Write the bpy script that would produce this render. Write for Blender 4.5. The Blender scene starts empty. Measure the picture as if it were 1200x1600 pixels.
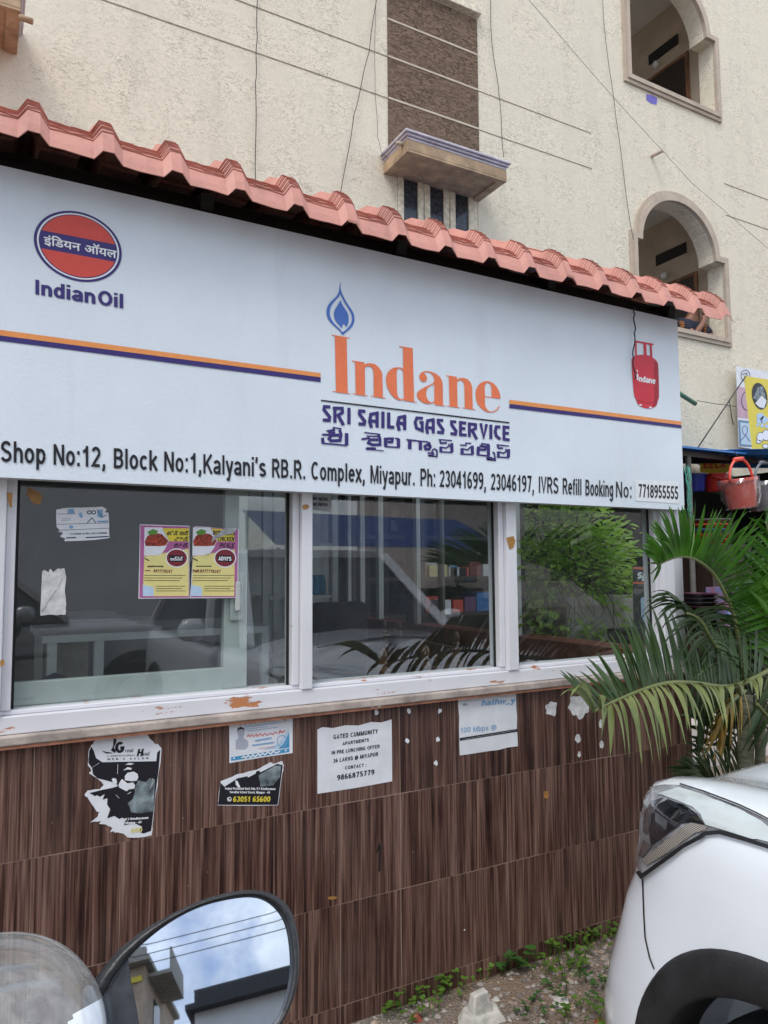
import bpy, bmesh, math, random
from mathutils import Vector, Matrix, noise as mnoise
from mathutils.geometry import tessellate_polygon, delaunay_2d_cdt
from mathutils.bvhtree import BVHTree
R = math.radians
random.seed(7)
sc = bpy.context.scene
COL = sc.collection

# ------------------------------------------------------------------ camera
H = 1.46            # eye height over the ground
D = 2.25            # distance from the eye to the shop front
F = 1156.0          # focal length in photo pixels
CR = Vector((0.87497723, -0.48411283, -0.00704422))
CU = Vector((-0.0312326, -0.07095626, 0.99699034))
CW = Vector((0.48315564, 0.87212383, 0.07720521))
cam = bpy.data.cameras.new('camera'); camo = bpy.data.objects.new('camera', cam); COL.objects.link(camo)
m3 = Matrix((CR, CU, -CW)).transposed()
camo.matrix_world = Matrix.Translation((0, 0, H)) @ m3.to_4x4()
cam.sensor_fit = 'VERTICAL'; cam.sensor_height = 36; cam.lens = 36 * F / 1600
cam.clip_start = 0.02; cam.clip_end = 500
sc.camera = camo

# ------------------------------------------------------------------ world, sun, exposure
SUN_EL, SUN_AZ = 56, 233       # azimuth of the sun, clockwise from +Y
world = bpy.data.worlds.new("World"); sc.world = world; world.use_nodes = True
wn, wl = world.node_tree.nodes, world.node_tree.links
bg = wn['Background']
sky = wn.new('ShaderNodeTexSky'); sky.sky_type = 'NISHITA'; sky.sun_disc = False
sky.sun_elevation = R(SUN_EL); sky.sun_rotation = R(SUN_AZ); sky.dust_density = 1.5
tc = wn.new('ShaderNodeTexCoord')
nz = wn.new('ShaderNodeTexNoise'); nz.inputs['Scale'].default_value = 3.4; nz.inputs['Detail'].default_value = 9; nz.inputs['Roughness'].default_value = .58; nz.inputs['Distortion'].default_value = .4
wl.new(tc.outputs['Generated'], nz.inputs['Vector'])
cr = wn.new('ShaderNodeValToRGB'); cr.color_ramp.elements[0].position = .36; cr.color_ramp.elements[1].position = .56
wl.new(nz.outputs['Fac'], cr.inputs['Fac'])
nz2 = wn.new('ShaderNodeTexNoise'); nz2.inputs['Scale'].default_value = 6; nz2.inputs['Detail'].default_value = 6
wl.new(tc.outputs['Generated'], nz2.inputs['Vector'])
cr2 = wn.new('ShaderNodeValToRGB'); cr2.color_ramp.elements[0].position = .3; cr2.color_ramp.elements[1].position = .7
cr2.color_ramp.elements[0].color = (4.6, 5.0, 5.7, 1); cr2.color_ramp.elements[1].color = (9.0, 9.4, 9.8, 1)
wl.new(nz2.outputs['Fac'], cr2.inputs['Fac'])
mx = wn.new('ShaderNodeMixRGB'); wl.new(cr.outputs['Color'], mx.inputs['Fac']); wl.new(sky.outputs['Color'], mx.inputs['Color1']); wl.new(cr2.outputs['Color'], mx.inputs['Color2'])
wl.new(mx.outputs['Color'], bg.inputs['Color']); bg.inputs['Strength'].default_value = .148
sun = bpy.data.lights.new('sun', 'SUN'); sun.energy = 1.3; sun.angle = R(24); sun.color = (1, .95, .88)
suno = bpy.data.objects.new('sun', sun); COL.objects.link(suno)
az = R(SUN_AZ); sd = Vector((math.sin(az) * math.cos(R(SUN_EL)), math.cos(az) * math.cos(R(SUN_EL)), math.sin(R(SUN_EL))))
suno.rotation_euler = (-sd).to_track_quat('-Z', 'Y').to_euler(); suno.location = (0, -5, 12)
sc.view_settings.view_transform = 'Standard'; sc.view_settings.look = 'None'; sc.view_settings.exposure = .58; sc.view_settings.gamma = 1
sc.render.engine = 'CYCLES'
sc.cycles.use_denoising = True
sc.cycles.max_bounces = 10; sc.cycles.transparent_max_bounces = 16; sc.cycles.caustics_refractive = False; sc.cycles.caustics_reflective = False
sc.cycles.sample_clamp_indirect = 6

# ------------------------------------------------------------------ helpers
def ray(px, py):
    return CR * ((px - 600) / F) - CU * ((py - 800) / F) + CW
EYE = Vector((0, 0, H))
def PY(px, py, Y):          # point of the plane y = Y
    d = ray(px, py); return EYE + d * (Y / d.y)
def PX(px, py, X):
    d = ray(px, py); return EYE + d * (X / d.x)
def PZ(px, py, z):
    d = ray(px, py); return EYE + d * ((z - H) / d.z)

def tag(o, label=None, cat=None, group=None, kind=None):
    if label: o['label'] = label
    if cat: o['category'] = cat
    if group: o['group'] = group
    if kind: o['kind'] = kind
    return o
def thing(name, base, label, cat, group=None):
    o = bpy.data.objects.new(name, None); COL.objects.link(o); o.location = base; o.empty_display_size = .1
    return tag(o, label, cat, group)
def wloc(o):
    v = o.location.copy()
    while o.parent: o = o.parent; v += o.location
    return v

class MB:
    """collects polygons, links them as one mesh"""
    def __init__(s): s.v = []; s.f = []; s.mi = []; s.cur = 0
    def add(s, pts, faces):
        b = len(s.v); s.v += [Vector(p) for p in pts]
        for f in faces: s.f.append([b + i for i in f]); s.mi.append(s.cur)
        return s
    def face(s, *pts): return s.add(pts, [list(range(len(pts)))])
    def box(s, x0, x1, y0, y1, z0, z1, bev=0):
        p = [(x, y, z) for x in (x0, x1) for y in (y0, y1) for z in (z0, z1)]
        return s.add(p, [(0, 1, 3, 2), (4, 6, 7, 5), (0, 4, 5, 1), (2, 3, 7, 6), (0, 2, 6, 4), (1, 5, 7, 3)])
    def bar(s, a, b, w, h=None, up=(0, 0, 1)):
        a, b = Vector(a), Vector(b); h = h or w
        t = (b - a).normalized(); up = Vector(up)
        if abs(t.dot(up)) > .95: up = Vector((1, 0, 0))
        sx = t.cross(up).normalized(); sy = sx.cross(t)
        c = [sx * w / 2 + sy * h / 2, -sx * w / 2 + sy * h / 2, -sx * w / 2 - sy * h / 2, sx * w / 2 - sy * h / 2]
        return s.add([a + q for q in c] + [b + q for q in c], [(0, 1, 5, 4), (1, 2, 6, 5), (2, 3, 7, 6), (3, 0, 4, 7), (3, 2, 1, 0), (4, 5, 6, 7)])
    def tube(s, pts, r, n=8, cap=True):
        pts = [Vector(p) for p in pts]; m = len(pts)
        rr = r if isinstance(r, (list, tuple)) else [r] * m
        b = len(s.v); prev = None
        for i, p in enumerate(pts):
            t = (pts[min(i + 1, m - 1)] - pts[max(i - 1, 0)])
            t = t.normalized() if t.length > 1e-9 else Vector((0, 0, 1))
            if prev is None:
                u = t.orthogonal().normalized()
            else:
                u = (prev - t * prev.dot(t)); u = u.normalized() if u.length > 1e-6 else t.orthogonal().normalized()
            prev = u; w = t.cross(u)
            for k in range(n):
                a = 2 * math.pi * k / n; s.v.append(p + (u * math.cos(a) + w * math.sin(a)) * rr[i])
        for i in range(m - 1):
            for k in range(n):
                k2 = (k + 1) % n; s.f.append([b + i * n + k, b + i * n + k2, b + (i + 1) * n + k2, b + (i + 1) * n + k]); s.mi.append(s.cur)
        if cap:
            s.f.append([b + k for k in range(n)][::-1]); s.mi.append(s.cur)
            s.f.append([b + (m - 1) * n + k for k in range(n)]); s.mi.append(s.cur)
        return s
    def lathe(s, c, prof, n=20, axis='z', cap=False):
        b = len(s.v); c = Vector(c)
        for (r, h) in prof:
            for k in range(n):
                a = 2 * math.pi * k / n; q = (r * math.cos(a), r * math.sin(a), h)
                if axis == 'x': q = (q[2], q[0], q[1])
                if axis == 'y': q = (q[0], q[2], q[1])
                s.v.append(c + Vector(q))
        for i in range(len(prof) - 1):
            for k in range(n):
                k2 = (k + 1) % n; s.f.append([b + i * n + k, b + i * n + k2, b + (i + 1) * n + k2, b + (i + 1) * n + k]); s.mi.append(s.cur)
        if cap:
            s.f.append([b + k for k in range(n)][::-1]); s.mi.append(s.cur); s.f.append([b + (len(prof) - 1) * n + k for k in range(n)]); s.mi.append(s.cur)
        return s
    def poly2(s, loops, mp):
        """loops of 2D points (outer, holes...) tessellated and mapped with mp"""
        tri = tessellate_polygon([[Vector((p[0], p[1], 0)) for p in l] for l in loops])
        flat = [p for l in loops for p in l]
        return s.add([mp(p[0], p[1]) for p in flat], [list(t) for t in tri])
    def prism2(s, loop, mp0, mp1):
        """2D outline given two mappings (front and back): a solid slab"""
        s.poly2([loop], mp0); s.poly2([loop], mp1)
        n = len(loop); b = len(s.v)
        s.v += [Vector(mp0(*p)) for p in loop] + [Vector(mp1(*p)) for p in loop]
        for i in range(n):
            j = (i + 1) % n; s.f.append([b + i, b + j, b + n + j, b + n + i]); s.mi.append(s.cur)
        return s
    def build(s, name, mat, parent=None, smooth=False, base=None, fix=True):
        me = bpy.data.meshes.new(name)
        off = wloc(parent) if parent else (Vector(base) if base is not None else Vector())
        me.from_pydata([v - off for v in s.v], [], s.f)
        mats = mat if isinstance(mat, (list, tuple)) else [mat]
        for m in mats: me.materials.append(m)
        if len(mats) > 1: me.polygons.foreach_set('material_index', s.mi)
        if fix:
            bm = bmesh.new(); bm.from_mesh(me); bmesh.ops.remove_doubles(bm, verts=bm.verts, dist=1e-5); bmesh.ops.recalc_face_normals(bm, faces=bm.faces); bm.to_mesh(me); bm.free()
        if smooth: me.polygons.foreach_set('use_smooth', [True] * len(me.polygons))
        me.update()
        o = bpy.data.objects.new(name, me); COL.objects.link(o)
        if parent: o.parent = parent
        elif base is not None: o.location = off
        return o
def autosmooth(o, ang=35):
    me = o.data; bm = bmesh.new(); bm.from_mesh(me)
    for f in bm.faces: f.smooth = True
    for e in bm.edges:
        e.smooth = not (len(e.link_faces) == 2 and e.calc_face_angle(0) > R(ang))
    bm.to_mesh(me); bm.free(); return o
def bevel(o, w=.004, seg=2, ang=30):
    m = o.modifiers.new('bevel', 'BEVEL'); m.width = w; m.segments = seg; m.limit_method = 'ANGLE'; m.angle_limit = R(ang); return o

def stroke2(pts, t, cap=True):
    """thick polyline in 2D -> list of quads"""
    P = [Vector(p) for p in pts]; n = len(P); out = []; L = []
    for i in range(n):
        a = (P[i] - P[i - 1]) if i else (P[1] - P[0]); b = (P[i + 1] - P[i]) if i < n - 1 else (P[-1] - P[-2])
        a = a.normalized(); b = b.normalized(); na = Vector((-a.y, a.x)); nb = Vector((-b.y, b.x)); m = na + nb
        if m.length < .3: m = na
        m.normalize(); k = 1 / max(.5, m.dot(na)); L.append((P[i] + m * t / 2 * k, P[i] - m * t / 2 * k))
    for i in range(n - 1): out.append([L[i][0], L[i + 1][0], L[i + 1][1], L[i][1]])
    return out
def arc(cx, cy, rx, ry, a0, a1, n=10):
    return [(cx + rx * math.cos(R(a0 + (a1 - a0) * i / n)), cy + ry * math.sin(R(a0 + (a1 - a0) * i / n))) for i in range(n + 1)]

# ---- a plain grotesque alphabet drawn with strokes (cap height 1, x-height .73)
def A_(*a): return arc(*a)
X = .73
GL = {
'0': (.56, [A_(.28, .5, .2, .42, 0, 360, 20)]), '1': (.5, [[(.31, 0), (.31, 1)], [(.33, .9), (.2, .76), (.08, .7)]]),
'2': (.56, [A_(.28, .7, .19, .22, 165, -35, 9) + [(.1, .09), (.5, .085)]]),
'3': (.56, [A_(.26, .71, .18, .21, 155, -90, 9), A_(.26, .29, .2, .21, 90, -155, 9)]),
'4': (.58, [[(.4, 0), (.4, 1)], [(.38, .93), (.07, .28), (.56, .28)]]),
'5': (.56, [[(.49, .915), (.17, .915), (.13, .5)], A_(.27, .31, .2, .23, 130, -155, 10)]),
'6': (.56, [A_(.28, .3, .19, .22, 0, 360, 16), A_(.36, .42, .28, .5, 75, 190, 9)]),
'7': (.55, [[(.05, .915), (.46, .915), (.22, 0)]]),
'8': (.56, [A_(.28, .72, .17, .2, 0, 360, 16), A_(.28, .29, .2, .21, 0, 360, 16)]),
'9': (.56, [A_(.28, .7, .19, .22, 0, 360, 16), A_(.2, .58, .28, .5, 10, -105, 9)]),
'A': (.66, [[(.08, 0), (.33, .95), (.58, 0)], [(.17, .3), (.49, .3)]]),
'B': (.64, [[(.11, 0), (.11, 1)], [(.11, .915), (.34, .915)] + A_(.34, .72, .17, .2, 90, -90, 8) + [(.11, .52)], [(.34, .52)] + A_(.34, .3, .2, .215, 90, -90, 8) + [(.11, .085)]]),
'C': (.68, [A_(.36, .5, .26, .42, 48, 312, 16)]), 'D': (.68, [[(.11, 0), (.11, 1)], [(.11, .915), (.28, .915)] + A_(.28, .5, .3, .415, 90, -90, 12) + [(.11, .085)]]),
'E': (.6, [[(.11, 0), (.11, 1)], [(.11, .915), (.56, .915)], [(.11, .52), (.52, .52)], [(.11, .085), (.57, .085)]]),
'F': (.57, [[(.11, 0), (.11, 1)], [(.11, .915), (.54, .915)], [(.11, .5), (.49, .5)]]),
'G': (.72, [A_(.37, .5, .27, .42, 48, 330, 16) + [(.62, .45), (.4, .45)]]),
'H': (.68, [[(.11, 0), (.11, 1)], [(.57, 0), (.57, 1)], [(.11, .52), (.57, .52)]]),
'I': (.24, [[(.12, 0), (.12, 1)]]), 'J': (.52, [[(.42, 1), (.42, .28)] + A_(.25, .28, .17, .2, 0, -180, 8)]),
'K': (.66, [[(.11, 0), (.11, 1)], [(.6, 1), (.13, .38)], [(.27, .58), (.62, 0)]]),
'L': (.56, [[(.11, 1), (.11, .085), (.54, .085)]]),
'M': (.8, [[(.1, 0), (.1, 1)], [(.12, .97), (.4, .05), (.68, .97)], [(.7, 0), (.7, 1)]]),
'N': (.68, [[(.1, 0), (.1, 1)], [(.12, .95), (.56, .05)], [(.58, 0), (.58, 1)]]),
'O': (.74, [A_(.37, .5, .28, .42, 0, 360, 22)]), 'P': (.62, [[(.11, 0), (.11, 1)], [(.11, .915), (.34, .915)] + A_(.34, .68, .2, .235, 90, -90, 9) + [(.11, .445)]]),
'Q': (.74, [A_(.37, .5, .28, .42, 0, 360, 22), [(.42, .25), (.68, 0)]]),
'R': (.66, [[(.11, 0), (.11, 1)], [(.11, .915), (.36, .915)] + A_(.36, .7, .19, .215, 90, -90, 9) + [(.11, .485)], [(.36, .47), (.6, 0)]]),
'S': (.64, [A_(.32, .71, .21, .215, 25, 200, 9) + A_(.31, .29, .23, .215, 90, -160, 11)]),
'T': (.58, [[(.29, 0), (.29, .9)], [(.02, .915), (.56, .915)]]), 'U': (.68, [[(.11, 1), (.11, .32)] + A_(.34, .32, .23, .24, 180, 360, 10) + [(.57, 1)]]),
'V': (.62, [[(.06, 1), (.31, .06), (.56, 1)]]), 'W': (.88, [[(.05, 1), (.24, .05), (.44, .93), (.64, .05), (.83, 1)]]),
'X': (.62, [[(.05, 1), (.57, 0)], [(.57, 1), (.05, 0)]]), 'Y': (.62, [[(.05, 1), (.31, .46), (.57, 1)], [(.31, .48), (.31, 0)]]), 'Z': (.58, [[(.06, .915), (.5, .915), (.07, .085), (.54, .085)]]),
'a': (.54, [A_(.26, .5, .18, .16, 160, 0, 7) + [(.44, .1), (.46, 0)], A_(.25, .21, .17, .14, 60, 330, 9), [(.33, .35), (.44, .4)]]),
'b': (.56, [[(.1, 0), (.1, 1)], A_(.28, .365, .18, .29, 0, 360, 16)]), 'c': (.52, [A_(.28, .365, .19, .29, 45, 315, 12)]),
'd': (.56, [[(.46, 0), (.46, 1)], A_(.28, .365, .18, .29, 0, 360, 16)]),
'e': (.55, [[(.1, .38), (.46, .38)] + A_(.28, .365, .19, .29, 5, 318, 14)]), 'f': (.32, [[(.15, 0), (.15, .8)] + A_(.27, .8, .12, .13, 180, 80, 5), [(.02, .66), (.3, .66)]]),
'g': (.56, [A_(.28, .38, .18, .28, 0, 360, 16), [(.46, X), (.46, 0)] + A_(.28, -.03, .18, .18, 0, -155, 8)]),
'h': (.54, [[(.1, 0), (.1, 1)], [(.1, .42)] + A_(.28, .42, .17, .23, 165, 0, 8) + [(.45, 0)]]),
'i': (.22, [[(.11, 0), (.11, X)], [(.11, .86), (.11, 1)]]), 'j': (.24, [[(.13, X), (.13, -.1), (.0, -.2)], [(.13, .86), (.13, 1)]]),
'k': (.52, [[(.1, 0), (.1, 1)], [(.46, .72), (.12, .3)], [(.22, .42), (.49, 0)]]), 'l': (.22, [[(.11, 0), (.11, 1)]]),
'm': (.82, [[(.1, 0), (.1, X)], [(.1, .45)] + A_(.26, .46, .15, .19, 165, 0, 7) + [(.41, 0)], [(.41, .45)] + A_(.57, .46, .15, .19, 165, 0, 7) + [(.72, 0)]]),
'n': (.54, [[(.1, 0), (.1, X)], [(.1, .42)] + A_(.28, .42, .17, .23, 165, 0, 8) + [(.45, 0)]]), 'o': (.56, [A_(.28, .365, .19, .29, 0, 360, 18)]),
'p': (.56, [[(.1, -.28), (.1, X)], A_(.28, .365, .18, .29, 0, 360, 16)]), 'q': (.56, [[(.46, -.28), (.46, X)], A_(.28, .365, .18, .29, 0, 360, 16)]),
'r': (.36, [[(.1, 0), (.1, X)], [(.1, .4)] + A_(.28, .42, .17, .23, 165, 80, 5)]), 's': (.5, [A_(.25, .52, .16, .14, 25, 200, 7) + A_(.25, .215, .17, .14, 90, -160, 8)]),
't': (.32, [[(.15, .93), (.15, .2)] + A_(.27, .2, .12, .13, 180, 280, 5), [(.02, .66), (.3, .66)]]), 'u': (.54, [[(.1, X), (.1, .3)] + A_(.27, .3, .17, .23, 180, 345, 8), [(.45, X), (.45, 0)]]),
'v': (.5, [[(.05, X), (.25, .05), (.45, X)]]), 'w': (.72, [[(.05, X), (.2, .05), (.36, .68), (.52, .05), (.67, X)]]), 'x': (.5, [[(.04, X), (.46, 0)], [(.46, X), (.04, 0)]]),
'y': (.5, [[(.05, X), (.27, .03)], [(.45, X), (.2, -.24), (.06, -.22)]]), 'z': (.48, [[(.05, .65), (.41, .65), (.06, .085), (.44, .085)]]),
' ': (.28, []), ':': (.26, [[(.13, 0), (.13, .17)], [(.13, .56), (.13, .73)]]), '.': (.26, [[(.13, 0), (.13, .17)]]), ',': (.26, [[(.13, .17), (.13, 0), (.07, -.17)]]),
'’': (.2, [[(.1, 1), (.1, .85), (.05, .7)]]), '-': (.34, [[(.03, .36), (.3, .36)]]), '&': (.66, [[(.6, 0), (.15, .75)] + A_(.28, .8, .13, .12, 180, 0, 6) + [(.1, .3)] + A_(.27, .22, .18, .14, 160, 330, 6) + [(.58, .42)]]),
'@': (.95, [A_(.47, .4, .4, .48, -40, 300, 20), A_(.46, .42, .17, .22, 0, 360, 14), [(.65, .62), (.62, .25)]]), '_': (.5, [[(0, -.08), (.5, -.08)]]),
}
X = None
def text_quads(s, t=.17, shear=0.0, gap=.07):
    """text in unit cap height; returns polygons and width"""
    out = []; x = 0
    for ch in s:
        w, st = GL.get(ch, GL['-'])
        for p in st:
            out.append([[(q[0] + x + q[1] * shear, q[1]) for q in quad] for quad in stroke2(p, t)])
        x += w + gap
    return out, max(.01, x - gap)
def put_text(mb, s, mp, x0, y0, width=None, h=1.0, t=.17, shear=0.0, gap=.07, lay=.00004):
    """lettering on a 2D plane: mp(u, v, lift) -> 3D; baseline start x0,y0 in plane units, cap height h"""
    st, w = text_quads(s, t, shear, gap); sx = (width / w) if width else h
    k = 0
    for quads in st:
        k += 1
        for q in quads:
            mb.add([mp(x0 + p[0] * sx, y0 + p[1] * h, (k % 5) * lay) for p in q], [[0, 1, 2, 3]])
    return w * sx
def px_text(mb, s, mp, p0, p1, hpx, t=.17, shear=0, gap=.07):
    """lettering whose baseline runs between two photo pixels on a plane: mp(px,py,lift)"""
    st, w = text_quads(s, t, shear, gap); dx, dy = p1[0] - p0[0], p1[1] - p0[1]; k = 0
    for quads in st:
        k += 1
        for q in quads:
            mb.add([mp(p0[0] + dx * p[0] / w, p0[1] + dy * p[0] / w - p[1] * hpx, (k % 5) * .00004) for p in q], [[0, 1, 2, 3]])
def px_strokes(mb, lst, org, scale, mp, tdef=None):
    k = 0
    for it in lst:
        t, pts = it if isinstance(it[0], (int, float)) else (tdef, it)
        k += 1
        for q in stroke2(pts, t):
            mb.add([mp(org[0] + p[0] / scale, org[1] + p[1] / scale, (k % 7) * .00004) for p in q], [[0, 1, 2, 3]])
def px_poly(mb, loops, org, scale, mp, lift=0.0):
    if not isinstance(loops[0][0], (list, tuple)): loops = [loops]
    mb.poly2(loops, lambda x, y: mp(org[0] + x / scale, org[1] + y / scale, lift))
def font_text(mb, s, mp, p0, p1, hpx, bold=0.0, lift=0.0):
    """script that needs real letterforms: Blender's own font outlines laid along two photo pixels"""
    cu = bpy.data.curves.new('t', 'FONT'); cu.body = s; cu.offset = bold; cu.resolution_u = 4; o = bpy.data.objects.new('t', cu); COL.objects.link(o)
    bpy.context.view_layer.update(); me = bpy.data.meshes.new_from_object(o.evaluated_get(bpy.context.evaluated_depsgraph_get()))
    vs = [v.co.copy() for v in me.vertices]
    if vs:
        x0, x1 = min(v.x for v in vs), max(v.x for v in vs); w = max(x1 - x0, 1e-3); dx, dy = p1[0] - p0[0], p1[1] - p0[1]
        mb.add([mp(p0[0] + dx * (v.x - x0) / w, p0[1] + dy * (v.x - x0) / w - v.y * hpx, lift) for v in vs], [list(p.vertices) for p in me.polygons])
    bpy.data.objects.remove(o); bpy.data.meshes.remove(me)
def smooth_loop(pts, it=1):
    for _ in range(it):
        q = []
        for i in range(len(pts)):
            a, b = pts[i], pts[(i + 1) % len(pts)]
            q.append((a[0] * .75 + b[0] * .25, a[1] * .75 + b[1] * .25)); q.append((a[0] * .25 + b[0] * .75, a[1] * .25 + b[1] * .75))
        pts = q
    return pts

# ------------------------------------------------------------------ materials
def s2l(c):
    f = lambda v: v / 12.92 if v <= .04045 else ((v + .055) / 1.055) ** 2.4
    return tuple(f(v / 255) for v in c)
def new_mat(name):
    m = bpy.data.materials.new(name); m.use_nodes = True; nt = m.node_tree
    return m, nt, nt.nodes['Principled BSDF']
def N(nt, typ, **kw):
    n = nt.nodes.new(typ)
    for k, v in kw.items():
        if k in n.inputs: n.inputs[k].default_value = v
        else: setattr(n, k, v)
    return n
def mat(name, col, rough=.5, metal=0, var=.12, scale=8, bump=0, bscale=40, spec=.5, coat=0, col2=None, stretch=None, emit=None):
    """principled surface with a little noise in colour, gloss and relief"""
    m, nt, b = new_mat(name); L = nt.links
    b.inputs['Roughness'].default_value = rough; b.inputs['Metallic'].default_value = metal
    b.inputs['Specular IOR Level'].default_value = spec; b.inputs['Coat Weight'].default_value = coat; b.inputs['Coat Roughness'].default_value = .04
    t = N(nt, 'ShaderNodeTexCoord'); src = t.outputs['Object']
    if stretch:
        mp = N(nt, 'ShaderNodeMapping'); mp.inputs['Scale'].default_value = stretch; L.new(src, mp.inputs['Vector']); src = mp.outputs['Vector']
    n = N(nt, 'ShaderNodeTexNoise', Scale=scale, Detail=6, Roughness=.6); L.new(src, n.inputs['Vector'])
    r = N(nt, 'ShaderNodeValToRGB'); c2 = col2 or tuple(c * (1 - var * 1.6) for c in col)
    r.color_ramp.elements[0].position = .3; r.color_ramp.elements[1].position = .7
    r.color_ramp.elements[0].color = (*c2, 1); r.color_ramp.elements[1].color = (*tuple(min(1, c * (1 + var * .5)) for c in col), 1)
    L.new(n.outputs['Fac'], r.inputs['Fac']); L.new(r.outputs['Color'], b.inputs['Base Color'])
    if bump:
        n2 = N(nt, 'ShaderNodeTexNoise', Scale=bscale, Detail=5); L.new(src, n2.inputs['Vector'])
        bp = N(nt, 'ShaderNodeBump', Strength=bump, Distance=.01); L.new(n2.outputs['Fac'], bp.inputs['Height']); L.new(bp.outputs['Normal'], b.inputs['Normal'])
    return m
def math_n(nt, op, a, b=None, c=None):
    n = nt.nodes.new('ShaderNodeMath'); n.operation = op
    for i, v in enumerate((a, b, c)):
        if v is None: continue
        if isinstance(v, (int, float)): n.inputs[i].default_value = v
        else: nt.links.new(v, n.inputs[i])
    return n.outputs[0]
def mix_n(nt, f, a, b):
    n = nt.nodes.new('ShaderNodeMixRGB')
    for i, v in zip(('Fac', 'Color1', 'Color2'), (f, a, b)):
        if isinstance(v, (int, float)): n.inputs[i].default_value = v
        elif isinstance(v, tuple): n.inputs[i].default_value = (*v[:3], 1)
        else: nt.links.new(v, n.inputs[i])
    return n.outputs[0]

# plaster of the apartment block: worm-track texture render
def plaster(name, col, dark, horiz=1.0, k=.5, wscale=13.0, bump=.34):
    m, nt, b = new_mat(name); L = nt.links; t = N(nt, 'ShaderNodeTexCoord')
    mp = N(nt, 'ShaderNodeMapping'); mp.inputs['Scale'].default_value = (1, 1, horiz); L.new(t.outputs['Object'], mp.inputs['Vector'])
    n1 = N(nt, 'ShaderNodeTexNoise', Scale=wscale, Detail=5, Roughness=.6, Distortion=1.3); L.new(mp.outputs[0], n1.inputs['Vector'])
    worm = math_n(nt, 'ABSOLUTE', math_n(nt, 'SUBTRACT', n1.outputs['Fac'], .5))
    line = math_n(nt, 'SUBTRACT', 1.0, math_n(nt, 'MINIMUM', math_n(nt, 'MULTIPLY', worm, 42.0), 1.0))
    n2 = N(nt, 'ShaderNodeTexNoise', Scale=2.3, Detail=4); L.new(t.outputs['Object'], n2.inputs['Vector'])
    n3 = N(nt, 'ShaderNodeTexNoise', Scale=38, Detail=6, Roughness=.7); L.new(mp.outputs[0], n3.inputs['Vector'])
    gate = N(nt, 'ShaderNodeMapRange'); gate.inputs[1].default_value = .4; gate.inputs[2].default_value = .62; L.new(n2.outputs['Fac'], gate.inputs[0])
    base = mix_n(nt, n2.outputs['Fac'], tuple(c * .88 for c in col), tuple(c * 1.08 for c in col))
    base = mix_n(nt, math_n(nt, 'MULTIPLY', n3.outputs['Fac'], .35), base, tuple(c * .72 for c in col))
    # faint rain streaks, long in z
    mp3 = N(nt, 'ShaderNodeMapping'); mp3.inputs['Scale'].default_value = (2.2, 2.2, .16); L.new(t.outputs['Object'], mp3.inputs['Vector'])
    n4 = N(nt, 'ShaderNodeTexNoise', Scale=2.0, Detail=6); L.new(mp3.outputs[0], n4.inputs['Vector'])
    sg = N(nt, 'ShaderNodeMapRange'); sg.inputs[1].default_value = .5; sg.inputs[2].default_value = .75; sg.inputs[4].default_value = .35; L.new(n4.outputs['Fac'], sg.inputs[0])
    base = mix_n(nt, sg.outputs[0], base, tuple(c * .75 for c in col))
    colr = mix_n(nt, math_n(nt, 'MULTIPLY', math_n(nt, 'MULTIPLY', line, math_n(nt, 'ADD', gate.outputs[0], .35)), k), base, dark)
    L.new(colr, b.inputs['Base Color']); b.inputs['Roughness'].default_value = .85; b.inputs['Specular IOR Level'].default_value = .25
    h = math_n(nt, 'SUBTRACT', math_n(nt, 'MULTIPLY', n3.outputs['Fac'], .5), math_n(nt, 'MULTIPLY', line, .8))
    bp = N(nt, 'ShaderNodeBump', Strength=bump, Distance=.018); L.new(h, bp.inputs['Height']); L.new(bp.outputs['Normal'], b.inputs['Normal'])
    return m
M = {}
M['plaster'] = plaster('plaster', (.81, .745, .605), (.30, .26, .19), 2.2, .8)
M['brown_plaster'] = plaster('brown_plaster', (.225, .155, .108), (.065, .04, .026), 3.4, .75, 9.0, .9)
M['trim_beige'] = mat('trim_beige', (.50, .41, .325), .75, var=.12, scale=5, bump=.2)
M['room'] = mat('room_plaster', (.56, .46, .36), .9, var=.15, scale=3)
M['room_ceiling'] = mat('room_ceiling', (.75, .75, .75), .9, var=.08, scale=3)
M['lilac'] = mat('lilac_trim', (.58, .55, .62), .6, var=.15, scale=9, bump=.15)
M['chajja'] = mat('sunshade_paint', (.50, .36, .225), .8, var=.3, scale=6, bump=.3)
M['groove'] = mat('groove', (.34, .30, .22), .9, var=.3, scale=20)
M['groove_light'] = mat('groove_light', (.55, .48, .38), .85, var=.1)
M['win_cream'] = mat('window_cream', (.78, .72, .56), .55, var=.25, scale=18, bump=.2)
M['dark_glass'] = mat('dark_glass', (.05, .06, .075), .12, var=.5, scale=30, spec=.6)
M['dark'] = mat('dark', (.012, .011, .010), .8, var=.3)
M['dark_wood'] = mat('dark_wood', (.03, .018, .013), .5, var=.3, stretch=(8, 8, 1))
M['cable'] = mat('cable', (.02, .02, .022), .55, var=.2)
M['cable_grey'] = mat('cable_grey', (.16, .15, .14), .6, var=.2)
M['terracotta'] = mat('terracotta_sheet', (.53, .25, .20), .55, var=.2, scale=7, bump=.12, bscale=60, spec=.35, col2=(.50, .23, .185))
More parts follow.
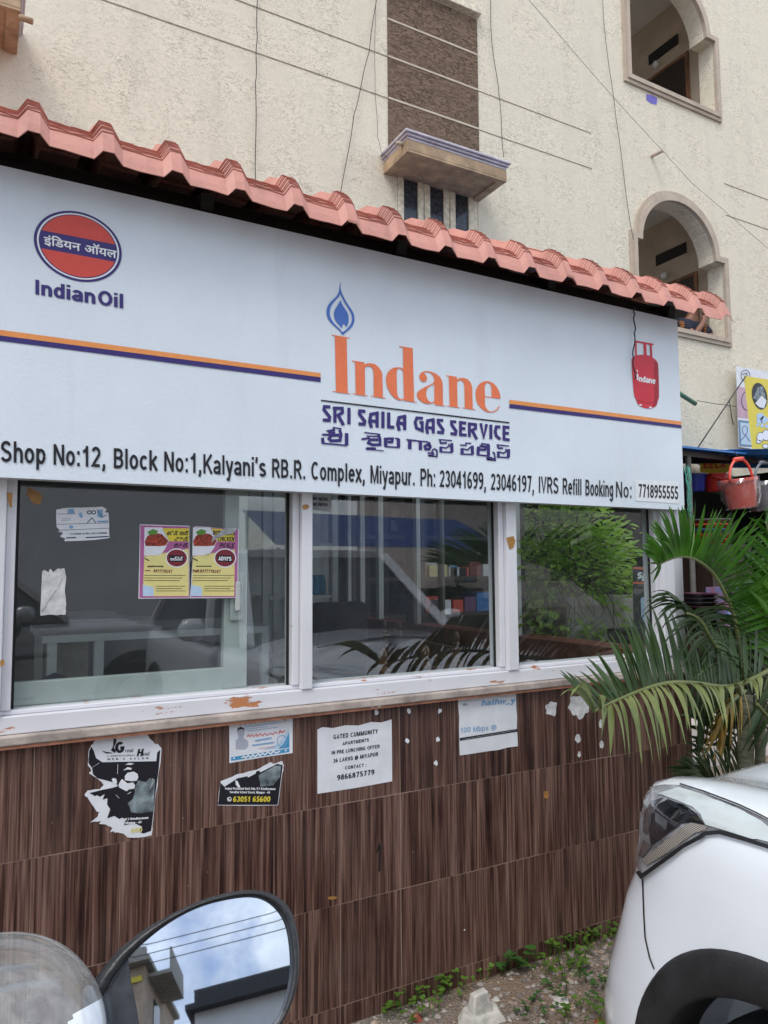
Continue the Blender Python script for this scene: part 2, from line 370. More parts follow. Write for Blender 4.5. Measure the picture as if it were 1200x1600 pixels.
def grimy(m, dark, lo=.52, hi=.78, amt=.75, stretch=(1.2, .4, .5), sc_=5):
    nt = m.node_tree; b = nt.nodes['Principled BSDF']; src = b.inputs['Base Color'].links[0].from_socket; t = N(nt, 'ShaderNodeTexCoord')
    mp = N(nt, 'ShaderNodeMapping'); mp.inputs['Scale'].default_value = stretch; nt.links.new(t.outputs['Object'], mp.inputs[0]); n = N(nt, 'ShaderNodeTexNoise', Scale=sc_, Detail=9, Roughness=.7); nt.links.new(mp.outputs[0], n.inputs['Vector'])
    f = N(nt, 'ShaderNodeMapRange'); f.inputs[1].default_value = lo; f.inputs[2].default_value = hi; f.inputs[4].default_value = amt; nt.links.new(n.outputs['Fac'], f.inputs[0]); nt.links.new(mix_n(nt, f.outputs[0], src, dark), b.inputs['Base Color'])
grimy(M['terracotta'], (.20, .10, .08), .5, .8, .6, (2.5, 1, 1), 4); grimy(M['chajja'], (.12, .085, .06), .5, .75, .6, (3, 3, .6), 2); grimy(M['trim_beige'], (.22, .17, .13), .52, .8, .6, (3, 3, .8), 2); grimy(M['lilac'], (.22, .2, .2), .52, .78, .6, (4, 4, 1), 2)
M['flex'] = mat('flex_banner', (.70, .765, .83), .42, var=.05, scale=2.2, bump=.10, bscale=90, spec=.4)
M['flex_edge'] = mat('flex_edge', (.62, .64, .66), .5, var=.1)
grimy(M['flex'], (.50, .52, .53), .55, .85, .35, (2.5, 1, .35), 3)
INK = lambda n, c, r=.42: mat(n, c, r, var=.06, scale=30, spec=.4)
M['ink_navy'] = INK('ink_navy', (.035, .022, .16)); M['ink_orange'] = INK('ink_orange', (.80, .19, .075)); M['ink_stripe'] = INK('ink_stripe', (.80, .30, .085))
M['ink_red'] = INK('ink_red', (.64, .07, .05)); M['ink_white'] = INK('ink_white', (.8, .82, .85)); M['ink_black'] = INK('ink_black', (.012, .012, .018)); M['ink_blue'] = INK('ink_blue', (.06, .155, .50))
M['ink_dkred'] = INK('ink_dkred', (.36, .008, .02)); M['ink_crimson'] = INK('ink_crimson', (.60, .022, .045)); M['ink_maroon'] = INK('ink_maroon', (.2, .02, .03))
M['paper'] = mat('paper', (.74, .76, .80), .7, var=.08, scale=14, bump=.08); M['paper_old'] = mat('old_paper', (.66, .66, .66), .8, var=.25, scale=30, bump=.2)
M['paper_grey'] = mat('grey_paper', (.42, .44, .45), .8, var=.25, scale=40)
M['yellow'] = INK('ink_yellow', (.74, .60, .06)); M['yellow2'] = INK('ink_pale_yellow', (.72, .64, .25)); M['magenta'] = INK('ink_magenta', (.42, .12, .30)); M['purple'] = INK('ink_purple', (.13, .06, .16))
M['food'] = mat('ink_food', (.42, .05, .02), .5, var=.6, scale=120); M['leafink'] = INK('ink_leaf', (.10, .28, .04)); M['bowl'] = INK('ink_bowl', (.72, .74, .78))
M['cyan'] = INK('ink_cyan', (.06, .30, .52)); M['paleblue'] = INK('ink_paleblue', (.45, .60, .76)); M['fadedblue'] = INK('ink_fadedblue', (.22, .40, .62)); M['skinink'] = INK('ink_skin', (.40, .42, .50))
M['tape'] = mat('brown_tape', (.42, .21, .06), .35, var=.25, scale=25)
M['tealink'] = mat('ink_teal_grain', (.22, .27, .29), .5, var=.9, scale=26, col2=(.012, .016, .02))

# wood-look glazed tiles
def tiles():
    m, nt, b = new_mat('wood_tiles'); L = nt.links; t = N(nt, 'ShaderNodeTexCoord'); s = N(nt, 'ShaderNodeSeparateXYZ'); L.new(t.outputs['Object'], s.inputs[0])
    x, z = s.outputs[0], s.outputs[2]
    u = math_n(nt, 'DIVIDE', math_n(nt, 'SUBTRACT', x, 1.0737 - 40 * .2283), .2283)
    v = math_n(nt, 'DIVIDE', math_n(nt, 'SUBTRACT', z, .0635 - 4 * .3155), .3155)
    fu, fv = math_n(nt, 'FLOOR', u), math_n(nt, 'FLOOR', v)
    cb = N(nt, 'ShaderNodeCombineXYZ'); L.new(fu, cb.inputs[0]); L.new(fv, cb.inputs[1])
    wn_ = N(nt, 'ShaderNodeTexWhiteNoise', noise_dimensions='2D'); L.new(cb.outputs[0], wn_.inputs['Vector'])
    rnd = wn_.outputs['Value']
    def streak(sx, sz, det, off):
        c = N(nt, 'ShaderNodeCombineXYZ')
        L.new(math_n(nt, 'MULTIPLY_ADD', x, sx, math_n(nt, 'MULTIPLY', rnd, 57.0 + off)), c.inputs[0])
        L.new(math_n(nt, 'MULTIPLY_ADD', z, sz, math_n(nt, 'MULTIPLY', rnd, 31.0)), c.inputs[1]); c.inputs[2].default_value = off
        n = N(nt, 'ShaderNodeTexNoise', Scale=1, Detail=det, Roughness=.62, Distortion=.35); L.new(c.outputs[0], n.inputs['Vector']); return n.outputs['Fac']
    a = streak(58, 1.5, 3, 0); c2 = streak(190, 3.2, 3, 9); d = streak(20, .6, 2, 21)
    mixv = math_n(nt, 'ADD', math_n(nt, 'MULTIPLY', a, .50), math_n(nt, 'ADD', math_n(nt, 'MULTIPLY', c2, .44), math_n(nt, 'MULTIPLY', d, .14)))
    mixv = math_n(nt, 'ADD', mixv, math_n(nt, 'MULTIPLY', math_n(nt, 'SUBTRACT', rnd, .5), .05))
    r = N(nt, 'ShaderNodeValToRGB'); e = r.color_ramp.elements
    e[0].position = .415; e[0].color = (.017, .0078, .0068, 1); e[1].position = .705; e[1].color = (.275, .17, .13, 1)
    for p, c in ((.48, (.046, .020, .0155, 1)), (.545, (.105, .052, .040, 1)), (.62, (.185, .108, .083, 1))):
        q = e.new(p); q.color = c
    L.new(mixv, r.inputs['Fac']); col = r.outputs['Color']
    # grout: thin pale joints, partly filled with dirt
    du = math_n(nt, 'ABSOLUTE', math_n(nt, 'SUBTRACT', math_n(nt, 'FRACT', math_n(nt, 'ADD', u, .5)), .5))
    dv = math_n(nt, 'ABSOLUTE', math_n(nt, 'SUBTRACT', math_n(nt, 'FRACT', math_n(nt, 'ADD', v, .5)), .5))
    gu = math_n(nt, 'LESS_THAN', math_n(nt, 'MULTIPLY', du, .2283), .0011); gv = math_n(nt, 'LESS_THAN', math_n(nt, 'MULTIPLY', dv, .3155), .0011)
    gn = N(nt, 'ShaderNodeTexNoise', Scale=2.6, Detail=3); L.new(t.outputs['Object'], gn.inputs['Vector'])
    gm = N(nt, 'ShaderNodeMapRange'); gm.inputs[1].default_value = .42; gm.inputs[2].default_value = .6; gm.inputs[3].default_value = .12; gm.inputs[4].default_value = .85; L.new(gn.outputs['Fac'], gm.inputs[0])
    g = math_n(nt, 'MULTIPLY', math_n(nt, 'MAXIMUM', gu, gv), gm.outputs[0])
    col = mix_n(nt, g, col, (.40, .31, .25))
    # dust film and grime that gathers low down on the wall (splash marks)
    dn = N(nt, 'ShaderNodeTexNoise', Scale=3.0, Detail=8, Roughness=.7); L.new(t.outputs['Object'], dn.inputs['Vector'])
    dm = N(nt, 'ShaderNodeMapRange'); dm.inputs[1].default_value = .45; dm.inputs[2].default_value = .8; dm.inputs[4].default_value = .30; L.new(dn.outputs['Fac'], dm.inputs[0])
    col = mix_n(nt, dm.outputs[0], col, (.17, .125, .105))
    sp = N(nt, 'ShaderNodeTexNoise', Scale=70, Detail=2); L.new(t.outputs['Object'], sp.inputs['Vector'])
    sm = N(nt, 'ShaderNodeMapRange'); sm.inputs[1].default_value = .735; sm.inputs[2].default_value = .76; sm.inputs[4].default_value = .5; L.new(sp.outputs['Fac'], sm.inputs[0])
    col = mix_n(nt, sm.outputs[0], col, (.32, .26, .22))
    L.new(col, b.inputs['Base Color'])
    rr = N(nt, 'ShaderNodeMapRange'); rr.inputs[3].default_value = .24; rr.inputs[4].default_value = .55; L.new(dn.outputs['Fac'], rr.inputs[0]); L.new(rr.outputs[0], b.inputs['Roughness'])
    b.inputs['Specular IOR Level'].default_value = .32
    h = math_n(nt, 'SUBTRACT', math_n(nt, 'MULTIPLY', a, .25), math_n(nt, 'MAXIMUM', gu, gv))
    bp = N(nt, 'ShaderNodeBump', Strength=.25, Distance=.003); L.new(h, bp.inputs['Height']); L.new(bp.outputs['Normal'], b.inputs['Normal'])
    return m
M['tiles'] = tiles()

# white paint flaking off an orange primer
def chipped(name, thr, col=(.74, .74, .775), under=(.50, .20, .085), sc_=9, top=None):
    m, nt, b = new_mat(name); L = nt.links; t = N(nt, 'ShaderNodeTexCoord')
    mp = N(nt, 'ShaderNodeMapping'); mp.inputs['Scale'].default_value = (.55, 1, 2.2); L.new(t.outputs['Object'], mp.inputs[0])
    n = N(nt, 'ShaderNodeTexNoise', Scale=sc_, Detail=8, Roughness=.62); L.new(mp.outputs[0], n.inputs['Vector'])
    f = N(nt, 'ShaderNodeMapRange'); f.inputs[1].default_value = thr; f.inputs[2].default_value = thr + .012; L.new(n.outputs['Fac'], f.inputs[0])
    d = N(nt, 'ShaderNodeTexNoise', Scale=5, Detail=7); L.new(t.outputs['Object'], d.inputs['Vector'])
    base = mix_n(nt, d.outputs['Fac'], tuple(c * .82 for c in col), col)
    L.new(mix_n(nt, f.outputs[0], base, under), b.inputs['Base Color']); b.inputs['Roughness'].default_value = .42
    bp = N(nt, 'ShaderNodeBump', Strength=.5, Distance=.004, invert=True); L.new(f.outputs[0], bp.inputs['Height']); L.new(bp.outputs['Normal'], b.inputs['Normal'])
    return m
M['frame'] = chipped('white_frame_paint', .74); M['sill'] = chipped('sill_paint', .605, sc_=11); M['ledge'] = mat('ledge_cement', (.46, .39, .345), .85, var=.3, scale=12, bump=.3)
M['primer'] = mat('orange_primer', (.36, .15, .09), .7, var=.3, scale=20, bump=.2)

def glass(name, tint, k=1.25, dust=.05):
    m, nt, b = new_mat(name); L = nt.links; nt.nodes.remove(b); out = nt.nodes['Material Output']
    tr = N(nt, 'ShaderNodeBsdfTransparent'); tr.inputs['Color'].default_value = (*tint, 1)
    gl = N(nt, 'ShaderNodeBsdfGlossy'); gl.inputs['Roughness'].default_value = .015; gl.inputs['Color'].default_value = (.95, .97, 1, 1)
    lw = N(nt, 'ShaderNodeLayerWeight'); f2 = math_n(nt, 'MINIMUM', math_n(nt, 'MULTIPLY_ADD', math_n(nt, 'POWER', lw.outputs['Facing'], 5.0), .9, .042 * k), 1.0)
    t = N(nt, 'ShaderNodeTexCoord')
    wv = N(nt, 'ShaderNodeTexNoise', Scale=2.2, Detail=1); L.new(t.outputs['Object'], wv.inputs['Vector'])
    bp = N(nt, 'ShaderNodeBump', Strength=.05, Distance=.01); L.new(wv.outputs['Fac'], bp.inputs['Height']); L.new(bp.outputs['Normal'], gl.inputs['Normal'])
    a = N(nt, 'ShaderNodeMixShader'); L.new(f2, a.inputs[0]); L.new(tr.outputs[0], a.inputs[1]); L.new(gl.outputs[0], a.inputs[2])
    df = N(nt, 'ShaderNodeBsdfDiffuse'); df.inputs['Color'].default_value = (.5, .5, .48, 1)
    dn = N(nt, 'ShaderNodeTexNoise', Scale=6, Detail=9, Roughness=.75); L.new(t.outputs['Object'], dn.inputs['Vector'])
    dm = N(nt, 'ShaderNodeMapRange'); dm.inputs[1].default_value = .35; dm.inputs[2].default_value = .85; dm.inputs[3].default_value = dust * .35; dm.inputs[4].default_value = dust * 2.2; L.new(dn.outputs['Fac'], dm.inputs[0])
    c = N(nt, 'ShaderNodeMixShader'); L.new(dm.outputs[0], c.inputs[0]); L.new(a.outputs[0], c.inputs[1]); L.new(df.outputs[0], c.inputs[2]); L.new(c.outputs[0], out.inputs['Surface'])
    return m
M['glass'] = glass('shop_glass', (.87, .935, .925), 2.9, .026); M['glass_in'] = glass('inner_glass', (.95, .97, .965), .8, .02)
M['screen'] = glass('smoky_acrylic', (.66, .66, .67), 2.6, .34)
M['wrap'] = glass('plastic_wrap', (.88, .88, .88), 2.0, .13)
M['mirror'] = None
def mirror_mat():
    m, nt, b = new_mat('mirror_silver'); b.inputs['Metallic'].default_value = 1; b.inputs['Roughness'].default_value = .02
    t = N(nt, 'ShaderNodeTexCoord'); n = N(nt, 'ShaderNodeTexNoise', Scale=60, Detail=4); nt.links.new(t.outputs['Object'], n.inputs['Vector'])
    r = N(nt, 'ShaderNodeValToRGB'); r.color_ramp.elements[0].color = (.43, .48, .55, 1); r.color_ramp.elements[1].color = (.50, .55, .62, 1); nt.links.new(n.outputs['Fac'], r.inputs['Fac']); nt.links.new(r.outputs['Color'], b.inputs['Base Color']); return m
M['mirror'] = mirror_mat()
M['black_plastic'] = mat('black_plastic', (.018, .019, .022), .38, var=.25, scale=40, bump=.12, bscale=200)
M['rough_plastic'] = mat('cladding_plastic', (.022, .022, .024), .6, var=.35, scale=14, bump=.25, bscale=260)
M['white_paint'] = mat('white_car_paint', (.87, .91, .96), .22, var=.03, scale=3, coat=1.0)
M['silver_paint'] = mat('silver_car_paint', (.42, .44, .46), .3, metal=.3, var=.05, scale=3, coat=1.0)
M['lamp_dark'] = mat('lamp_dark', (.02, .021, .026), .12, var=.6, scale=9, coat=1.0)
M['lamp_grey'] = mat('lamp_grey', (.38, .39, .41), .12, metal=.2, var=.5, scale=7, coat=1.0)
M['lamp_pale'] = mat('lamp_pale', (.52, .57, .57), .08, var=.12, scale=5, coat=1.0)
M['lamp_chrome'] = mat('lamp_chrome', (.6, .62, .66), .12, metal=.9, var=.3, scale=12)
def ribbed():
    m, nt, b = new_mat('ribbed_reflector'); t = N(nt, 'ShaderNodeTexCoord'); w = N(nt, 'ShaderNodeTexWave', Scale=95.0); w.bands_direction = 'DIAGONAL'; nt.links.new(t.outputs['Object'], w.inputs['Vector'])
    nt.links.new(mix_n(nt, w.outputs['Fac'], (.12, .105, .09), (.40, .37, .33)), b.inputs['Base Color']); b.inputs['Roughness'].default_value = .25; b.inputs['Coat Weight'].default_value = 1; return m
M['ribbed'] = ribbed()
M['rubber'] = mat('tyre_rubber', (.014, .014, .014), .8, var=.3, bump=.2); M['alloy'] = mat('alloy', (.45, .46, .47), .3, metal=.8, var=.1)
M['alu'] = mat('sash_aluminium', (.45, .48, .46), .45, var=.1, scale=10); M['white_steel'] = mat('white_steel', (.80, .82, .82), .45, var=.1)
M['brown_wood'] = mat('brown_wood', (.26, .12, .06), .4, var=.5, scale=14, stretch=(1, 1, .2), coat=.3)
M['wall_in'] = mat('interior_wall', (.22, .25, .25), .8, var=.1, scale=2); M['floor_in'] = mat('interior_floor', (.12, .11, .10), .4, var=.2)
M['red_ledge'] = mat('red_oxide', (.30, .07, .04), .5, var=.35, scale=15)
M['blue_sheet'] = mat('blue_sheet', (.035, .19, .50), .4, var=.25, scale=8, col2=(.03, .13, .36)); M['blue_tarp'] = mat('blue_tarp', (.03, .10, .34), .45, var=.25, scale=6)
M['red_plastic'] = mat('red_plastic', (.60, .035, .025), .3, var=.08, scale=8); M['coral_plastic'] = mat('coral_plastic', (.80, .10, .07), .32, var=.08, scale=8); M['grey_plastic'] = mat('grey_plastic', (.17, .18, .22), .35, var=.1)
M['blue_plastic'] = mat('blue_plastic', (.03, .05, .36), .3, var=.1); M['teal_plastic'] = mat('teal_plastic', (.02, .23, .20), .3, var=.1); M['orange_plastic'] = mat('orange_plastic', (.72, .12, .03), .35, var=.1)
M['dark_plastic'] = mat('dark_plastic', (.035, .033, .04), .28, var=.4, scale=12, bump=.4, bscale=18); M['maroon_plastic'] = mat('maroon_plastic', (.07, .02, .04), .3, var=.3)
M['rope'] = mat('teal_rope', (.10, .48, .38), .6, var=.3, scale=30)
M['concrete'] = mat('concrete', (.40, .38, .34), .9, var=.25, scale=8, bump=.4); M['pale_wall'] = mat('pale_wall', (.62, .56, .52), .85, var=.15, scale=4, bump=.2)
def leaf(name, c1, c2, tr=.25):
    m, nt, b = new_mat(name); t = N(nt, 'ShaderNodeTexCoord'); n = N(nt, 'ShaderNodeTexNoise', Scale=7, Detail=5); nt.links.new(t.outputs['Object'], n.inputs['Vector'])
    r = N(nt, 'ShaderNodeValToRGB'); r.color_ramp.elements[0].position = .32; r.color_ramp.elements[1].position = .68; r.color_ramp.elements[0].color = (*c1, 1); r.color_ramp.elements[1].color = (*c2, 1)
    nt.links.new(n.outputs['Fac'], r.inputs['Fac']); nt.links.new(r.outputs['Color'], b.inputs['Base Color']); b.inputs['Roughness'].default_value = .42; b.inputs['Specular IOR Level'].default_value = .3
    tb = N(nt, 'ShaderNodeBsdfTranslucent'); nt.links.new(r.outputs['Color'], tb.inputs['Color']); mxs = N(nt, 'ShaderNodeMixShader'); mxs.inputs[0].default_value = tr
    nt.links.new(b.outputs[0], mxs.inputs[1]); nt.links.new(tb.outputs[0], mxs.inputs[2]); nt.links.new(mxs.outputs[0], nt.nodes['Material Output'].inputs['Surface']); return m
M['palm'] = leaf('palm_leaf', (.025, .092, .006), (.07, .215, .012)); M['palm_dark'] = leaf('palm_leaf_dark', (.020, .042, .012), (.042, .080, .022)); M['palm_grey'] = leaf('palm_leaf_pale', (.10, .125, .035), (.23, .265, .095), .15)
M['palm_dry'] = leaf('palm_leaf_dry', (.22, .13, .02), (.42, .28, .05)); M['shrub'] = leaf('shrub_leaf', (.16, .32, .03), (.46, .66, .13), .5); M['weed'] = leaf('weed_leaf', (.06, .13, .018), (.14, .25, .04), .3); M['weed_dark'] = leaf('weed_leaf_dark', (.03, .08, .02), (.06, .14, .03), .2)
M['rachis'] = mat('palm_rachis', (.13, .15, .045), .5, var=.2); M['stem'] = mat('palm_stem', (.20, .20, .13), .7, var=.4, scale=20, stretch=(1, 1, 6), bump=.3); M['twig'] = mat('twig', (.14, .10, .07), .8, var=.3)
M['skin'] = mat('skin', (.23, .10, .060), .5, var=.1, scale=15); M['hair'] = mat('hair', (.01, .009, .009), .5, var=.3); M['navy_cloth'] = mat('navy_cloth', (.010, .014, .035), .85, var=.2, bump=.2)
def ground():
    m, nt, b = new_mat('gravel_soil'); L = nt.links; t = N(nt, 'ShaderNodeTexCoord')
    n1 = N(nt, 'ShaderNodeTexNoise', Scale=1.4, Detail=6); n2 = N(nt, 'ShaderNodeTexVoronoi', Scale=150); n3 = N(nt, 'ShaderNodeTexNoise', Scale=22, Detail=8, Roughness=.7)
    for n in (n1, n2, n3): L.new(t.outputs['Object'], n.inputs['Vector'])
    r1 = N(nt, 'ShaderNodeMapRange'); r1.inputs[1].default_value = .42; r1.inputs[2].default_value = .6; L.new(n1.outputs['Fac'], r1.inputs[0])
    c = mix_n(nt, r1.outputs[0], (.30, .19, .115), (.27, .235, .205))
    c = mix_n(nt, math_n(nt, 'MULTIPLY', n3.outputs['Fac'], .8), c, (.13, .095, .065))
    hs = N(nt, 'ShaderNodeSeparateColor'); L.new(n2.outputs['Color'], hs.inputs[0])
    c = mix_n(nt, math_n(nt, 'MULTIPLY', hs.outputs[0], .35), c, (.38, .34, .31))
    L.new(c, b.inputs['Base Color']); b.inputs['Roughness'].default_value = .95
    bp = N(nt, 'ShaderNodeBump', Strength=.8, Distance=.015); L.new(math_n(nt, 'SUBTRACT', n3.outputs['Fac'], n2.outputs['Distance']), bp.inputs['Height']); L.new(bp.outputs['Normal'], b.inputs['Normal'])
    return m
M['ground'] = ground()
# ------------------------------------------------------------------ ground
g = MB(); g.face((-60, -60, 0), (60, -60, 0), (60, 60, 0), (-60, 60, 0))
tag(g.build('ground', M['ground'], fix=False), kind='structure')
gr = MB(); gr.face((-60, -14, .004), (60, -14, .004), (60, -5.2, .004), (-60, -5.2, .004))
M['asphalt'] = mat('asphalt', (.06, .058, .055), .9, var=.3, scale=30, bump=.4)
tag(gr.build('road', M['asphalt'], fix=False), kind='structure')

# ------------------------------------------------------------------ apartment block behind the shop
FY = 6.1
bld = thing('apartment_building', (3, FY, 0), 'tall cream textured plaster block with arched balcony openings behind the tiled roof', 'building')
def arch_loop(dz, o=0.0):
    """opening outline (o = outward offset for the trim)"""
    x0, x1, zs, zh = 6.87 - o, 8.48 + o, 4.42 + dz - o, 5.42 + dz + (.0 if not o else o * .9)
    pts = [(x0, zs), (x1, zs), (x1, zh), (8.31 + o, zh)]
    for i in range(1, 20):
        a = math.pi * i / 20; pts.append((7.635 + (.675 + o) * math.cos(a), zh + (.63 + (o * .35 if o else 0)) * math.sin(a)))
    return pts + [(6.96 - o, zh), (x0, zh)]
A1, A2 = arch_loop(0), arch_loop(3.07)
W1 = [(3.50, 4.25), (4.54, 4.25), (4.54, 5.50), (3.50, 5.50)]; W2 = [(3.46, 7.46), (4.52, 7.46), (4.52, 8.7), (3.46, 8.7)]
w = MB(); w.poly2([[(-9, 0), (20, 0), (20, 11), (-9, 11)], A1, A2, W1, W2], lambda x, z: (x, FY, z))
for lp in (A1, A2, W1, W2):      # reveals
    n = len(lp)
    for i in range(n):
        a, b = lp[i], lp[(i + 1) % n]; w.face((a[0], FY, a[1]), (b[0], FY, b[1]), (b[0], FY + .22, b[1]), (a[0], FY + .22, a[1]))
w.face((-9, FY, 0), (-9, FY + 9, 0), (-9, FY + 9, 11), (-9, FY, 11)); w.face((20, FY, 0), (20, FY + 9, 0), (20, FY + 9, 11), (20, FY, 11)); w.face((-9, FY, 11), (20, FY, 11), (20, FY + 9, 11), (-9, FY + 9, 11))
w.build('wall', M['plaster'], bld, fix=False)
for lp_dz in (0, 3.07):
    inn = arch_loop(lp_dz); out = arch_loop(lp_dz, .1); mid = arch_loop(lp_dz, .055)
    f = MB()
    for (lo, li, ya, yb) in ((out, mid, FY - .03, FY - .03), (mid, inn, FY - .05, FY - .05)):
        n = len(inn)
        for i in range(n):
            j = (i + 1) % n
            f.face((lo[i][0], ya, lo[i][1]), (lo[j][0], ya, lo[j][1]), (li[j][0], yb, li[j][1]), (li[i][0], yb, li[i][1]))
            f.face((lo[i][0], ya, lo[i][1]), (lo[j][0], ya, lo[j][1]), (lo[j][0], FY + .005, lo[j][1]), (lo[i][0], FY + .005, lo[i][1]))
            f.face((li[i][0], yb, li[i][1]), (li[j][0], yb, li[j][1]), (li[j][0], FY - .001, li[j][1]), (li[i][0], FY - .001, li[i][1])) if yb < FY - .04 else None
    f.build('arch_frame', M['trim_beige'], bld)
    # the balcony passage behind the arch
    dz = lp_dz; x0, x1, y1 = 6.3, 8.62, 9.5; z0, z1, zd, zv = (3.38, 6.49, 5.48, 5.86) if not dz else (6.57, 9.62, 8.68, 8.95)
    r = MB(); ya = FY + .22
    r.face((x1, ya, z0), (x1, y1, z0), (x1, y1, z1), (x1, ya, z1)); r.face((x0, ya, z0), (x0, y1, z0), (x0, y1, z1), (x0, ya, z1)); r.face((x0, y1, z0), (x1, y1, z0), (x1, y1, z0 + 1.0), (x0, y1, z0 + 1.0)); r.face((x0, ya, z0), (x1, ya, z0), (x1, y1, z0), (x0, y1, z0))
    po = r.build('balcony_passage', M['room'], bld, fix=False)
    c = MB(); c.face((x0, ya, z1 - .004), (x1, ya, z1 - .004), (x1, y1, z1 - .004), (x0, y1, z1 - .004)); c.build('ceiling', M['room_ceiling'], po, fix=False)
    d = MB(); d.box(x1 - .03, x1 + .05, 6.62, 7.36, z0, zd); dd = d.build('door', M['dark_wood'], po)
    d = MB(); d.box(x1 - .035, x1 - .001, 6.57, 6.618, z0, zd + .05); d.box(x1 - .035, x1 - .001, 7.362, 7.41, z0, zd + .05); d.box(x1 - .035, x1 - .001, 6.62, 7.36, zd + .002, zd + .05); d.build('door_frame', M['brown_wood'], po)
    d = MB(); d.box(x1 - .02, x1 - .001, 6.74, 7.26, zv, zv + .15); d.build('ventilator', M['dark'], po)
    d = MB(); d.lathe((x1 - .05, 7.1, zd + .12), [(0, -.0), (.03, 0), (.045, .04), (.035, .09), (0, .1)], 12); d.build('bulb_holder', M['ink_white'], po, smooth=True)
# brown render strip and grooves
s = MB(); s.box(3.455, 4.56, FY - .012, FY + .01, 5.52, 7.36); s.build('brown_panel', M['brown_plaster'], bld)
gv = MB()
for z in (6.125, 6.56):
    gv.box(-9, 3.452, FY - .004, FY + .002, z - .005, z + .005); gv.box(4.563, 6.2, FY - .004, FY + .002, z - .004, z + .004); gv.box(8.6, 20, FY - .004, FY + .002, z - .005, z + .005)
gv.build('groove', M['groove'], bld)
gv = MB()
for z in (6.125, 6.56, 6.955): gv.box(3.456, 4.559, FY - .016, FY - .005, z - .010, z + .010)
gv.build('panel_line', M['groove_light'], bld)
def facade_window(x0, x1, z0, z1):
    f = MB(); t = .055; ya, yb = FY + .004, FY + .08
    f.box(x0, x0 + t, ya, yb, z0, z1); f.box(x1 - t, x1, ya, yb, z0, z1); f.box(x0 + t, x1 - t, ya, yb, z0, z0 + t); f.box(x0 + t, x1 - t, ya, yb, z1 - t, z1)
    wv = f.build('window', M['win_cream'], bld); bevel(wv, .004)
    iw = (x1 - x0 - 2 * t) / 3
    for k in range(3):
        a = x0 + t + k * iw + .008; b_ = a + iw - .016
        q = MB(); q.box(a, a + .06, FY - .008, FY + .04, z0 + t, z1 - t); q.box(b_ - .06, b_, FY - .008, FY + .04, z0 + t, z1 - t); q.box(a + .06, b_ - .06, FY - .008, FY + .04, z1 - t - .075, z1 - t); q.box(a + .06, b_ - .06, FY - .008, FY + .04, z0 + t, z0 + t + .075)
        bevel(q.build('shutter_frame', M['win_cream'], wv), .004)
        q = MB(); q.box(a + .06, b_ - .06, FY + .012, FY + .017, z0 + t + .075, z1 - t - .075); q.build('pane', M['dark_glass'], wv)
facade_window(3.50, 4.54, 4.25, 5.50); facade_window(3.46, 4.52, 7.46, 8.70)
q = MB(); q.box(3.40, 4.585, FY - .07, FY + .21, 7.385, 7.455); bevel(q.build('window_ledge', M['win_cream'], bld), .006)
def sunshade(x0, x1, zb, depth=.5):
    yf = FY - depth
    q = MB(); q.box(x0 + .04, x1 - .04, yf + .04, FY + .02, zb, zb + .10); o = q.build('sunshade', M['chajja'], bld); bevel(o, .006)
    q = MB(); q.box(x0 + .04, x0 + .13, yf + .041, FY, zb - .018, zb - .0005); q.box(x1 - .13, x1 - .04, yf + .041, FY, zb - .018, zb - .0005); q.box(x0 + .131, x1 - .131, yf + .041, yf + .10, zb - .018, zb - .0005); q.build('drip_band', M['chajja'], o)
    q = MB(); zt = zb + .10
    for (i, (za, zc)) in enumerate(((.002, .028), (.030, .052), (.054, .080))):
        e = .04 - .018 * i
        q.box(x0 + e, x1 - e, yf + e, FY + .015, zt + za, zt + zc)
    m_ = q.build('moulding', M['lilac'], o); bevel(m_, .009, 3)
    q = MB(); q.tube([(x0 + .05, yf + .12, zb + .085), (x0 - .03, yf + .12, zb + .08)], .02, 12); q.build('drain_spout', M['trim_beige'], o, smooth=True)
sunshade(3.36, 4.60, 5.345); sunshade(-1.4, .21, 5.455, .55)
q = MB(); q.tube([PY(30, 26, 5.62), PY(51, 34, 5.60)], .022, 12); q.build('drain_spout', M['chajja'], bld, smooth=True)
q = MB(); q.tube([(7.22, FY + .05, 6.56), (7.22, FY - .16, 6.545)], .022, 12); q.build('drain_pipe', M['trim_beige'], bld, smooth=True)
q = MB(); q.tube([(7.05, 5.9, 3.62), (7.62, 5.92, 3.44)], .028, 12); q.build('green_pipe', mat('green_pipe', (.05, .19, .10), .4, var=.2), bld, smooth=True)
q = MB(); b0 = PY(1018, 155, FY - .003); mp = lambda x, y, l=0: PY(x, y, FY - .003 - l)
px_poly(q, [(1010, 147), (1020, 149), (1027, 153), (1026, 164), (1016, 161), (1010, 156)], (0, 0), 1, mp); px_strokes(q, [(1.6, [(1012, 155), (1024, 160)])], (0, 0), 1, lambda x, y, l: mp(x, y, .001))
tag(q.build('wall_notice', INK('ink_violet', (.16, .13, .50)), fix=False, base=(0, FY, 0)), 'small torn violet notice stuck below the upper balcony opening', 'notice')

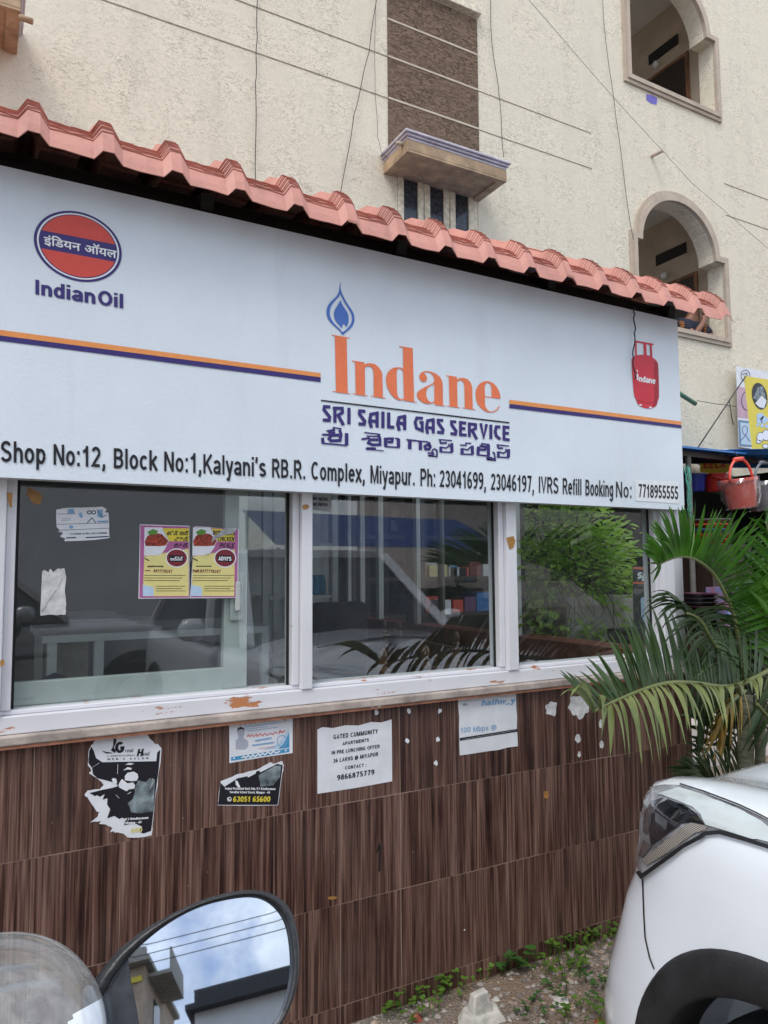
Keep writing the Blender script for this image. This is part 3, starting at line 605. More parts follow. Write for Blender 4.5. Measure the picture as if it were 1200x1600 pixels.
def hang_cable(name, pts, r, label, m='cable'):
    q = MB(); P = [Vector(p) for p in pts]; out = []
    for i in range(len(P) - 1):
        for k in range(8):
            t = k / 8; out.append(P[i].lerp(P[i + 1], t) + Vector((.006 * math.sin(3.1 * i + t * 6), 0, 0)))
    q.tube(out + [P[-1]], r, 6); o = q.build('cable', M[m], smooth=True); tag(o, label, 'cable', 'cables on the plaster wall'); return o
fc = lambda x, y, k=.03: PY(x, y, FY - k)
hang_cable('c', [fc(402, -60), fc(402, 60), fc(399, 130), fc(400, 300)], .0038, 'black cable hanging straight down the wall left of the brown panel')
hang_cable('c', [fc(596, -60), fc(577, 80), fc(553, 180), fc(530, 320)], .0038, 'black cable slanting down to the roof just left of the sunshade')
hang_cable('c', [fc(587, -60), fc(586, 120), fc(590, 215), fc(597, 240, .12), fc(640, 275, .06), fc(735, 302), fc(770, 285)], .0028, 'thin grey cable looping under the middle sunshade', 'cable_grey')
hang_cable('c', [fc(765, -60), fc(768, 60), fc(780, 150), fc(787, 245, .3)], .0038, 'black cable dropping onto the right end of the sunshade')
hang_cable('c', [fc(938, -60), fc(945, 50), fc(962, 180), fc(985, 350), fc(1000, 420)], .0034, 'cable running down left of the arched openings')
hang_cable('c', [fc(800, -30, .35), fc(955, 148, .3), fc(1080, 285, .25), fc(1260, 440, .2)], .0026, 'thin cable stretched diagonally across the plaster between the arches', 'cable_grey')
hang_cable('c', [PY(990, 480, 2.172), PY(992, 490, 2.17), PY(991, 520, 2.165), PY(990, 560, 2.168), PY(992, 592, 2.170)], .0028, 'short black cable hanging over the red cylinder picture')

# ------------------------------------------------------------------ the shop
SX1 = 2.785; SX0 = -3.2
shop = thing('gas_shop', (0, D, 0), 'small shop with wood grain tiled front and white framed windows', 'shop')
q = MB(); q.box(SX0, SX1, D, D + .12, 0, 1.0)
q.box(SX1 - .15, SX1 - .03, D + .121, FY - .01, 0, 1.0); q.build('tiled_wall', M['tiles'], shop)
q = MB(); q.box(SX0, SX1 - .02, D - .028, D + .13, 1.001, 1.026); o = q.build('window_ledge', M['ledge'], shop); bevel(o, .004)
q = MB(); q.box(SX0, SX1 - .02, D - .0235, D - .006, .992, 1.0005); q.build('ledge_edge', M['primer'], shop)
q = MB(); q.box(SX0, SX1 - .03, D - .006, D + .10, 1.027, 1.075); q.box(SX0, SX1 - .03, D + .012, D + .09, 1.0755, 1.088); o = q.build('window_rail', M['sill'], shop); bevel(o, .003)
def post(x0, x1, name='window_post', step=True, z1=2.2):
    q = MB(); q.box(x0 + (.025 if step else 0), x1, D - .012, D + .06, 1.0755, z1)
    if step: q.box(x0, x0 + .0245, D + .006, D + .075, 1.0885, z1)
    o = q.build(name, M['frame'], shop); bevel(o, .0035); return o
post(-.04, .074, step=False); post(.908, .972); post(1.748, 1.822); post(2.60, 2.652)
q = MB(); q.box(.0745, .099, D + .006, D + .075, 1.0885, 2.2); bevel(q.build('window_post', M['frame'], shop), .003)
q = MB(); q.tube([(2.725, D + .03, 1.03), (2.725, D + .03, 2.3)], .05, 20); q.build('corner_pipe', M['frame'], shop, smooth=True)
post(2.654, 2.70, step=False)
post(-1.4, -1.33)
for (a, b_) in ((.0995, .9075), (.9725, 1.7475), (1.8225, 2.5995), (-1.329, -.041)):
    q = MB(); q.face((a, D + .042, 1.0885), (b_, D + .042, 1.0885), (b_, D + .042, 2.3), (a, D + .042, 2.3)); q.build('pane', M['glass'], shop, fix=False)
    if a > 0:
        q = MB(); q.box(a, a + .008, D + .034, D + .0395, 1.0885, 2.2); q.build('glazing_seal', M['dark'], shop); q = MB(); q.box(b_ - .008, b_, D + .034, D + .0395, 1.0885, 2.2); q.build('glazing_seal', M['dark'], shop)
q = MB(); q.box(SX0, SX1 - .03, D + .0, D + .08, 2.2, 2.52); q.build('lintel', M['dark'], shop)
# sliding sash behind the left pane
q = MB(); ya, yb = D + .06, D + .085
q.box(.105, .70, ya, yb, 1.09, 1.155); q.box(.70, .775, ya, yb, 1.09, 2.2); so = q.build('sash', M['alu'], shop); bevel(so, .003)
q = MB(); q.box(.715, .760, ya - .012, ya - .0005, 1.30, 1.455); h_ = q.build('lock_plate', M['alu'], so); bevel(h_, .008, 3)
q = MB(); q.box(.728, .746, ya - .026, ya - .0125, 1.33, 1.425); bevel(q.build('latch', M['alu'], so), .006, 3)
# inside
q = MB(); q.face((SX0, D + .12, .45), (SX1 - .15, D + .12, .45), (SX1 - .15, FY - .02, .45), (SX0, FY - .02, .45)); q.build('floor', M['floor_in'], shop, fix=False)
q = MB(); q.face((SX0, D + .05, 2.5), (SX1 - .02, D + .05, 2.5), (SX1 - .02, FY - .02, 2.5), (SX0, FY - .02, 2.5)); q.build('ceiling', M['wall_in'], shop, fix=False)
q = MB(); q.box(SX0, SX1 - .15, FY - .06, FY - .02, .45, 2.5); q.box(SX0 - .1, SX0, D, FY - .02, 0, 2.5); q.build('inner_wall', M['wall_in'], shop)
q = MB(); q.box(SX1 - .19, SX1 - .005, D + .12, FY - .1, 1.001, 1.09); q.build('side_ledge', M['red_ledge'], shop)
ys = [2.36, 3.23, 4.30, 5.25, 6.0]
q = MB(); q.box(SX1 - .14, SX1 - .04, 5.96, 6.02, 1.091, 2.49); q.build('side_post', M['frame'], shop)
for yy in (3.30, 4.36, 5.42):
    q = MB(); q.box(SX1 - .13, SX1 - .045, yy, yy + .13, 1.091, 2.49); q.build('side_post', M['dark_wood'], shop)
    q = MB(); q.box(SX1 - .145, SX1 - .115, yy - .05, yy - .001, 1.091, 2.49); q.build('side_bead', M['white_steel'], shop)
for yy in (4.86, 5.16, 5.7):
    q = MB(); q.box(SX1 - .14, SX1 - .10, yy, yy + .05, 1.091, 2.49); q.build('side_bead', M['white_steel'], shop)
q = MB(); q.face((SX1 - .098, 2.361, 1.0905), (SX1 - .098, 5.959, 1.0905), (SX1 - .098, 5.959, 2.48), (SX1 - .098, 2.361, 2.48)); q.build('side_pane', M['glass_in'], shop, fix=False)

# roof of pressed metal tile sheets
P_ = .1848
def eave(x):
    if x < 1.06: return 2.572 + (2.541 - 2.572) * (x - .02) / 1.04
    return 2.541 + (2.533 - 2.541) * (x - 1.06) / 1.77
prof = [(0, 0), (.009, .028), (.023, .060)]
yb_, zb0 = .0245, .0620
for i in range(8):
    prof += [(yb_, zb0), (yb_ + .0050, zb0 + .0088), (yb_ + .0022, zb0 + .0112)]
    yb_ += .0078 + .0011 * i; zb0 += .0119 - .0006 * i
prof += [(yb_ + .02, zb0 + .008), (.22, .195), (.40, .235), (.405, .227), (.60, .275), (.605, .267), (1.2, .42), (2.4, .72), (4.0, 1.12)]
crest0 = .065
def ridge(x):
    u = (x - crest0) % P_
    if u < .022: return u / .022
    if u < .052: return 1
    if u < .076: return 1 - (u - .052) / .024
    return 0
roof = thing('tile_roof', (1, 2.05, 2.5), 'salmon pink pressed metal tile roof along the top of the shop sign', 'roof')
k0 = -12; bounds = [(-12, 1), (1, 7), (7, 13), (13, 16)]
XR = 2.83
for si, (ka, kb) in enumerate([(-14, -6), (-6, 5), (5, 10), (10, 15)]):
    xa = crest0 + ka * P_ + .022; xb = crest0 + kb * P_ + (.060 if kb < 15 else .068)
    xs = set([xa, xb])
    for k in range(ka, kb + 1):
        for u in (0, .004, .018, .022, .027, .047, .052, .057, .071, .076, .081, .112, .128, .144): xs.add(crest0 + k * P_ + u)
    xs = sorted(x for x in xs if xa <= x <= xb)
    q = MB(); b = 0; n = len(prof); lift = .0055 * (si % 2)
    for x in xs:
        hgt = ridge(x); zc = eave(x)
        for i, (dy, dz) in enumerate(prof):
            jit = .0015 * math.sin(x * 47 + i)
            u = (x - crest0) % P_
            notch = .0022 if (hgt == 0 and abs(u - .128) < .012 and .03 < dy < .11) else 0
            q.v.append(Vector((x, 2.05 + dy - hgt * .004, zc + dz * (1 - .10 * (1 - hgt)) + hgt * .026 + lift + jit - notch)))
    for a in range(len(xs) - 1):
        for i in range(n - 1):
            q.f.append([a * n + i, (a + 1) * n + i, (a + 1) * n + i + 1, a * n + i + 1]); q.mi.append(0)
    o = q.build('roof_sheet', M['terracotta'], roof, fix=False)
    md = o.modifiers.new('thick', 'SOLIDIFY'); md.thickness = .003; md.offset = -1
# rafters, plus a near-black board added as the shadow band under the eave
q = MB(); q.box(-2.6, 2.76, 2.236, 2.26, 2.40, 2.60); q.box(-2.6, 2.80, 2.30, 2.34, 2.60, 2.66)
for k in range(8): q.bar((-2.2 + k * .7, 2.20, 2.60), (-2.2 + k * .7, 5.9, 3.50), .04, .05)
q.build('rafter_shade', M['dark'], roof)

# ------------------------------------------------------------------ shop sign
SY = 2.185
sign = thing('shop_sign', (1.2, SY, 1.7), 'long white shop signboard with orange lettering and blue flame under the tile roof', 'signboard')
sg = lambda x, y, l=0.0: PY(x, y, SY - .001 - l)
zt, zb_ = PY(1057, 500, SY).z, PY(1071, 797, SY).z; xr = PY(1064, 650, SY).x
q = MB(); nx, nz_ = 60, 16; x0 = -2.6
for i in range(nx + 1):
    for j in range(nz_ + 1):
        x = x0 + (xr - x0) * i / nx; z = zb_ + (zt - zb_) * j / nz_
        q.v.append(Vector((x, SY + 0.0005 * math.sin(x * 9) * math.sin(z * 5), z)))
for i in range(nx):
    for j in range(nz_):
        a = i * (nz_ + 1) + j; q.f.append([a, a + nz_ + 1, a + nz_ + 2, a + 1]); q.mi.append(0)
q.build('banner', M['flex'], sign, fix=False)
q = MB(); q.box(x0, xr, SY + .004, SY + .045, zb_, zb_ + .02); q.box(xr - .02, xr, SY + .004, SY + .045, zb_ + .0205, zt - .001); q.box(x0, xr - .021, SY + .004, SY + .045, zt - .021, zt - .001); q.build('sign_frame', M['flex_edge'], sign)
q = MB(); q.box(x0, xr - .021, SY + .03, SY + .034, zb_ + .021, zt - .022); q.build('sign_back', M['dark'], sign)
# stripes
for nm, pts in (('ink_stripe', [(-160, 493.5), (501, 583), (501, 589.5), (-160, 503)]), ('ink_stripe', [(796, 624.5), (1064.5, 658.5), (1064.5, 664), (796, 631)]), ('ink_navy', [(-160, 503.2), (501, 589.8), (501, 597), (-160, 511.5)]), ('ink_navy', [(796, 631.3), (1064.5, 664.3), (1065, 669), (796, 637.5)])):
    q = MB(); q.add([sg(x, y, .001) for x, y in pts], [[0, 1, 2, 3]]); q.build('stripe', M[nm], sign, fix=False)
# round emblem
c0 = sg(123.4, 385.2); pl, pr = sg(54.8, 372), sg(192, 398); ra = (pr.x - pl.x) / 2; pt_, pb_ = sg(113, 328.7), sg(135, 441.5); rb = (pt_.z - pb_.z) / 2
def disc(k, lift, a0=0, a1=360, cut=None):
    q = MB(); pts = [(c0.x + ra * k * math.cos(R(a)), c0.z + rb * k * math.sin(R(a))) for a in [a0 + (a1 - a0) * i / 60 for i in range(60 if a1 - a0 >= 360 else 61)]]
    return q.add([(p[0], SY - .001 - lift, p[1]) for p in pts], [list(range(len(pts)))])
disc(1, .0006).build('emblem_ring', M['ink_navy'], sign, fix=False); disc(.935, .0010).build('emblem_ring', M['ink_white'], sign, fix=False); disc(.895, .0014).build('emblem_ring', M['ink_navy'], sign, fix=False)
q = MB()
ha = math.degrees(math.asin(.255 / .87))
for s0 in (ha, 180 + ha): q.v; q_ = disc(.87, .0018, s0, s0 + 180 - 2 * ha); q.add(q_.v, q_.f)
q.build('emblem_field', M['ink_red'], sign, fix=False)
q = MB()
font_text(q, 'इंिडयन', lambda x, y, l: sg(x, y, .0026 + l), (68.5, 381), (126, 392.5), 17.5, .018); q.build('emblem_lettering', M['ink_white'], sign, fix=False); q = MB(); font_text(q, 'ऑयल', lambda x, y, l: sg(x, y, .0026 + l), (132, 393.5), (182.5, 403.5), 17.5, .018); q.build('emblem_lettering', M['ink_white'], sign, fix=False)
q = MB(); px_text(q, 'Indian', lambda x, y, l: sg(x, y, .001 + l), (54.5, 459.5), (149, 475), 23, t=.19); q.build('lettering', M['ink_navy'], sign, fix=False); q = MB(); px_text(q, 'Oil', lambda x, y, l: sg(x, y, .001 + l), (153.5, 475.5), (193, 482), 22.5, t=.19); q.build('lettering', M['ink_navy'], sign, fix=False)
# flame and big orange word
q = MB(); O1 = (500, 430)
fo = [(262, 65), (245, 95), (240, 140), (250, 190), (275, 250), (320, 330), (370, 400), (400, 460), (407, 520), (392, 580), (355, 630), (300, 670), (265, 708), (255, 680), (220, 640), (160, 590), (110, 540), (80, 480), (75, 420), (90, 360), (130, 305), (185, 260), (220, 210), (228, 160), (235, 100)]
fi = [(240, 215), (255, 260), (300, 340), (350, 415), (375, 470), (378, 520), (365, 570), (325, 620), (265, 675), (240, 635), (190, 590), (140, 530), (115, 470), (115, 410), (135, 350), (180, 295), (220, 255)]
px_poly(q, [smooth_loop(fo, 2), smooth_loop(fi, 2)], O1, 7.5, sg, .001)
px_poly(q, smooth_loop([(240, 285), (255, 330), (290, 390), (325, 440), (337, 490), (335, 550), (320, 590), (300, 612), (297, 580), (275, 570), (262, 580), (262, 630), (240, 600), (200, 560), (170, 510), (162, 450), (180, 390), (215, 345)], 1), O1, 7.5, sg, .001)
q.build('flame_mark', M['ink_blue'], sign, fix=False)
q = MB()
px_poly(q, [(133, 695), (352, 732), (350, 742), (312, 735), (325, 1381), (362, 1386), (360, 1393), (143, 1363), (145, 1355), (188, 1360), (175, 714), (135, 705)], O1, 7.5, sg, .001)
px_poly(q, [(376, 998), (521, 1021), (523, 1047), (545, 1035), (590, 1030), (640, 1040), (690, 1078), (722, 1130), (730, 1160), (737, 1431), (770, 1437), (768, 1445), (595, 1418), (597, 1410), (632, 1416), (628, 1140), (620, 1100), (600, 1072), (570, 1063), (545, 1070), (525, 1085), (527, 1404), (563, 1410), (561, 1417), (383, 1393), (385, 1385), (420, 1390), (412, 1015), (376, 1009)], O1, 7.5, sg, .001)
px_poly(q, [[(927, 828), (1087, 855), (1103, 1478), (1137, 1484), (1135, 1492), (990, 1470), (989, 1457), (960, 1467), (920, 1462), (870, 1435), (825, 1385), (790, 1315), (775, 1250), (775, 1200), (792, 1145), (825, 1105), (870, 1082), (920, 1078), (960, 1085), (977, 1100), (975, 850), (927, 838)],
    [(975, 1130), (955, 1100), (925, 1090), (905, 1105), (897, 1150), (900, 1300), (905, 1390), (918, 1430), (940, 1450), (965, 1452), (985, 1440)]], O1, 7.5, sg, .001)
O2 = (640, 530)
px_poly(q, [[(115, 440), (118, 415), (140, 390), (175, 375), (215, 372), (260, 382), (310, 405), (355, 440), (378, 480), (388, 520), (392, 775), (420, 780), (420, 787), (295, 770), (293, 740), (260, 752), (215, 757), (170, 747), (125, 720), (95, 690), (85, 655), (95, 620), (130, 590), (180, 560), (240, 535), (275, 515), (290, 490), (285, 450), (268, 415), (240, 392), (210, 385), (180, 388), (165, 400), (190, 415), (203, 445), (200, 475), (185, 498), (160, 500), (135, 487), (118, 462)],
    [(290, 525), (250, 545), (215, 565), (197, 600), (193, 640), (200, 680), (220, 720), (250, 740), (275, 735), (291, 722)]], O2, 7.5, sg, .001)
px_poly(q, [(430, 422), (553, 440), (555, 470), (590, 455), (630, 452), (680, 470), (715, 505), (732, 550), (735, 580), (740, 817), (770, 822), (770, 830), (618, 808), (618, 800), (648, 805), (642, 560), (637, 520), (615, 485), (590, 480), (560, 500), (557, 515), (562, 793), (592, 798), (592, 806), (436, 785), (436, 777), (470, 783), (460, 436), (430, 431)], O2, 7.5, sg, .001)
px_poly(q, [[(1065, 697), (885, 677), (883, 700), (883, 760), (895, 800), (915, 830), (945, 848), (980, 845), (1020, 822), (1050, 780), (1057, 785), (1030, 830), (990, 855), (940, 860), (890, 845), (840, 810), (800, 760), (780, 710), (772, 640), (780, 590), (805, 540), (840, 508), (885, 490), (930, 492), (980, 515), (1020, 555), (1050, 610), (1063, 660)],
    [(883, 667), (960, 676), (960, 590), (955, 550), (940, 520), (915, 510), (893, 520), (880, 550), (880, 600)]], O2, 7.5, sg, .001)
q.build('lettering', M['ink_orange'], sign, fix=False)
q = MB(); OC = (490, 620); OD = (640, 640); lf = lambda x, y, l: sg(x, y, .001 + l)
for q4 in stroke2([(501.5, 625.5), (796, 660.5)], 2.2): q.add([sg(p[0], p[1], .001) for p in q4], [[0, 1, 2, 3]])
q.build('rule_line', M['ink_black'], sign, fix=False)
q = MB()
px_strokes(q, [[(197, 118), (128, 115), (122, 150), (188, 235), (183, 275), (108, 270)], [(250, 150), (250, 303)], [(225, 132), (335, 134), (338, 185), (288, 215), (352, 332)], [(415, 128), (415, 322)], [(608, 170), (542, 165), (537, 200), (600, 285), (595, 320), (526, 316)], [(680, 362), (657, 290), (672, 205), (765, 187)], [(745, 200), (745, 360)], [(665, 282), (745, 287)], [(813, 172), (813, 367)], [(880, 182), (880, 352), (947, 358)], [(1006, 397), (985, 320), (1002, 242), (1087, 225)], [(1068, 240), (1068, 390)], [(990, 308), (1070, 314)]], OC, 7.5, lf, 38)
q.build('lettering', M['ink_navy'], sign, fix=False); q = MB()
px_strokes(q, [[(148, 95), (80, 92), (62, 140), (78, 205), (140, 230), (140, 142), (110, 140)], [(200, 266), (187, 200), (200, 122), (277, 108)], [(262, 120), (262, 262)], [(190, 198), (262, 203)], [(372, 118), (318, 117), (318, 148), (370, 220), (364, 253), (306, 248)], [(515, 135), (464, 133), (464, 165), (513, 235), (508, 270), (452, 264)], [(625, 150), (562, 142), (562, 276), (630, 282)], [(562, 206), (616, 211)], [(660, 170), (660, 302)], [(643, 155), (728, 165), (728, 208), (690, 228), (742, 328)], [(785, 150), (818, 308), (850, 160)], [(897, 165), (897, 325)], [(1002, 190), (957, 190), (945, 240), (957, 290), (1002, 327)], [(1102, 198), (1042, 192), (1042, 327), (1104, 335)], [(1042, 258), (1096, 262)]], OD, 7.06, lf, 33)
q.build('lettering', M['ink_navy'], sign, fix=False)
q = MB()
px_strokes(q, [(26, [(235, 362), (240, 388), (170, 400), (190, 418), (255, 420)]), (15, [(225, 358), (328, 374)]), (35, [(305, 385), (322, 440), (310, 512), (205, 515), (180, 490), (212, 450), (300, 447)]), (24, [(100, 442), (212, 446)]), (37, [(105, 480), (112, 545)]), (18, [(95, 543), (392, 570)]), (42, [(387, 425), (387, 570)]),
    (15, [(595, 418), (782, 440)]), (15, [(622, 460), (772, 466)]), (32, [(760, 438), (778, 490), (780, 560), (690, 562), (642, 540), (662, 503), (760, 503)]), (24, [(563, 497), (662, 482)]), (18, [(622, 598), (722, 602), (722, 618), (622, 612), (622, 598)]), (12, [(715, 622), (822, 633)]),
    (42, [(845, 478), (845, 575)]), (18, [(830, 582), (1010, 594)]), (40, [(995, 490), (995, 590)]), (29, [(860, 490), (928, 490), (920, 530), (868, 530)]), (16, [(955, 485), (1000, 490)]), (17, [(1087, 502), (1200, 512)]), (42, [(1128, 505), (1128, 612)])], OC, 7.5, lf)
q.build('lettering', M['ink_navy'], sign, fix=False); q = MB()
px_strokes(q, [(16, [(0, 337), (205, 356)]), (37, [(120, 345), (120, 446)]), (30, [(210, 358), (230, 410), (215, 438), (178, 435), (168, 405), (195, 388), (226, 392)]), (14, [(266, 430), (244, 470)]), (17, [(200, 482), (260, 476), (265, 498), (205, 508), (302, 516), (302, 450), (270, 430)]), (14, [(323, 330), (468, 342)]), (20, [(335, 338), (345, 370), (412, 366)]), (32, [(345, 408), (345, 460)]), (16, [(330, 465), (470, 472)]), (35, [(465, 370), (468, 470)]), (16, [(345, 412), (400, 425), (440, 400), (430, 378)]),
    (15, [(557, 390), (622, 394), (622, 370), (680, 372)]), (34, [(580, 425), (580, 485)]), (16, [(560, 488), (700, 496)]), (35, [(690, 398), (695, 495)]), (16, [(580, 430), (640, 445), (672, 412)]), (16, [(790, 374), (882, 386)]), (20, [(800, 380), (802, 402)]), (35, [(760, 408), (755, 490)]), (18, [(740, 498), (880, 512)]), (35, [(870, 392), (870, 505)]), (26, [(770, 440), (830, 444), (850, 410), (772, 402)]), (14, [(870, 520), (942, 546)]), (18, [(848, 532), (900, 530), (905, 550), (850, 548), (946, 557), (935, 480), (915, 470)]),
    (14, [(962, 388), (1096, 402)]), (20, [(970, 398), (985, 425), (1032, 425)]), (32, [(980, 460), (980, 520)]), (16, [(962, 522), (1098, 530)]), (35, [(1093, 435), (1090, 525)]), (16, [(980, 467), (1040, 480), (1070, 455), (1058, 432)])], OD, 7.06, lf)
q.build('lettering', M['ink_navy'], sign, fix=False)
# address line
q = MB()
def ly(x): return 722.6 + (x - 20) * (780.5 - 722.6) / (1025 - 20)       # baseline
def lh(x): return 33.5 + (x - 20) * (24.2 - 33.5) / (1025 - 20)          # cap height
for wd, a, b_ in (('Shop', 0.5, 72), ('No:12,', 83, 166), ('Block', 177, 246), ('No:1,', 256, 316), ('Kalyani’s', 317, 416), ('RB.R.', 424.5, 478), ('Complex,', 486, 571), ('Miyapur.', 578.5, 649), ('Ph:', 656.5, 681), ('23041699,', 687, 760), ('23046197,', 767, 835), ('IVRS', 841.5, 873), ('Refill', 879, 909), ('Booking', 914.5, 958.5), ('No:', 962, 988), ):
    q = MB(); px_text(q, wd, lf, (a, ly(a)), (b_, ly(b_)), lh((a + b_) / 2), t=.115 if wd == 'No:' else .148, gap=.06); q.build('lettering', M['ink_black'], sign, fix=False)
q = MB(); OF = (975, 480)
q.add([sg(975 + 85 / 5, 480 + 1348 / 5, .0006), sg(975 + 425 / 5, 480 + 1362 / 5, .0006), sg(975 + 433 / 5, 480 + 1535 / 5, .0006), sg(975 + 90 / 5, 480 + 1512 / 5, .0006)], [[0, 1, 2, 3]]); ns = q.build('number_sticker', M['ink_white'], sign, fix=False)
q = MB(); px_text(q, '7718955555', lambda x, y, l: sg(x, y, .0014 + l), (997.5, 776.5), (1060, 780.5), 20.5, t=.17, gap=.05); q.build('lettering', M['ink_black'], ns, fix=False)
# printed picture of the red gas cylinder
q = MB(); px_poly(q, smooth_loop([(57, 410), (70, 385), (110, 372), (180, 370), (230, 395), (262, 425), (270, 470), (275, 700), (262, 740), (255, 770), (225, 787), (180, 792), (130, 777), (105, 755), (98, 725), (80, 700), (70, 600)], 1), OF, 5, sg, .0008)
px_strokes(q, [(14, [(83, 266), (230, 292)]), (13, [(92, 265), (95, 385)]), (22, [(163, 275), (168, 380)]), (14, [(210, 290), (217, 400)])], OF, 5, lambda x, y, l: sg(x, y, .0008 + l)); cp = q.build('cylinder_picture', M['ink_crimson'], sign, fix=False)
q = MB(); px_poly(q, [(238, 420), (262, 432), (270, 480), (274, 700), (262, 735), (252, 772), (228, 782), (240, 700)], OF, 5, sg, .0013); px_strokes(q, [(5, [(100, 724), (180, 750), (262, 738)]), (4, [(205, 290), (208, 385)])], OF, 5, lambda x, y, l: sg(x, y, .0013 + l)); q.build('print_dark', M['ink_dkred'], cp, fix=False)
q = MB(); px_poly(q, [(118, 758), (140, 760), (138, 770), (120, 768)], OF, 5, sg, .0017); px_poly(q, [(196, 776), (218, 778), (216, 788), (198, 788)], OF, 5, sg, .0017); px_strokes(q, [(12, [(105, 520), (108, 570)]), (7, [(102, 488), (106, 508)])], OF, 5, lambda x, y, l: sg(x, y, .0017 + l))
px_text(q, 'ndane', lambda x, y, l: sg(x, y, .0017 + l), (975 + 118 / 5, 480 + 580 / 5), (975 + 246 / 5, 480 + 600 / 5), 9.5, t=.2, gap=.04); q.build('print_lettering', M['ink_white'], cp, fix=False)
# ------------------------------------------------------------------ papers on the tiled wall
wp = lambda x, y, l=0.0: PY(x, y, D - .0012 - l)
def lifted(f, k): return lambda x, y, l=0.0: f(x, y, l + k)
def paper(name, label, cat, px, mp, base_px, m='paper', group=None):
    """thing made of a paper sheet and its printed layers"""
    t = thing(name, mp(*base_px), label, cat, group)
    q = MB(); q.poly2([px], mp); q.build('sheet', M[m], t, fix=False); return t
def layer(t, name, m, loops, mp, org=(0, 0), scale=1, lift=.0005):
    q = MB(); px_poly(q, loops, org, scale, mp, lift); return q.build(name, M[m], t, fix=False)
def rough(pts, k=2.0, n=3, seed=1):
    """ragged version of an outline (torn edge)"""
    rnd = random.Random(seed); out = []
    for i in range(len(pts)):
        a, b = pts[i], pts[(i + 1) % len(pts)]
        for j in range(n):
            t = j / n; out.append((a[0] + (b[0] - a[0]) * t + (rnd.uniform(-k, k) if j else 0), a[1] + (b[1] - a[1]) * t + (rnd.uniform(-k, k) if j else 0)))
    return out
def to(org, s, pts): return [(org[0] + p[0] / s, org[1] + p[1] / s) for p in pts]
# torn barber poster
OG, SG = (130, 1140), 9.23
outl = [(150, 185), (185, 140), (260, 125), (330, 90), (420, 85), (480, 75), (560, 120), (600, 80), (690, 60), (800, 75), (920, 75), (960, 130), (1010, 170), (1030, 200), (1085, 215), (1130, 280), (1100, 560), (1055, 900), (1010, 1300), (985, 1530), (900, 1545), (640, 1555), (560, 1495), (470, 1485), (440, 1465), (380, 1480), (420, 1420), (330, 1370), (230, 1360), (260, 1320), (100, 1340), (190, 1270), (245, 1190), (190, 1180), (150, 1110), (75, 1000), (20, 945), (60, 880), (240, 860), (290, 800), (270, 760), (130, 660), (85, 630), (115, 590), (65, 500), (80, 300), (110, 230)]
t = paper('poster', 'torn black and white barber poster with a bearded man, leftmost on the tiles', 'poster', to(OG, SG, rough(outl, 9, 3, 3)), wp, (195, 1310))
layer(t, 'black_print', 'ink_black', [(115, 245), (150, 300), (185, 410), (275, 470), (1055, 455), (1068, 330), (1112, 290), (1090, 560), (1045, 900), (1000, 1300), (980, 1460), (870, 1500), (800, 1470), (850, 1400), (740, 1350), (590, 1380), (610, 1290), (560, 1270), (520, 1290), (450, 1245), (345, 1280), (390, 1150), (345, 1080), (350, 990), (280, 1010), (310, 930), (240, 970), (200, 945), (170, 960), (90, 915), (270, 870), (420, 840), (500, 815), (480, 780), (380, 745), (200, 700), (140, 640), (130, 560), (75, 480), (88, 310)], wp, OG, SG)
layer(t, 'grain_print', 'tealink', [(790, 730), (900, 760), (960, 700), (1035, 720), (1030, 850), (1010, 1180), (800, 1210), (690, 1190), (660, 1090), (640, 1065), (715, 1000), (745, 900), (745, 850)], wp, OG, SG, .0008)
q = MB()
for lp in ([(600, 670), (640, 622), (730, 605), (785, 640), (795, 690), (770, 738), (700, 745), (600, 730)], [(508, 800), (530, 750), (560, 712), (600, 745), (640, 775), (720, 762), (750, 805), (735, 852), (660, 862), (625, 890), (520, 835)], [(410, 715), (440, 698), (475, 710), (490, 770), (460, 780), (430, 765)], [(575, 590), (640, 540), (700, 555), (690, 580), (640, 575)], [(600, 510), (660, 480), (735, 490), (690, 510), (640, 505)]): px_poly(q, lp, OG, SG, wp, .0011); q.build('white_print', M['paper'], t, fix=False); q = MB()
px_strokes(q, [(8, [(640, 930), (690, 900)]), (6, [(500, 500), (495, 640)]), (5, [(470, 940), (520, 990)]), (4, [(130, 545), (235, 480)]), (5, [(960, 850), (1010, 760), (1000, 700)]), (5, [(990, 1000), (1020, 950)])], OG, SG, lambda x, y, l: wp(x, y, .0011 + l)); q.build('white_print', M['paper'], t, fix=False)
q = MB(); f = lambda x, y, l: wp(x, y, .0008 + l)
for lp in ([(270, 305), (330, 320), (400, 330), (440, 340), (330, 345)], [(440, 130), (480, 130), (475, 190), (440, 260), (470, 300), (460, 340), (400, 300), (430, 240)]): px_poly(q, lp, OG, SG, wp, .0008)
px_text(q, 'G', f, to(OG, SG, [(465, 335)])[0], to(OG, SG, [(590, 325)])[0], 16, t=.26); px_text(q, 'reat', f, to(OG, SG, [(598, 330)])[0], to(OG, SG, [(720, 325)])[0], 6, t=.12, shear=.2); px_text(q, 'H', f, to(OG, SG, [(770, 388)])[0], to(OG, SG, [(850, 384)])[0], 11.5, t=.24, shear=.22); px_text(q, 'ead', f, to(OG, SG, [(850, 380)])[0], to(OG, SG, [(950, 374)])[0], 6.5, t=.12, shear=.2)
px_text(q, 'A PROFESSIONAL', f, to(OG, SG, [(345, 395)])[0], to(OG, SG, [(750, 380)])[0], 2.6, t=.14, gap=.2); px_text(q, 'MEN’S SALON', f, to(OG, SG, [(350, 440)])[0], to(OG, SG, [(940, 425)])[0], 3, t=.16, gap=.6); q.build('lettering', M['ink_black'], t, fix=False)
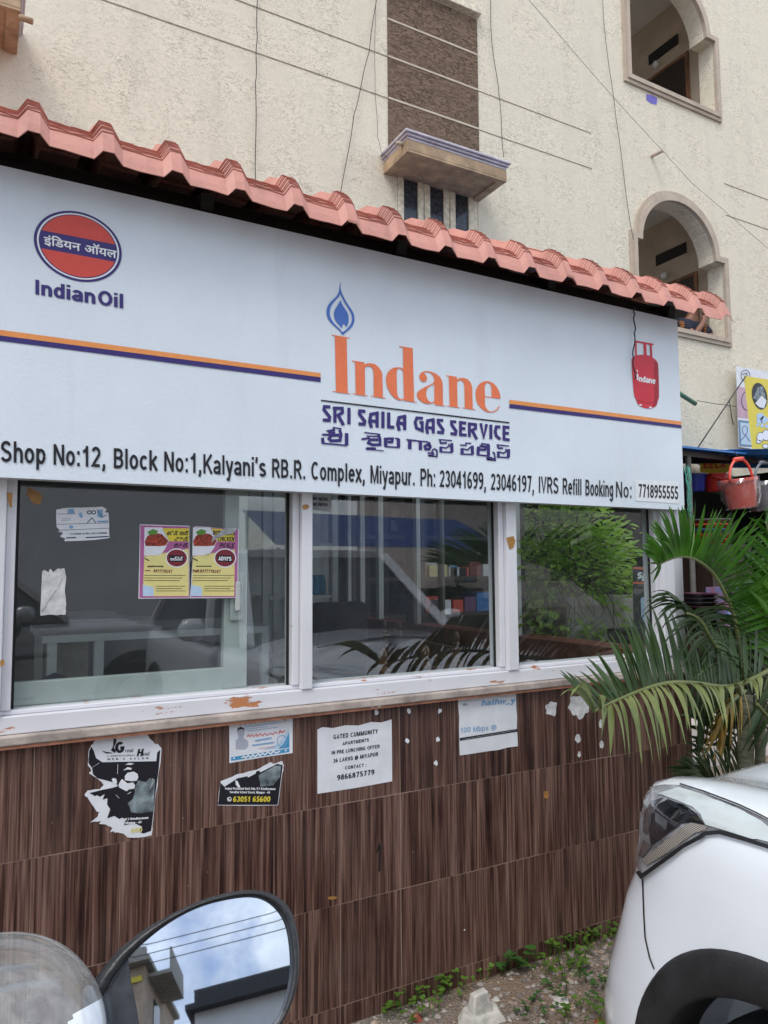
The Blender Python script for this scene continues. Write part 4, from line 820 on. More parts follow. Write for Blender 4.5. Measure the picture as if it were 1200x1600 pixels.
q = MB(); f = lambda x, y, l: wp(x, y, .0011 + l); px_text(q, 'R.V Brindhavanam', f, to(OG, SG, [(605, 1310)])[0], to(OG, SG, [(940, 1285)])[0], 3.6, t=.22); px_text(q, 'Miyapur - 49', f, to(OG, SG, [(610, 1362)])[0], to(OG, SG, [(840, 1350)])[0], 3.6, t=.22); q.build('lettering', M['ink_white'], t, fix=False)
q = MB(); px_text(q, '600', f, to(OG, SG, [(690, 1490)])[0], to(OG, SG, [(850, 1475)])[0], 7.5, t=.2); q.build('lettering', M['yellow2'], t, fix=False)
# lower half of the same poster
OB, SB = (340, 1110), 9.23
t = paper('poster', 'lower half of a torn black poster with a yellow phone number, under the blue flyer', 'poster', to(OB, SB, rough([(45, 1020), (280, 920), (540, 860), (600, 840), (760, 745), (820, 770), (930, 730), (960, 790), (935, 900), (872, 1370), (0, 1370), (10, 1270)], 6, 3, 5)), wp, (388, 1258))
layer(t, 'black_print', 'ink_black', [(40, 1045), (100, 1100), (290, 978), (430, 948), (440, 968), (550, 910), (560, 875), (610, 870), (612, 895), (825, 790), (860, 770), (940, 790), (925, 900), (866, 1362), (6, 1362), (16, 1270)], wp, OB, SB)
layer(t, 'grain_print', 'tealink', [(590, 935), (830, 800), (915, 800), (900, 960), (800, 1080), (620, 1100), (605, 1000)], wp, OB, SB, .0008)
q = MB(); px_poly(q, [(255, 1010), (285, 1015), (330, 1110), (300, 1115), (262, 1070)], OB, SB, wp, .0008); f = lambda x, y, l: wp(x, y, .0011 + l)
px_text(q, 'Angara Restaurant Back Side, R.V Brindhavanam', f, to(OB, SB, [(105, 1140)])[0], to(OB, SB, [(835, 1148)])[0], 3.6, t=.2); px_text(q, 'Saradha School Street, Miyapur - 49', f, to(OB, SB, [(175, 1192)])[0], to(OB, SB, [(755, 1200)])[0], 3.6, t=.2)
px_strokes(q, [(10, arc(170, 1280, 28, 28, 0, 360, 14)), (12, [(158, 1265), (160, 1285), (185, 1295)])], OB, SB, f); q.build('lettering', M['ink_white'], t, fix=False)
q = MB(); px_text(q, '63051 65600', f, to(OB, SB, [(222, 1318)])[0], to(OB, SB, [(755, 1318)])[0], 8.4, t=.2, shear=.12); q.build('lettering', M['yellow'], t, fix=False)
# blue party flyer
t = paper('flyer', 'blue and white flyer with a row of small portraits, top middle of the tiles', 'flyer', to(OB, SB, [(165, 130), (300, 118), (700, 78), (1080, 38), (1082, 330), (1082, 615), (700, 670), (168, 762), (168, 450)]), wp, (398, 1192))
layer(t, 'blue_print', 'cyan', [(195, 675), (1035, 548), (1035, 600), (195, 728)], wp, OB, SB)
layer(t, 'blue_print', 'paleblue', [(640, 570), (880, 480), (1030, 270), (1035, 520), (985, 540)], wp, OB, SB); layer(t, 'blue_print', 'cyan', [(960, 470), (1032, 320), (1035, 535), (880, 555)], wp, OB, SB, .0007)
q = MB()
for i, (x, y) in enumerate([(330, 180), (400, 175), (465, 165), (540, 155), (612, 140), (678, 140), (745, 125), (815, 125), (975, 120)]): px_poly(q, [(x + 22 * math.cos(R(a)), y + 36 * math.sin(R(a))) for a in range(0, 360, 30)], OB, SB, wp, .0008)
px_poly(q, [(285, 290), (330, 245), (380, 270), (385, 340), (370, 400), (335, 412), (300, 390)], OB, SB, wp, .0008); px_poly(q, [(262, 560), (262, 430), (300, 400), (380, 400), (440, 440), (445, 510), (400, 560)], OB, SB, wp, .0007); q.build('portrait_print', M['skinink'], t, fix=False)
q = MB()
for i, (x, y) in enumerate([(330, 155), (400, 150), (540, 130), (612, 116), (815, 100), (975, 96)]): px_poly(q, [(x - 24, y + 22), (x - 22, y - 6), (x, y - 14), (x + 22, y - 6), (x + 24, y + 12)], OB, SB, wp, .0011)
px_poly(q, [(283, 310), (290, 260), (335, 235), (385, 258), (388, 310), (370, 268), (310, 275)], OB, SB, wp, .0011); q.build('hair_print', M['ink_black'], t, fix=False)
q = MB(); f = lambda x, y, l: wp(x, y, .001 + l); px_strokes(q, [(8, [(390, 245), (900, 175)]), (7, [(400, 275), (730, 232)]), (7, [(430, 300), (880, 240)]), (24, [(540, 440), (780, 395)]), (20, [(500, 505), (820, 460)]), (10, arc(930, 440, 70, 80, 0, 360, 20))], OB, SB, f); q.build('small_print', M['fadedblue'], t, fix=False)
q = MB(); px_strokes(q, [(10, [(430, 385), (440, 350), (470, 380), (490, 345), (520, 380), (560, 340), (570, 375), (620, 335), (650, 370), (680, 330), (720, 360), (760, 325), (800, 350), (830, 310), (870, 330)]), (14, [(890, 335), (900, 290), (930, 320), (970, 290)]), (6, [(590, 550), (820, 520)])], OB, SB, f); q.build('small_print', M['ink_red'], t, fix=False)
q = MB(); px_strokes(q, [(18, [(345, 685), (380, 660), (400, 690), (440, 650), (480, 680), (510, 640), (540, 670), (590, 625), (610, 655), (650, 615), (680, 640), (730, 600), (770, 630), (800, 590), (850, 615), (900, 585)]), (20, [(225, 690), (250, 688)]), (20, [(970, 580), (995, 576)])], OB, SB, f); q.build('lettering', M['ink_white'], t, fix=False)
# white typed notice
OW, SW = (460, 1060), 2.5
t = paper('notice', 'white notice typed with an apartment offer in six lines', 'notice', to(OW, SW, [(90, 200), (110, 190), (150, 194), (200, 183), (250, 184), (300, 170), (340, 172), (380, 160), (381, 280), (382, 402), (240, 428), (90, 451), (90, 330)]), wp, (555, 1240))
q = MB(); f = lambda x, y, l: wp(x, y, .0006 + l)
for s_, a, b_, h_ in (('GATED CUMMUNITY', (152, 238), (326, 215), 17), ('APARTMENTS', (188, 262), (291, 246), 13), ('IN PRE LUNCHING OFFER', (145, 298), (333, 272), 14), ('36 LAKHS @ MIYAPUR', (152, 330), (327, 303), 15), ('CONTACT :', (198, 356), (282, 344), 13), ('9866875779', (167, 398), (312, 375), 20)):
    px_text(q, s_, f, to(OW, SW, [a])[0], to(OW, SW, [b_])[0], h_ / SW, t=.2, gap=.13)
q.build('lettering', M['ink_black'], t, fix=False)
# faded broadband flyer
t = paper('flyer', 'faded white flyer with pale blue lettering and a black strip, right of the white notice', 'flyer', to(OW, SW, rough([(640, 70), (700, 66), (780, 56), (866, 47), (870, 150), (873, 265), (760, 284), (646, 301), (643, 190)], 2, 3, 8)), wp, (762, 1180))
q = MB(); px_text(q, 'hathw_y', f, to(OW, SW, [(730, 107)])[0], to(OW, SW, [(860, 96)])[0], 9, t=.22, shear=.15); px_text(q, '100 Mbps @', f, to(OW, SW, [(648, 214)])[0], to(OW, SW, [(790, 200)])[0], 8.5, t=.14); q.build('lettering', M['fadedblue'], t, fix=False)
layer(t, 'black_strip', 'ink_black', [(646, 233), (872, 197), (872, 208), (646, 244)], wp, OW, SW, .0007)
q = MB(); px_strokes(q, [(1.3, [(655, 239), (865, 203)]), ], OW, SW, lambda x, y, l: wp(x, y, .0012 + l)); px_poly(q, [(655, 100), (668, 96), (680, 104), (660, 108)], OW, SW, wp, .0008); q.build('strip_lettering', M['paper_grey'], t, fix=False)
# scraps of paste and paper
def scrap(cx, cy, rx, ry, label, seed, m='paper_old', n=11, name='paper_scrap', group=None):
    rnd = random.Random(seed); pts = [(cx + rx * math.cos(R(a * 360 / n)) * rr_, cy + ry * math.sin(R(a * 360 / n)) * rr_) for a in range(n) for rr_ in [rnd.uniform(.62, 1.12)]]
    q = MB(); q.poly2([smooth_loop(pts, 1)], wp); o = q.build(name, M[m], fix=False, base=wp(cx, cy)); tag(o, label, 'paper scrap', group); return o
for i, (x, y, lb) in enumerate([(588, 1113, 'white paste blob just under the broken sill corner, left of five others'), (639, 1111, 'white paste blob between the typed notice and the faded flyer, top middle'), (687, 1111, 'white paste blob nearest the upper left corner of the faded flyer'), (636, 1157, 'white paste blob in the second row, beside the typed notice'), (684, 1155, 'white paste blob in the second row, beside the faded flyer'), (681, 1192, 'lowest of the six white paste blobs, below the faded flyer corner')]):
    scrap(x, y, 3.6, 4.6, lb, i + 20, 'paper', 9, 'paste_blob', 'paste blobs on the tiles')
scrap(862, 1108, 11, 14, 'thin torn remnant of white paper right of the faded flyer', 31, n=17)
scrap(905, 1103, 17, 20, 'large torn remnant of white paper beside the palm leaves', 33, n=23)
scrap(903, 1154, 5, 7, 'small white flake below the large torn remnant', 35); scrap(905, 1178, 3, 5, 'tiny white flake lowest below the large torn remnant', 36)
scrap(939, 1130, 3.5, 8, 'narrow white flake on the tile joint behind the palm leaves', 37); scrap(940, 1163, 4, 8, 'grey white flake on the joint below the palm leaves', 38)
tp = scrap(854, 1242, 5.5, 8.5, 'small square of brown tape on the lower tiles', 39, 'tape', 8, 'tape_patch')
scrap(520, 1403, 9, 3, 'brown smear of tape low on the tiles left of the middle', 41, 'tape', 9, 'tape_patch')
scrap(726, 1453, 1.6, 1.6, 'white chip dot low on the dark tiles', 42, 'paper', 8)
q = MB(); px_poly(q, [(592, 1315), (595, 1323), (594, 1362), (591, 1362), (592, 1328), (587, 1335)], (0, 0), 1, wp); tag(q.build('tile_chip', M['dark'], fix=False, base=wp(592, 1340)), 'dark chipped crack in a tile below the typed notice', 'crack')
# broken cement under the sill
q = MB(); rnd = random.Random(4)
for k in range(12):
    a, b_ = PY(548 + k * 3.6, 1097 + rnd.uniform(-2, 3), D), rnd.uniform(.006, .013)
    q.lathe((a.x, D - .016, a.z - .006), [(0, -b_ * .7), (b_, -b_ * .3), (b_ * .8, b_ * .5), (0, b_ * .7)], 6)
tag(q.build('mortar_lump', M['concrete'], base=PY(570, 1100, D)), 'lump of broken mortar under the window ledge above the typed notice', 'mortar')
# ------------------------------------------------------------------ papers on the glass
gp = lambda x, y, l=0.0: PY(x, y, D + .0390 - l)
OK_, SK = (180, 800), 5.4545
def pickle(o, label, en):
    pts = [(210, 105), (632, 118), (632, 735), (198, 738)] if not en else [(680, 120), (1055, 150), (1045, 732), (637, 735)]
    dx = 0 if not en else 412
    t = paper('poster', label, 'poster', to(OK_, SK, pts), gp, (275 if not en else 335, 934))
    ly_ = lambda nm, m, pts, k=.0004: layer(t, nm, m, [(p[0] + dx, p[1]) for p in pts], gp, OK_, SK, k)
    ly_('border_print', 'magenta', [(215, 112), (628, 124), (628, 730), (206, 732)] if not en else [(272, 124), (636, 148), (628, 728), (232, 728)], .0003)
    ly_('yellow_print', 'yellow2', [(248, 380), (625, 312), (625, 716), (235, 718)] if not en else [(250, 380), (608, 318), (602, 716), (240, 716)], .0006)
    ly_('yellow_print', 'yellow', [(400, 138), (630, 140), (630, 250), (462, 250)] if not en else [(410, 140), (600, 150), (608, 252), (462, 252)], .0006)
    ly_('band_print', 'magenta', [(465, 258), (628, 258), (628, 305), (440, 310)] if not en else [(465, 262), (608, 262), (608, 308), (440, 312)], .0006)
    ly_('white_print', 'bowl', [(250, 130), (400, 132), (460, 245), (385, 372), (245, 372)], .0006)
    ly_('food_print', 'food', [(252, 250), (275, 205), (330, 175), (400, 190), (455, 245), (430, 285), (340, 295), (260, 290)], .0009)
    ly_('leaf_print', 'leafink', [(275, 170), (320, 145), (365, 160), (350, 190), (290, 195)], .0010)
    ly_('bowl_print', 'bowl', [(250, 290), (440, 292), (400, 350), (330, 372), (262, 360)], .0011)
    ly_('badge_print', 'ink_white', [(525 + 95 * math.cos(R(a)), 392 + 82 * math.sin(R(a))) for a in range(0, 360, 15)], .0009); ly_('badge_print', 'ink_maroon', [(525 + 86 * math.cos(R(a)), 392 + 73 * math.sin(R(a))) for a in range(0, 360, 15)], .0012); ly_('badge_band', 'ink_black', [(460, 365), (585, 370), (583, 428), (460, 422)], .0015)
    ly_('corner_print', 'paleblue', [(235, 620), (325, 640), (330, 716), (235, 716)], .0009)
    q = MB(); f = lambda x, y, l: gp(x, y, .0010 + l); T = lambda s, a, b_, h_, tt=.2, sh=0, ff=f: px_text(q, s, ff, to(OK_, SK, [(a[0] + dx, a[1])])[0], to(OK_, SK, [(b_[0] + dx, b_[1])])[0], h_, t=tt, shear=sh)
    if en:
        T('BONELESS', (420, 195), (605, 200), 7, .2, .15); T('CHICKEN', (460, 248), (600, 250), 7, .2, .15); T('PICKLE', (478, 304), (602, 306), 7, .2, .1)
    else:
        T_ = lambda s_, a, b_, h_: font_text(q, s_, f, to(OK_, SK, [a])[0], to(OK_, SK, [b_])[0], h_, .03); T_('బోన్ లెస్', (440, 196), (628, 196), 7.5); T_('చికెన్', (505, 246), (628, 246), 7.5); T_('పికిల్', (498, 300), (624, 300), 7.5); T_('మామిడి ఊరగాయ', (275, 470), (410, 470), 3.5)
        0 and px_strokes(q, [(11, [(445, 190), (450, 165), (475, 165), (480, 188), (505, 165), (530, 168), (520, 188), (540, 165)]), (11, [(560, 188), (560, 165), (585, 170), (590, 190), (612, 165), (625, 160)]), (11, [(505, 240), (520, 215), (545, 220), (540, 240), (565, 215), (590, 218), (590, 240), (625, 212)]), (12, [(500, 296), (505, 270), (530, 270), (535, 294), (560, 268), (580, 275), (585, 296), (612, 262)])], OK_, SK, f)
    px_strokes(q, [(4, [(250 + dx, 540 + 22 * k), (600 + dx - 25 * (k % 3), 540 + 22 * k)]) for k in range(3)] + [(4, [(345 + dx, 632 + 20 * k), (600 + dx - 30 * (k % 2), 632 + 20 * k)]) for k in range(3)], OK_, SK, f); px_strokes(q, [(8, [(275 + dx, 462), (410 + dx, 462)]), (9, [(250 + dx, 395), (290 + dx, 415)])], OK_, SK, f)
    q.build('lettering', M['ink_black'], t, fix=False)
    q = MB(); f2 = lambda x, y, l: gp(x, y, .0010 + l)
    T('Call:8977778247' if en else '8977778247', (245 if en else 325, 515), (485, 520), 5, .18, .1, f2); px_strokes(q, [(8, [(255 + dx, 500), (300 + dx, 500)])], OK_, SK, f2); q.build('lettering', M['ink_maroon'], t, fix=False)
    q = MB(); T('ADVI’S', (468, 412), (578, 416), 6, .24, 0, lambda x, y, l: gp(x, y, .0018 + l)) if en else font_text(q, 'అద్వీస్', lambda x, y, l: gp(x, y, .0018 + l), to(OK_, SK, [(468, 412)])[0], to(OK_, SK, [(578, 412)])[0], 6.5, .03); q.build('lettering', M['ink_white'], t, fix=False)
    if en: layer(t, 'tear', 'paper_grey', rough([(800, 275), (850, 200), (930, 140), (1045, 140), (1000, 180), (900, 210)], 6, 3, 2), gp, OK_, SK, .0020)
pickle(0, 'yellow pickle poster with local script, left of the taped pair on the glass', False); pickle(1, 'yellow pickle poster in English with a torn corner, right of the taped pair', True)
OP, SP = (60, 770), 8
t = paper('sticker', 'torn blue and white sticker with sunglasses print high on the left pane', 'sticker', to(OP, SP, rough([(222, 210), (300, 195), (440, 185), (620, 182), (800, 172), (855, 205), (830, 245), (875, 250), (885, 400), (888, 565), (700, 590), (320, 605), (335, 570), (270, 545), (310, 500), (245, 485), (270, 470), (228, 430)], 5, 2, 6)), gp, (130, 845))
q = MB(); f = lambda x, y, l: gp(x, y, .0006 + l); px_strokes(q, [(4, [(230, 265), (460, 262)]), (5, [(230, 395), (880, 375)]), (5, [(270, 468), (885, 442)]), (3, [(285, 325), (400, 318)]), (3, [(285, 345), (400, 340)]), (12, arc(638, 245, 26, 20, 0, 360, 12)), (12, arc(692, 245, 26, 20, 0, 360, 12)), (8, [(735, 205), (790, 310), (855, 275)]), (10, [(610, 378), (670, 310), (715, 376)]), (14, [(345, 565), (470, 558)]), (14, [(590, 560), (880, 545)])], OP, SP, f); px_text(q, 'CATION & RE LOCATIONS', f, to(OP, SP, [(400, 525)])[0], to(OP, SP, [(860, 512)])[0], 2.6, t=.2); q.build('dark_print', INK('ink_darkblue', (.03, .06, .12)), t, fix=False)
q = MB(); px_poly(q, [(370, 205), (435, 195), (458, 258), (365, 260)], OP, SP, gp, .0005); px_poly(q, [(735, 300), (740, 220), (800, 205), (810, 290), (780, 310)], OP, SP, gp, .0005); px_poly(q, [(500, 265), (535, 240), (560, 300), (530, 318)], OP, SP, gp, .0005); px_poly(q, [(730, 350), (870, 345), (870, 368), (740, 370)], OP, SP, gp, .0005); px_poly(q, [(410 + 28 * math.cos(R(a)), 428 + 22 * math.sin(R(a))) for a in range(0, 360, 30)], OP, SP, gp, .0005); q.build('blue_print', M['fadedblue'], t, fix=False)
t = paper('sticker', 'scratched white sticker with a torn top edge on the left pane', 'sticker', to(OP, SP, rough([(45, 985), (80, 960), (120, 1000), (150, 950), (185, 1000), (240, 945), (290, 950), (325, 940), (350, 1060), (330, 1240), (350, 1400), (335, 1525), (180, 1525), (25, 1535), (35, 1250)], 6, 3, 9)), gp, (83, 962), 'paper_old')
q = MB(); px_strokes(q, [(16, [(60, 1470), (130, 1350), (225, 1215)]), (12, [(250, 1175), (300, 1075)]), (22, [(40, 1490), (100, 1420)]), (4, [(150, 1100), (270, 1040)])], OP, SP, lambda x, y, l: gp(x, y, .0006 + l)); q.build('scratch', M['paper_grey'], t, fix=False)
q = MB(); px_poly(q, to((0, 720), 2.4, [(105, 95), (150, 120), (160, 140), (148, 165), (125, 160), (100, 125)]), (0, 0), 1, gp); tag(q.build('tape_patch', M['tape'], fix=False, base=gp(54, 772)), 'crumpled brown tape in the top left corner of the left pane', 'tape')
t = paper('notice', 'grey paper reading no mask no entry at the top of the middle pane', 'notice', [(488, 771), (518, 773), (517, 800), (503, 798), (488, 796)], gp, (503, 800), 'paper_grey')
q = MB(); f = lambda x, y, l: gp(x, y, .0006 + l); px_text(q, 'NO MASK', f, (489, 781), (512, 782.5), 4.6, t=.24); px_text(q, 'NO ENTRY', f, (489, 790), (512.5, 791.5), 4.8, t=.24); q.build('lettering', M['ink_black'], t, fix=False)
fp = lambda x, y, l=0.0: PY(x, y, D - .0135 - l)
for pts, lb in ((to((0, 720), 3.333, [(36, 165), (65, 165), (62, 245), (50, 240)]), 'tan tape scrap at the top of the left window post'), (to((0, 720), 3.333, [(0, 1040), (22, 1035), (24, 1060), (5, 1075)]), 'tan tape scrap low on the left window post'), (to((430, 740), 4.21, [(178, 210), (205, 200), (228, 212), (215, 232), (185, 238)]), 'tan paint patch near the top of the middle window post'), (to((740, 760), 4.71, [(240, 378), (295, 365), (308, 400), (295, 450), (265, 465)]), 'bright tan tape patch on the right window post')):
    q = MB(); px_poly(q, rough(pts, .5, 2, 3), (0, 0), 1, fp); tag(q.build('tape_patch', M['tape'], fix=False, base=fp(*pts[0])), lb, 'tape')
for x, y, w_, h_, lb in ((611, 795, 10, 15, 'small white label on the inner side glass, upper one of two'), (611, 813, 10, 17, 'small white label with a blue bar below another label on the inner side glass'), (644, 795, 11, 13, 'small white label on the inner side glass right of two others')):
    sp_ = lambda a, b_, l=0.0: PX(a, b_, SX1 - .102 - l)
    q = MB(); px_poly(q, [(x, y), (x + w_, y + 1), (x + w_, y + h_), (x, y + h_ - 1)], (0, 0), 1, sp_); tag(q.build('label_sticker', M['paper'], fix=False, base=sp_(x, y)), lb, 'sticker')
# ------------------------------------------------------------------ inside the shop
t = thing('steel_table', (.5, 3.3, .45), 'white steel table standing behind the left pane', 'table')
zt_ = PY(150, 990, 3.2).z; xa, xb = PY(66, 1000, 3.2).x, PY(420, 980, 3.2).x
q = MB(); q.box(xa, xb, 3.2, 3.9, zt_ - .03, zt_); q.build('table_top', M['white_steel'], t)
for x in (xa + .02, PY(149, 1000, 3.2).x, xb - .03):
    for y in (3.21, 3.86): q = MB(); q.box(x, x + .035, y, y + .035, .45, zt_ - .031); q.build('leg', M['white_steel'], t)
q = MB(); q.box(xa + .06, PY(143, 1000, 3.2).x, 3.28, 3.85, .9, zt_ - .04); q.build('drawer_box', M['concrete'], t)
t = thing('bundle', (.15, 2.9, .45), 'dark blue bundle heaped behind the lower left corner of the left pane', 'bundle')
q = MB(); c_ = PY(85, 1060, 2.8)
for dx, dz, r_ in ((0, 0, .11), (.1, -.03, .09), (-.06, -.05, .08)): q.lathe((c_.x + dx, c_.y, c_.z + dz - .1), [(0, -.3), (r_ * .8, -.3), (r_, -.05), (r_ * .8, .08), (0, .12)], 14)
q.build('cloth', mat('dark_blue_cloth', (.015, .03, .09), .9, var=.4), t, smooth=True)
t = thing('display_cabinet', (1.3, 4.6, .45), 'white framed cabinet with blue jars seen through the middle of the shop windows', 'cabinet')
Yc = 4.6; q = MB()
for px in (411, 428, 520): a = PY(px, 900, Yc).x; q.box(a, a + .04, Yc, Yc + .04, .45, 2.2)
a0, a1 = PY(411, 900, Yc).x, PY(520, 900, Yc).x; q.box(a0, a1 + .04, Yc + .3, Yc + .34, .45, 2.2); q.build('cabinet_frame', M['white_steel'], t)
for k, zz in enumerate((.9, 1.27, 1.62)): q = MB(); q.box(a0 + .045, a1 - .005, Yc + .002, Yc + .298, zz, zz + .02); q.build('shelf', M['white_steel'], t)
for k in range(6):
    x = PY(492 + 9 * (k % 3), 900, Yc).x; z0 = 1.291 if k < 3 else 1.10
    if k >= 3: continue
    q = MB(); q.lathe((x, Yc + .08, z0), [(0, 0), (.028, 0), (.03, .02), (.03, .10), (.02, .12), (.02, .135), (0, .135)], 12); o = q.build('jar', M['cyan'], smooth=True, base=(x, Yc + .08, z0)); tag(o, 'blue jar standing on the middle shelf of the white framed cabinet', 'jar', 'blue jars on the cabinet shelf')
def finial(c, h, r):
    return [(r * .9, 0), (r, h * .06), (r * .55, h * .12), (r * .8, h * .3), (r * .95, h * .42), (r * .5, h * .52), (r * .75, h * .58), (r * .5, h * .64), (r * .7, h * .78), (r * .55, h * .9), (r * .2, h * .98), (0, h)]
t = thing('wooden_bench', (1.9, 3.2, .45), 'carved wooden bench with turned finials inside behind the middle pane', 'bench')
posts_ = [(664, 1006, 2.78), (712, 985, 3.1), (600, 968, 3.75), (623, 970, 3.9), (598, 1012, 2.75)]
for px, py, Yp in posts_:
    p = PY(px, py, Yp); q = MB(); q.lathe((p.x, Yp, p.z - .16), finial(None, .16, .028), 14); q.box(p.x - .03, p.x + .03, Yp - .03, Yp + .03, .45, p.z - .155); q.build('bench_post', M['brown_wood'], t, smooth=False)
pa, pb, pc, pd = [PY(a, b, c) for a, b, c in posts_[:4]]
q = MB(); q.bar(pb - Vector((0, 0, .12)), pd - Vector((0, 0, .12)), .04, .07); q.bar(pb - Vector((0, 0, .26)), pd - Vector((0, 0, .26)), .03, .05); q.build('back_rail', M['brown_wood'], t)
q = MB(); q.bar(pa - Vector((0, 0, .14)), pb - Vector((0, 0, .2)), .05, .07); q.build('arm_rest', M['brown_wood'], t)
for k in range(5):
    p = pb.lerp(pd, (k + 1) / 6); q = MB(); q.lathe((p.x, p.y, p.z - .5), [(.012, 0), (.02, .05), (.01, .1), (.018, .18), (.01, .24), (.012, .36)], 10); q.build('spindle', M['brown_wood'], t, smooth=True)
q = MB(); q.box(pd.x - .1, pa.x + .05, 2.75, 3.9, .82, .88); q.build('seat', M['brown_wood'], t)
q = MB(); c0_ = PY(530, 945, 3.5)
q.box(PY(492, 930, 3.5).x, PY(578, 930, 3.5).x, 3.5, 3.62, .5, PY(500, 942, 3.5).z); o = q.build('office_chair_back', M['dark'], base=(1.5, 3.5, .5)); bevel(o, .04, 4); tag(o, 'dark padded chair back behind the left part of the middle pane', 'chair')

# ------------------------------------------------------------------ shop next door
nb = thing('utensil_shop', (4.5, 5.2, 0), 'open utensil shop under a blue sheet awning beside the gas shop', 'shop')
q = MB(); q.box(2.86, 8.5, 6.0, 6.07, 0, 2.6); q.box(8.4, 8.5, 4.6, 6.0, 0, 2.6); q.build('shade_backdrop', M['dark'], nb)  # near-black walls put in to paint the deep shade of the open shop
q = MB()
ya_, zf = 4.35, PY(1110, 702, 4.35).z
def corr(x0, x1, y0, y1, z0, z1, per=.075, amp=.012):
    n = int((x1 - x0) / per * 6); b = len(q.v)
    for i in range(n + 1):
        x = x0 + (x1 - x0) * i / n; dz = amp * math.cos(2 * math.pi * (x - x0) / per)
        q.v.append(Vector((x, y0, z0 + dz))); q.v.append(Vector((x, y1, z1 + dz)))
    for i in range(n): q.f.append([b + 2 * i, b + 2 * i + 2, b + 2 * i + 3, b + 2 * i + 1]); q.mi.append(0)
xe = PY(1166, 703, ya_).x
q.box(2.9, xe, ya_, ya_ + .03, zf - .012, zf + .006); corr(2.9, xe, ya_ + .03, 6.05, zf - .006, zf + .22, .2, .006); o = q.build('awning', M['blue_sheet'], nb, fix=False)
q = MB(); corr(xe + .0, 8.5, 4.05, 6.05, zf - .03, zf + .23, .18, .03); o = q.build('awning', M['blue_sheet'], nb, fix=False); md = o.modifiers.new('t', 'SOLIDIFY'); md.thickness = .003
q = MB()
for x in (2.95, 4.4, 6.2): q.bar((x, ya_ + .05, zf - .06), (x, 6.0, zf + .13), .05, .06)
q.box(2.9, 8.4, ya_ + .08, ya_ + .13, zf - .065, zf - .02); q.build('awning_frame', M['dark_wood'], nb)
for x in (2.93, 5.6, 8.3): q = MB(); q.tube([(x, ya_ + .1, 0), (x, ya_ + .1, zf - .066)], .025, 10); q.build('awning_post', M['cable_grey'], nb)
sz = PY(1100, 768, 4.75).z
q = MB(); q.box(2.9, 4.75, 4.62, 5.1, sz - .03, sz); q.box(2.9, 5.6, 5.5, 5.98, 1.04, 1.07); q.box(2.9, 5.6, 5.5, 5.98, 1.36, 1.39); q.box(2.9, 5.6, 5.5, 5.98, 1.72, 1.75); q.build('shelf', M['dark_wood'], nb)
q = MB(); q.box(3.1, 6.5, 3.7, 6.0, 0, .32); q.build('plinth', M['pale_wall'], nb)
# yellow banner with red letters inside
bp_ = lambda x, y, l=0.0: PY(x, y, 5.6 - l)
t = thing('inner_banner', bp_(1117, 733), 'yellow banner with red letters in the shade under the blue awning', 'banner')
q = MB(); px_poly(q, [(1093, 714), (1146, 713), (1142, 734), (1130, 742), (1094, 738)], (0, 0), 1, bp_); q.build('sheet', M['yellow'], t, fix=False)
q = MB(); px_text(q, 'EELA', lambda x, y, l: bp_(x, y, .003 + l), (1099, 732), (1134, 731), 12, t=.22); q.build('lettering', M['ink_red'], t, fix=False)
# pale board and yellow board over the awning
yb_ = lambda x, y, l=0.0: PY(x, y, 5.95 - l)
t = thing('pale_board', yb_(1150, 697), 'pale signboard with line portraits standing against the plaster above the awning', 'signboard')
q = MB(); q.prism2([(1150, 572), (1290, 596), (1290, 720), (1154, 698)], yb_, lambda x, y: yb_(x, y, -.06)); q.build('board', M['paper'], t)
q = MB(); px_poly(q, [(1152, 604), (1290, 622), (1290, 668), (1153, 652)], (0, 0), 1, lambda x, y, l=0: yb_(x, y, .002)); q.build('pink_print', mat('ink_palepink', (.55, .36, .44), .5), t, fix=False)
q = MB(); px_poly(q, [(1153.5, 656), (1180, 659), (1182, 699), (1155, 697)], (0, 0), 1, lambda x, y, l=0: yb_(x, y, .002)); q.build('blue_print', INK('ink_steel', (.12, .22, .36)), t, fix=False)
q = MB(); px_poly(q, [(1156.5, 660), (1178, 662), (1180, 696), (1158, 694)], (0, 0), 1, lambda x, y, l=0: yb_(x, y, .004)); q.build('pale_print', M['paleblue'], t, fix=False)
q = MB(); px_strokes(q, [(.8, arc(1165, 587, 7, 9, 0, 360, 20)), (1, arc(1168, 626, 9, 15, 60, 300, 16)), (.8, arc(1164, 672, 4, 7, 0, 360, 14)), (1, [(1158, 688), (1165, 680), (1172, 690)]), (1, [(1160, 585), (1167, 583), (1168, 588)])], (0, 0), 1, lambda x, y, l=0: yb_(x, y, .006 + l)); q.build('line_print', M['ink_navy'], t, fix=False)
def yy_(x, y, l=0.0): return PY(x, y, 4.75 - l)
t = thing('yellow_board', yy_(1175, 703), 'yellow signboard with pictures of vessels leaning over the blue awning', 'signboard')
q = MB(); q.prism2([(1162, 587), (1290, 607), (1290, 722), (1175, 702.5)], yy_, lambda x, y: yy_(x, y, -.04)); q.build('board', M['yellow'], t)
def prt(nm, m, lp, k): qq = MB(); px_poly(qq, lp, (0, 0), 1, lambda x, y, l=0: yy_(x, y, k)); qq.build(nm, M[m], t, fix=False)
prt('oval_print', 'ink_black', [(1187 + 12 * math.cos(R(a)) + 3 * math.sin(R(a)), 619 + 21 * math.sin(R(a))) for a in range(0, 360, 15)], .002); prt('oval_print', 'tealink', [(1177, 622), (1184, 605), (1192, 603), (1197, 622), (1198, 632)], .003); prt('vessel_print', 'bowl', [(1180, 630), (1190, 618), (1198, 626), (1194, 638), (1186, 636)], .004)
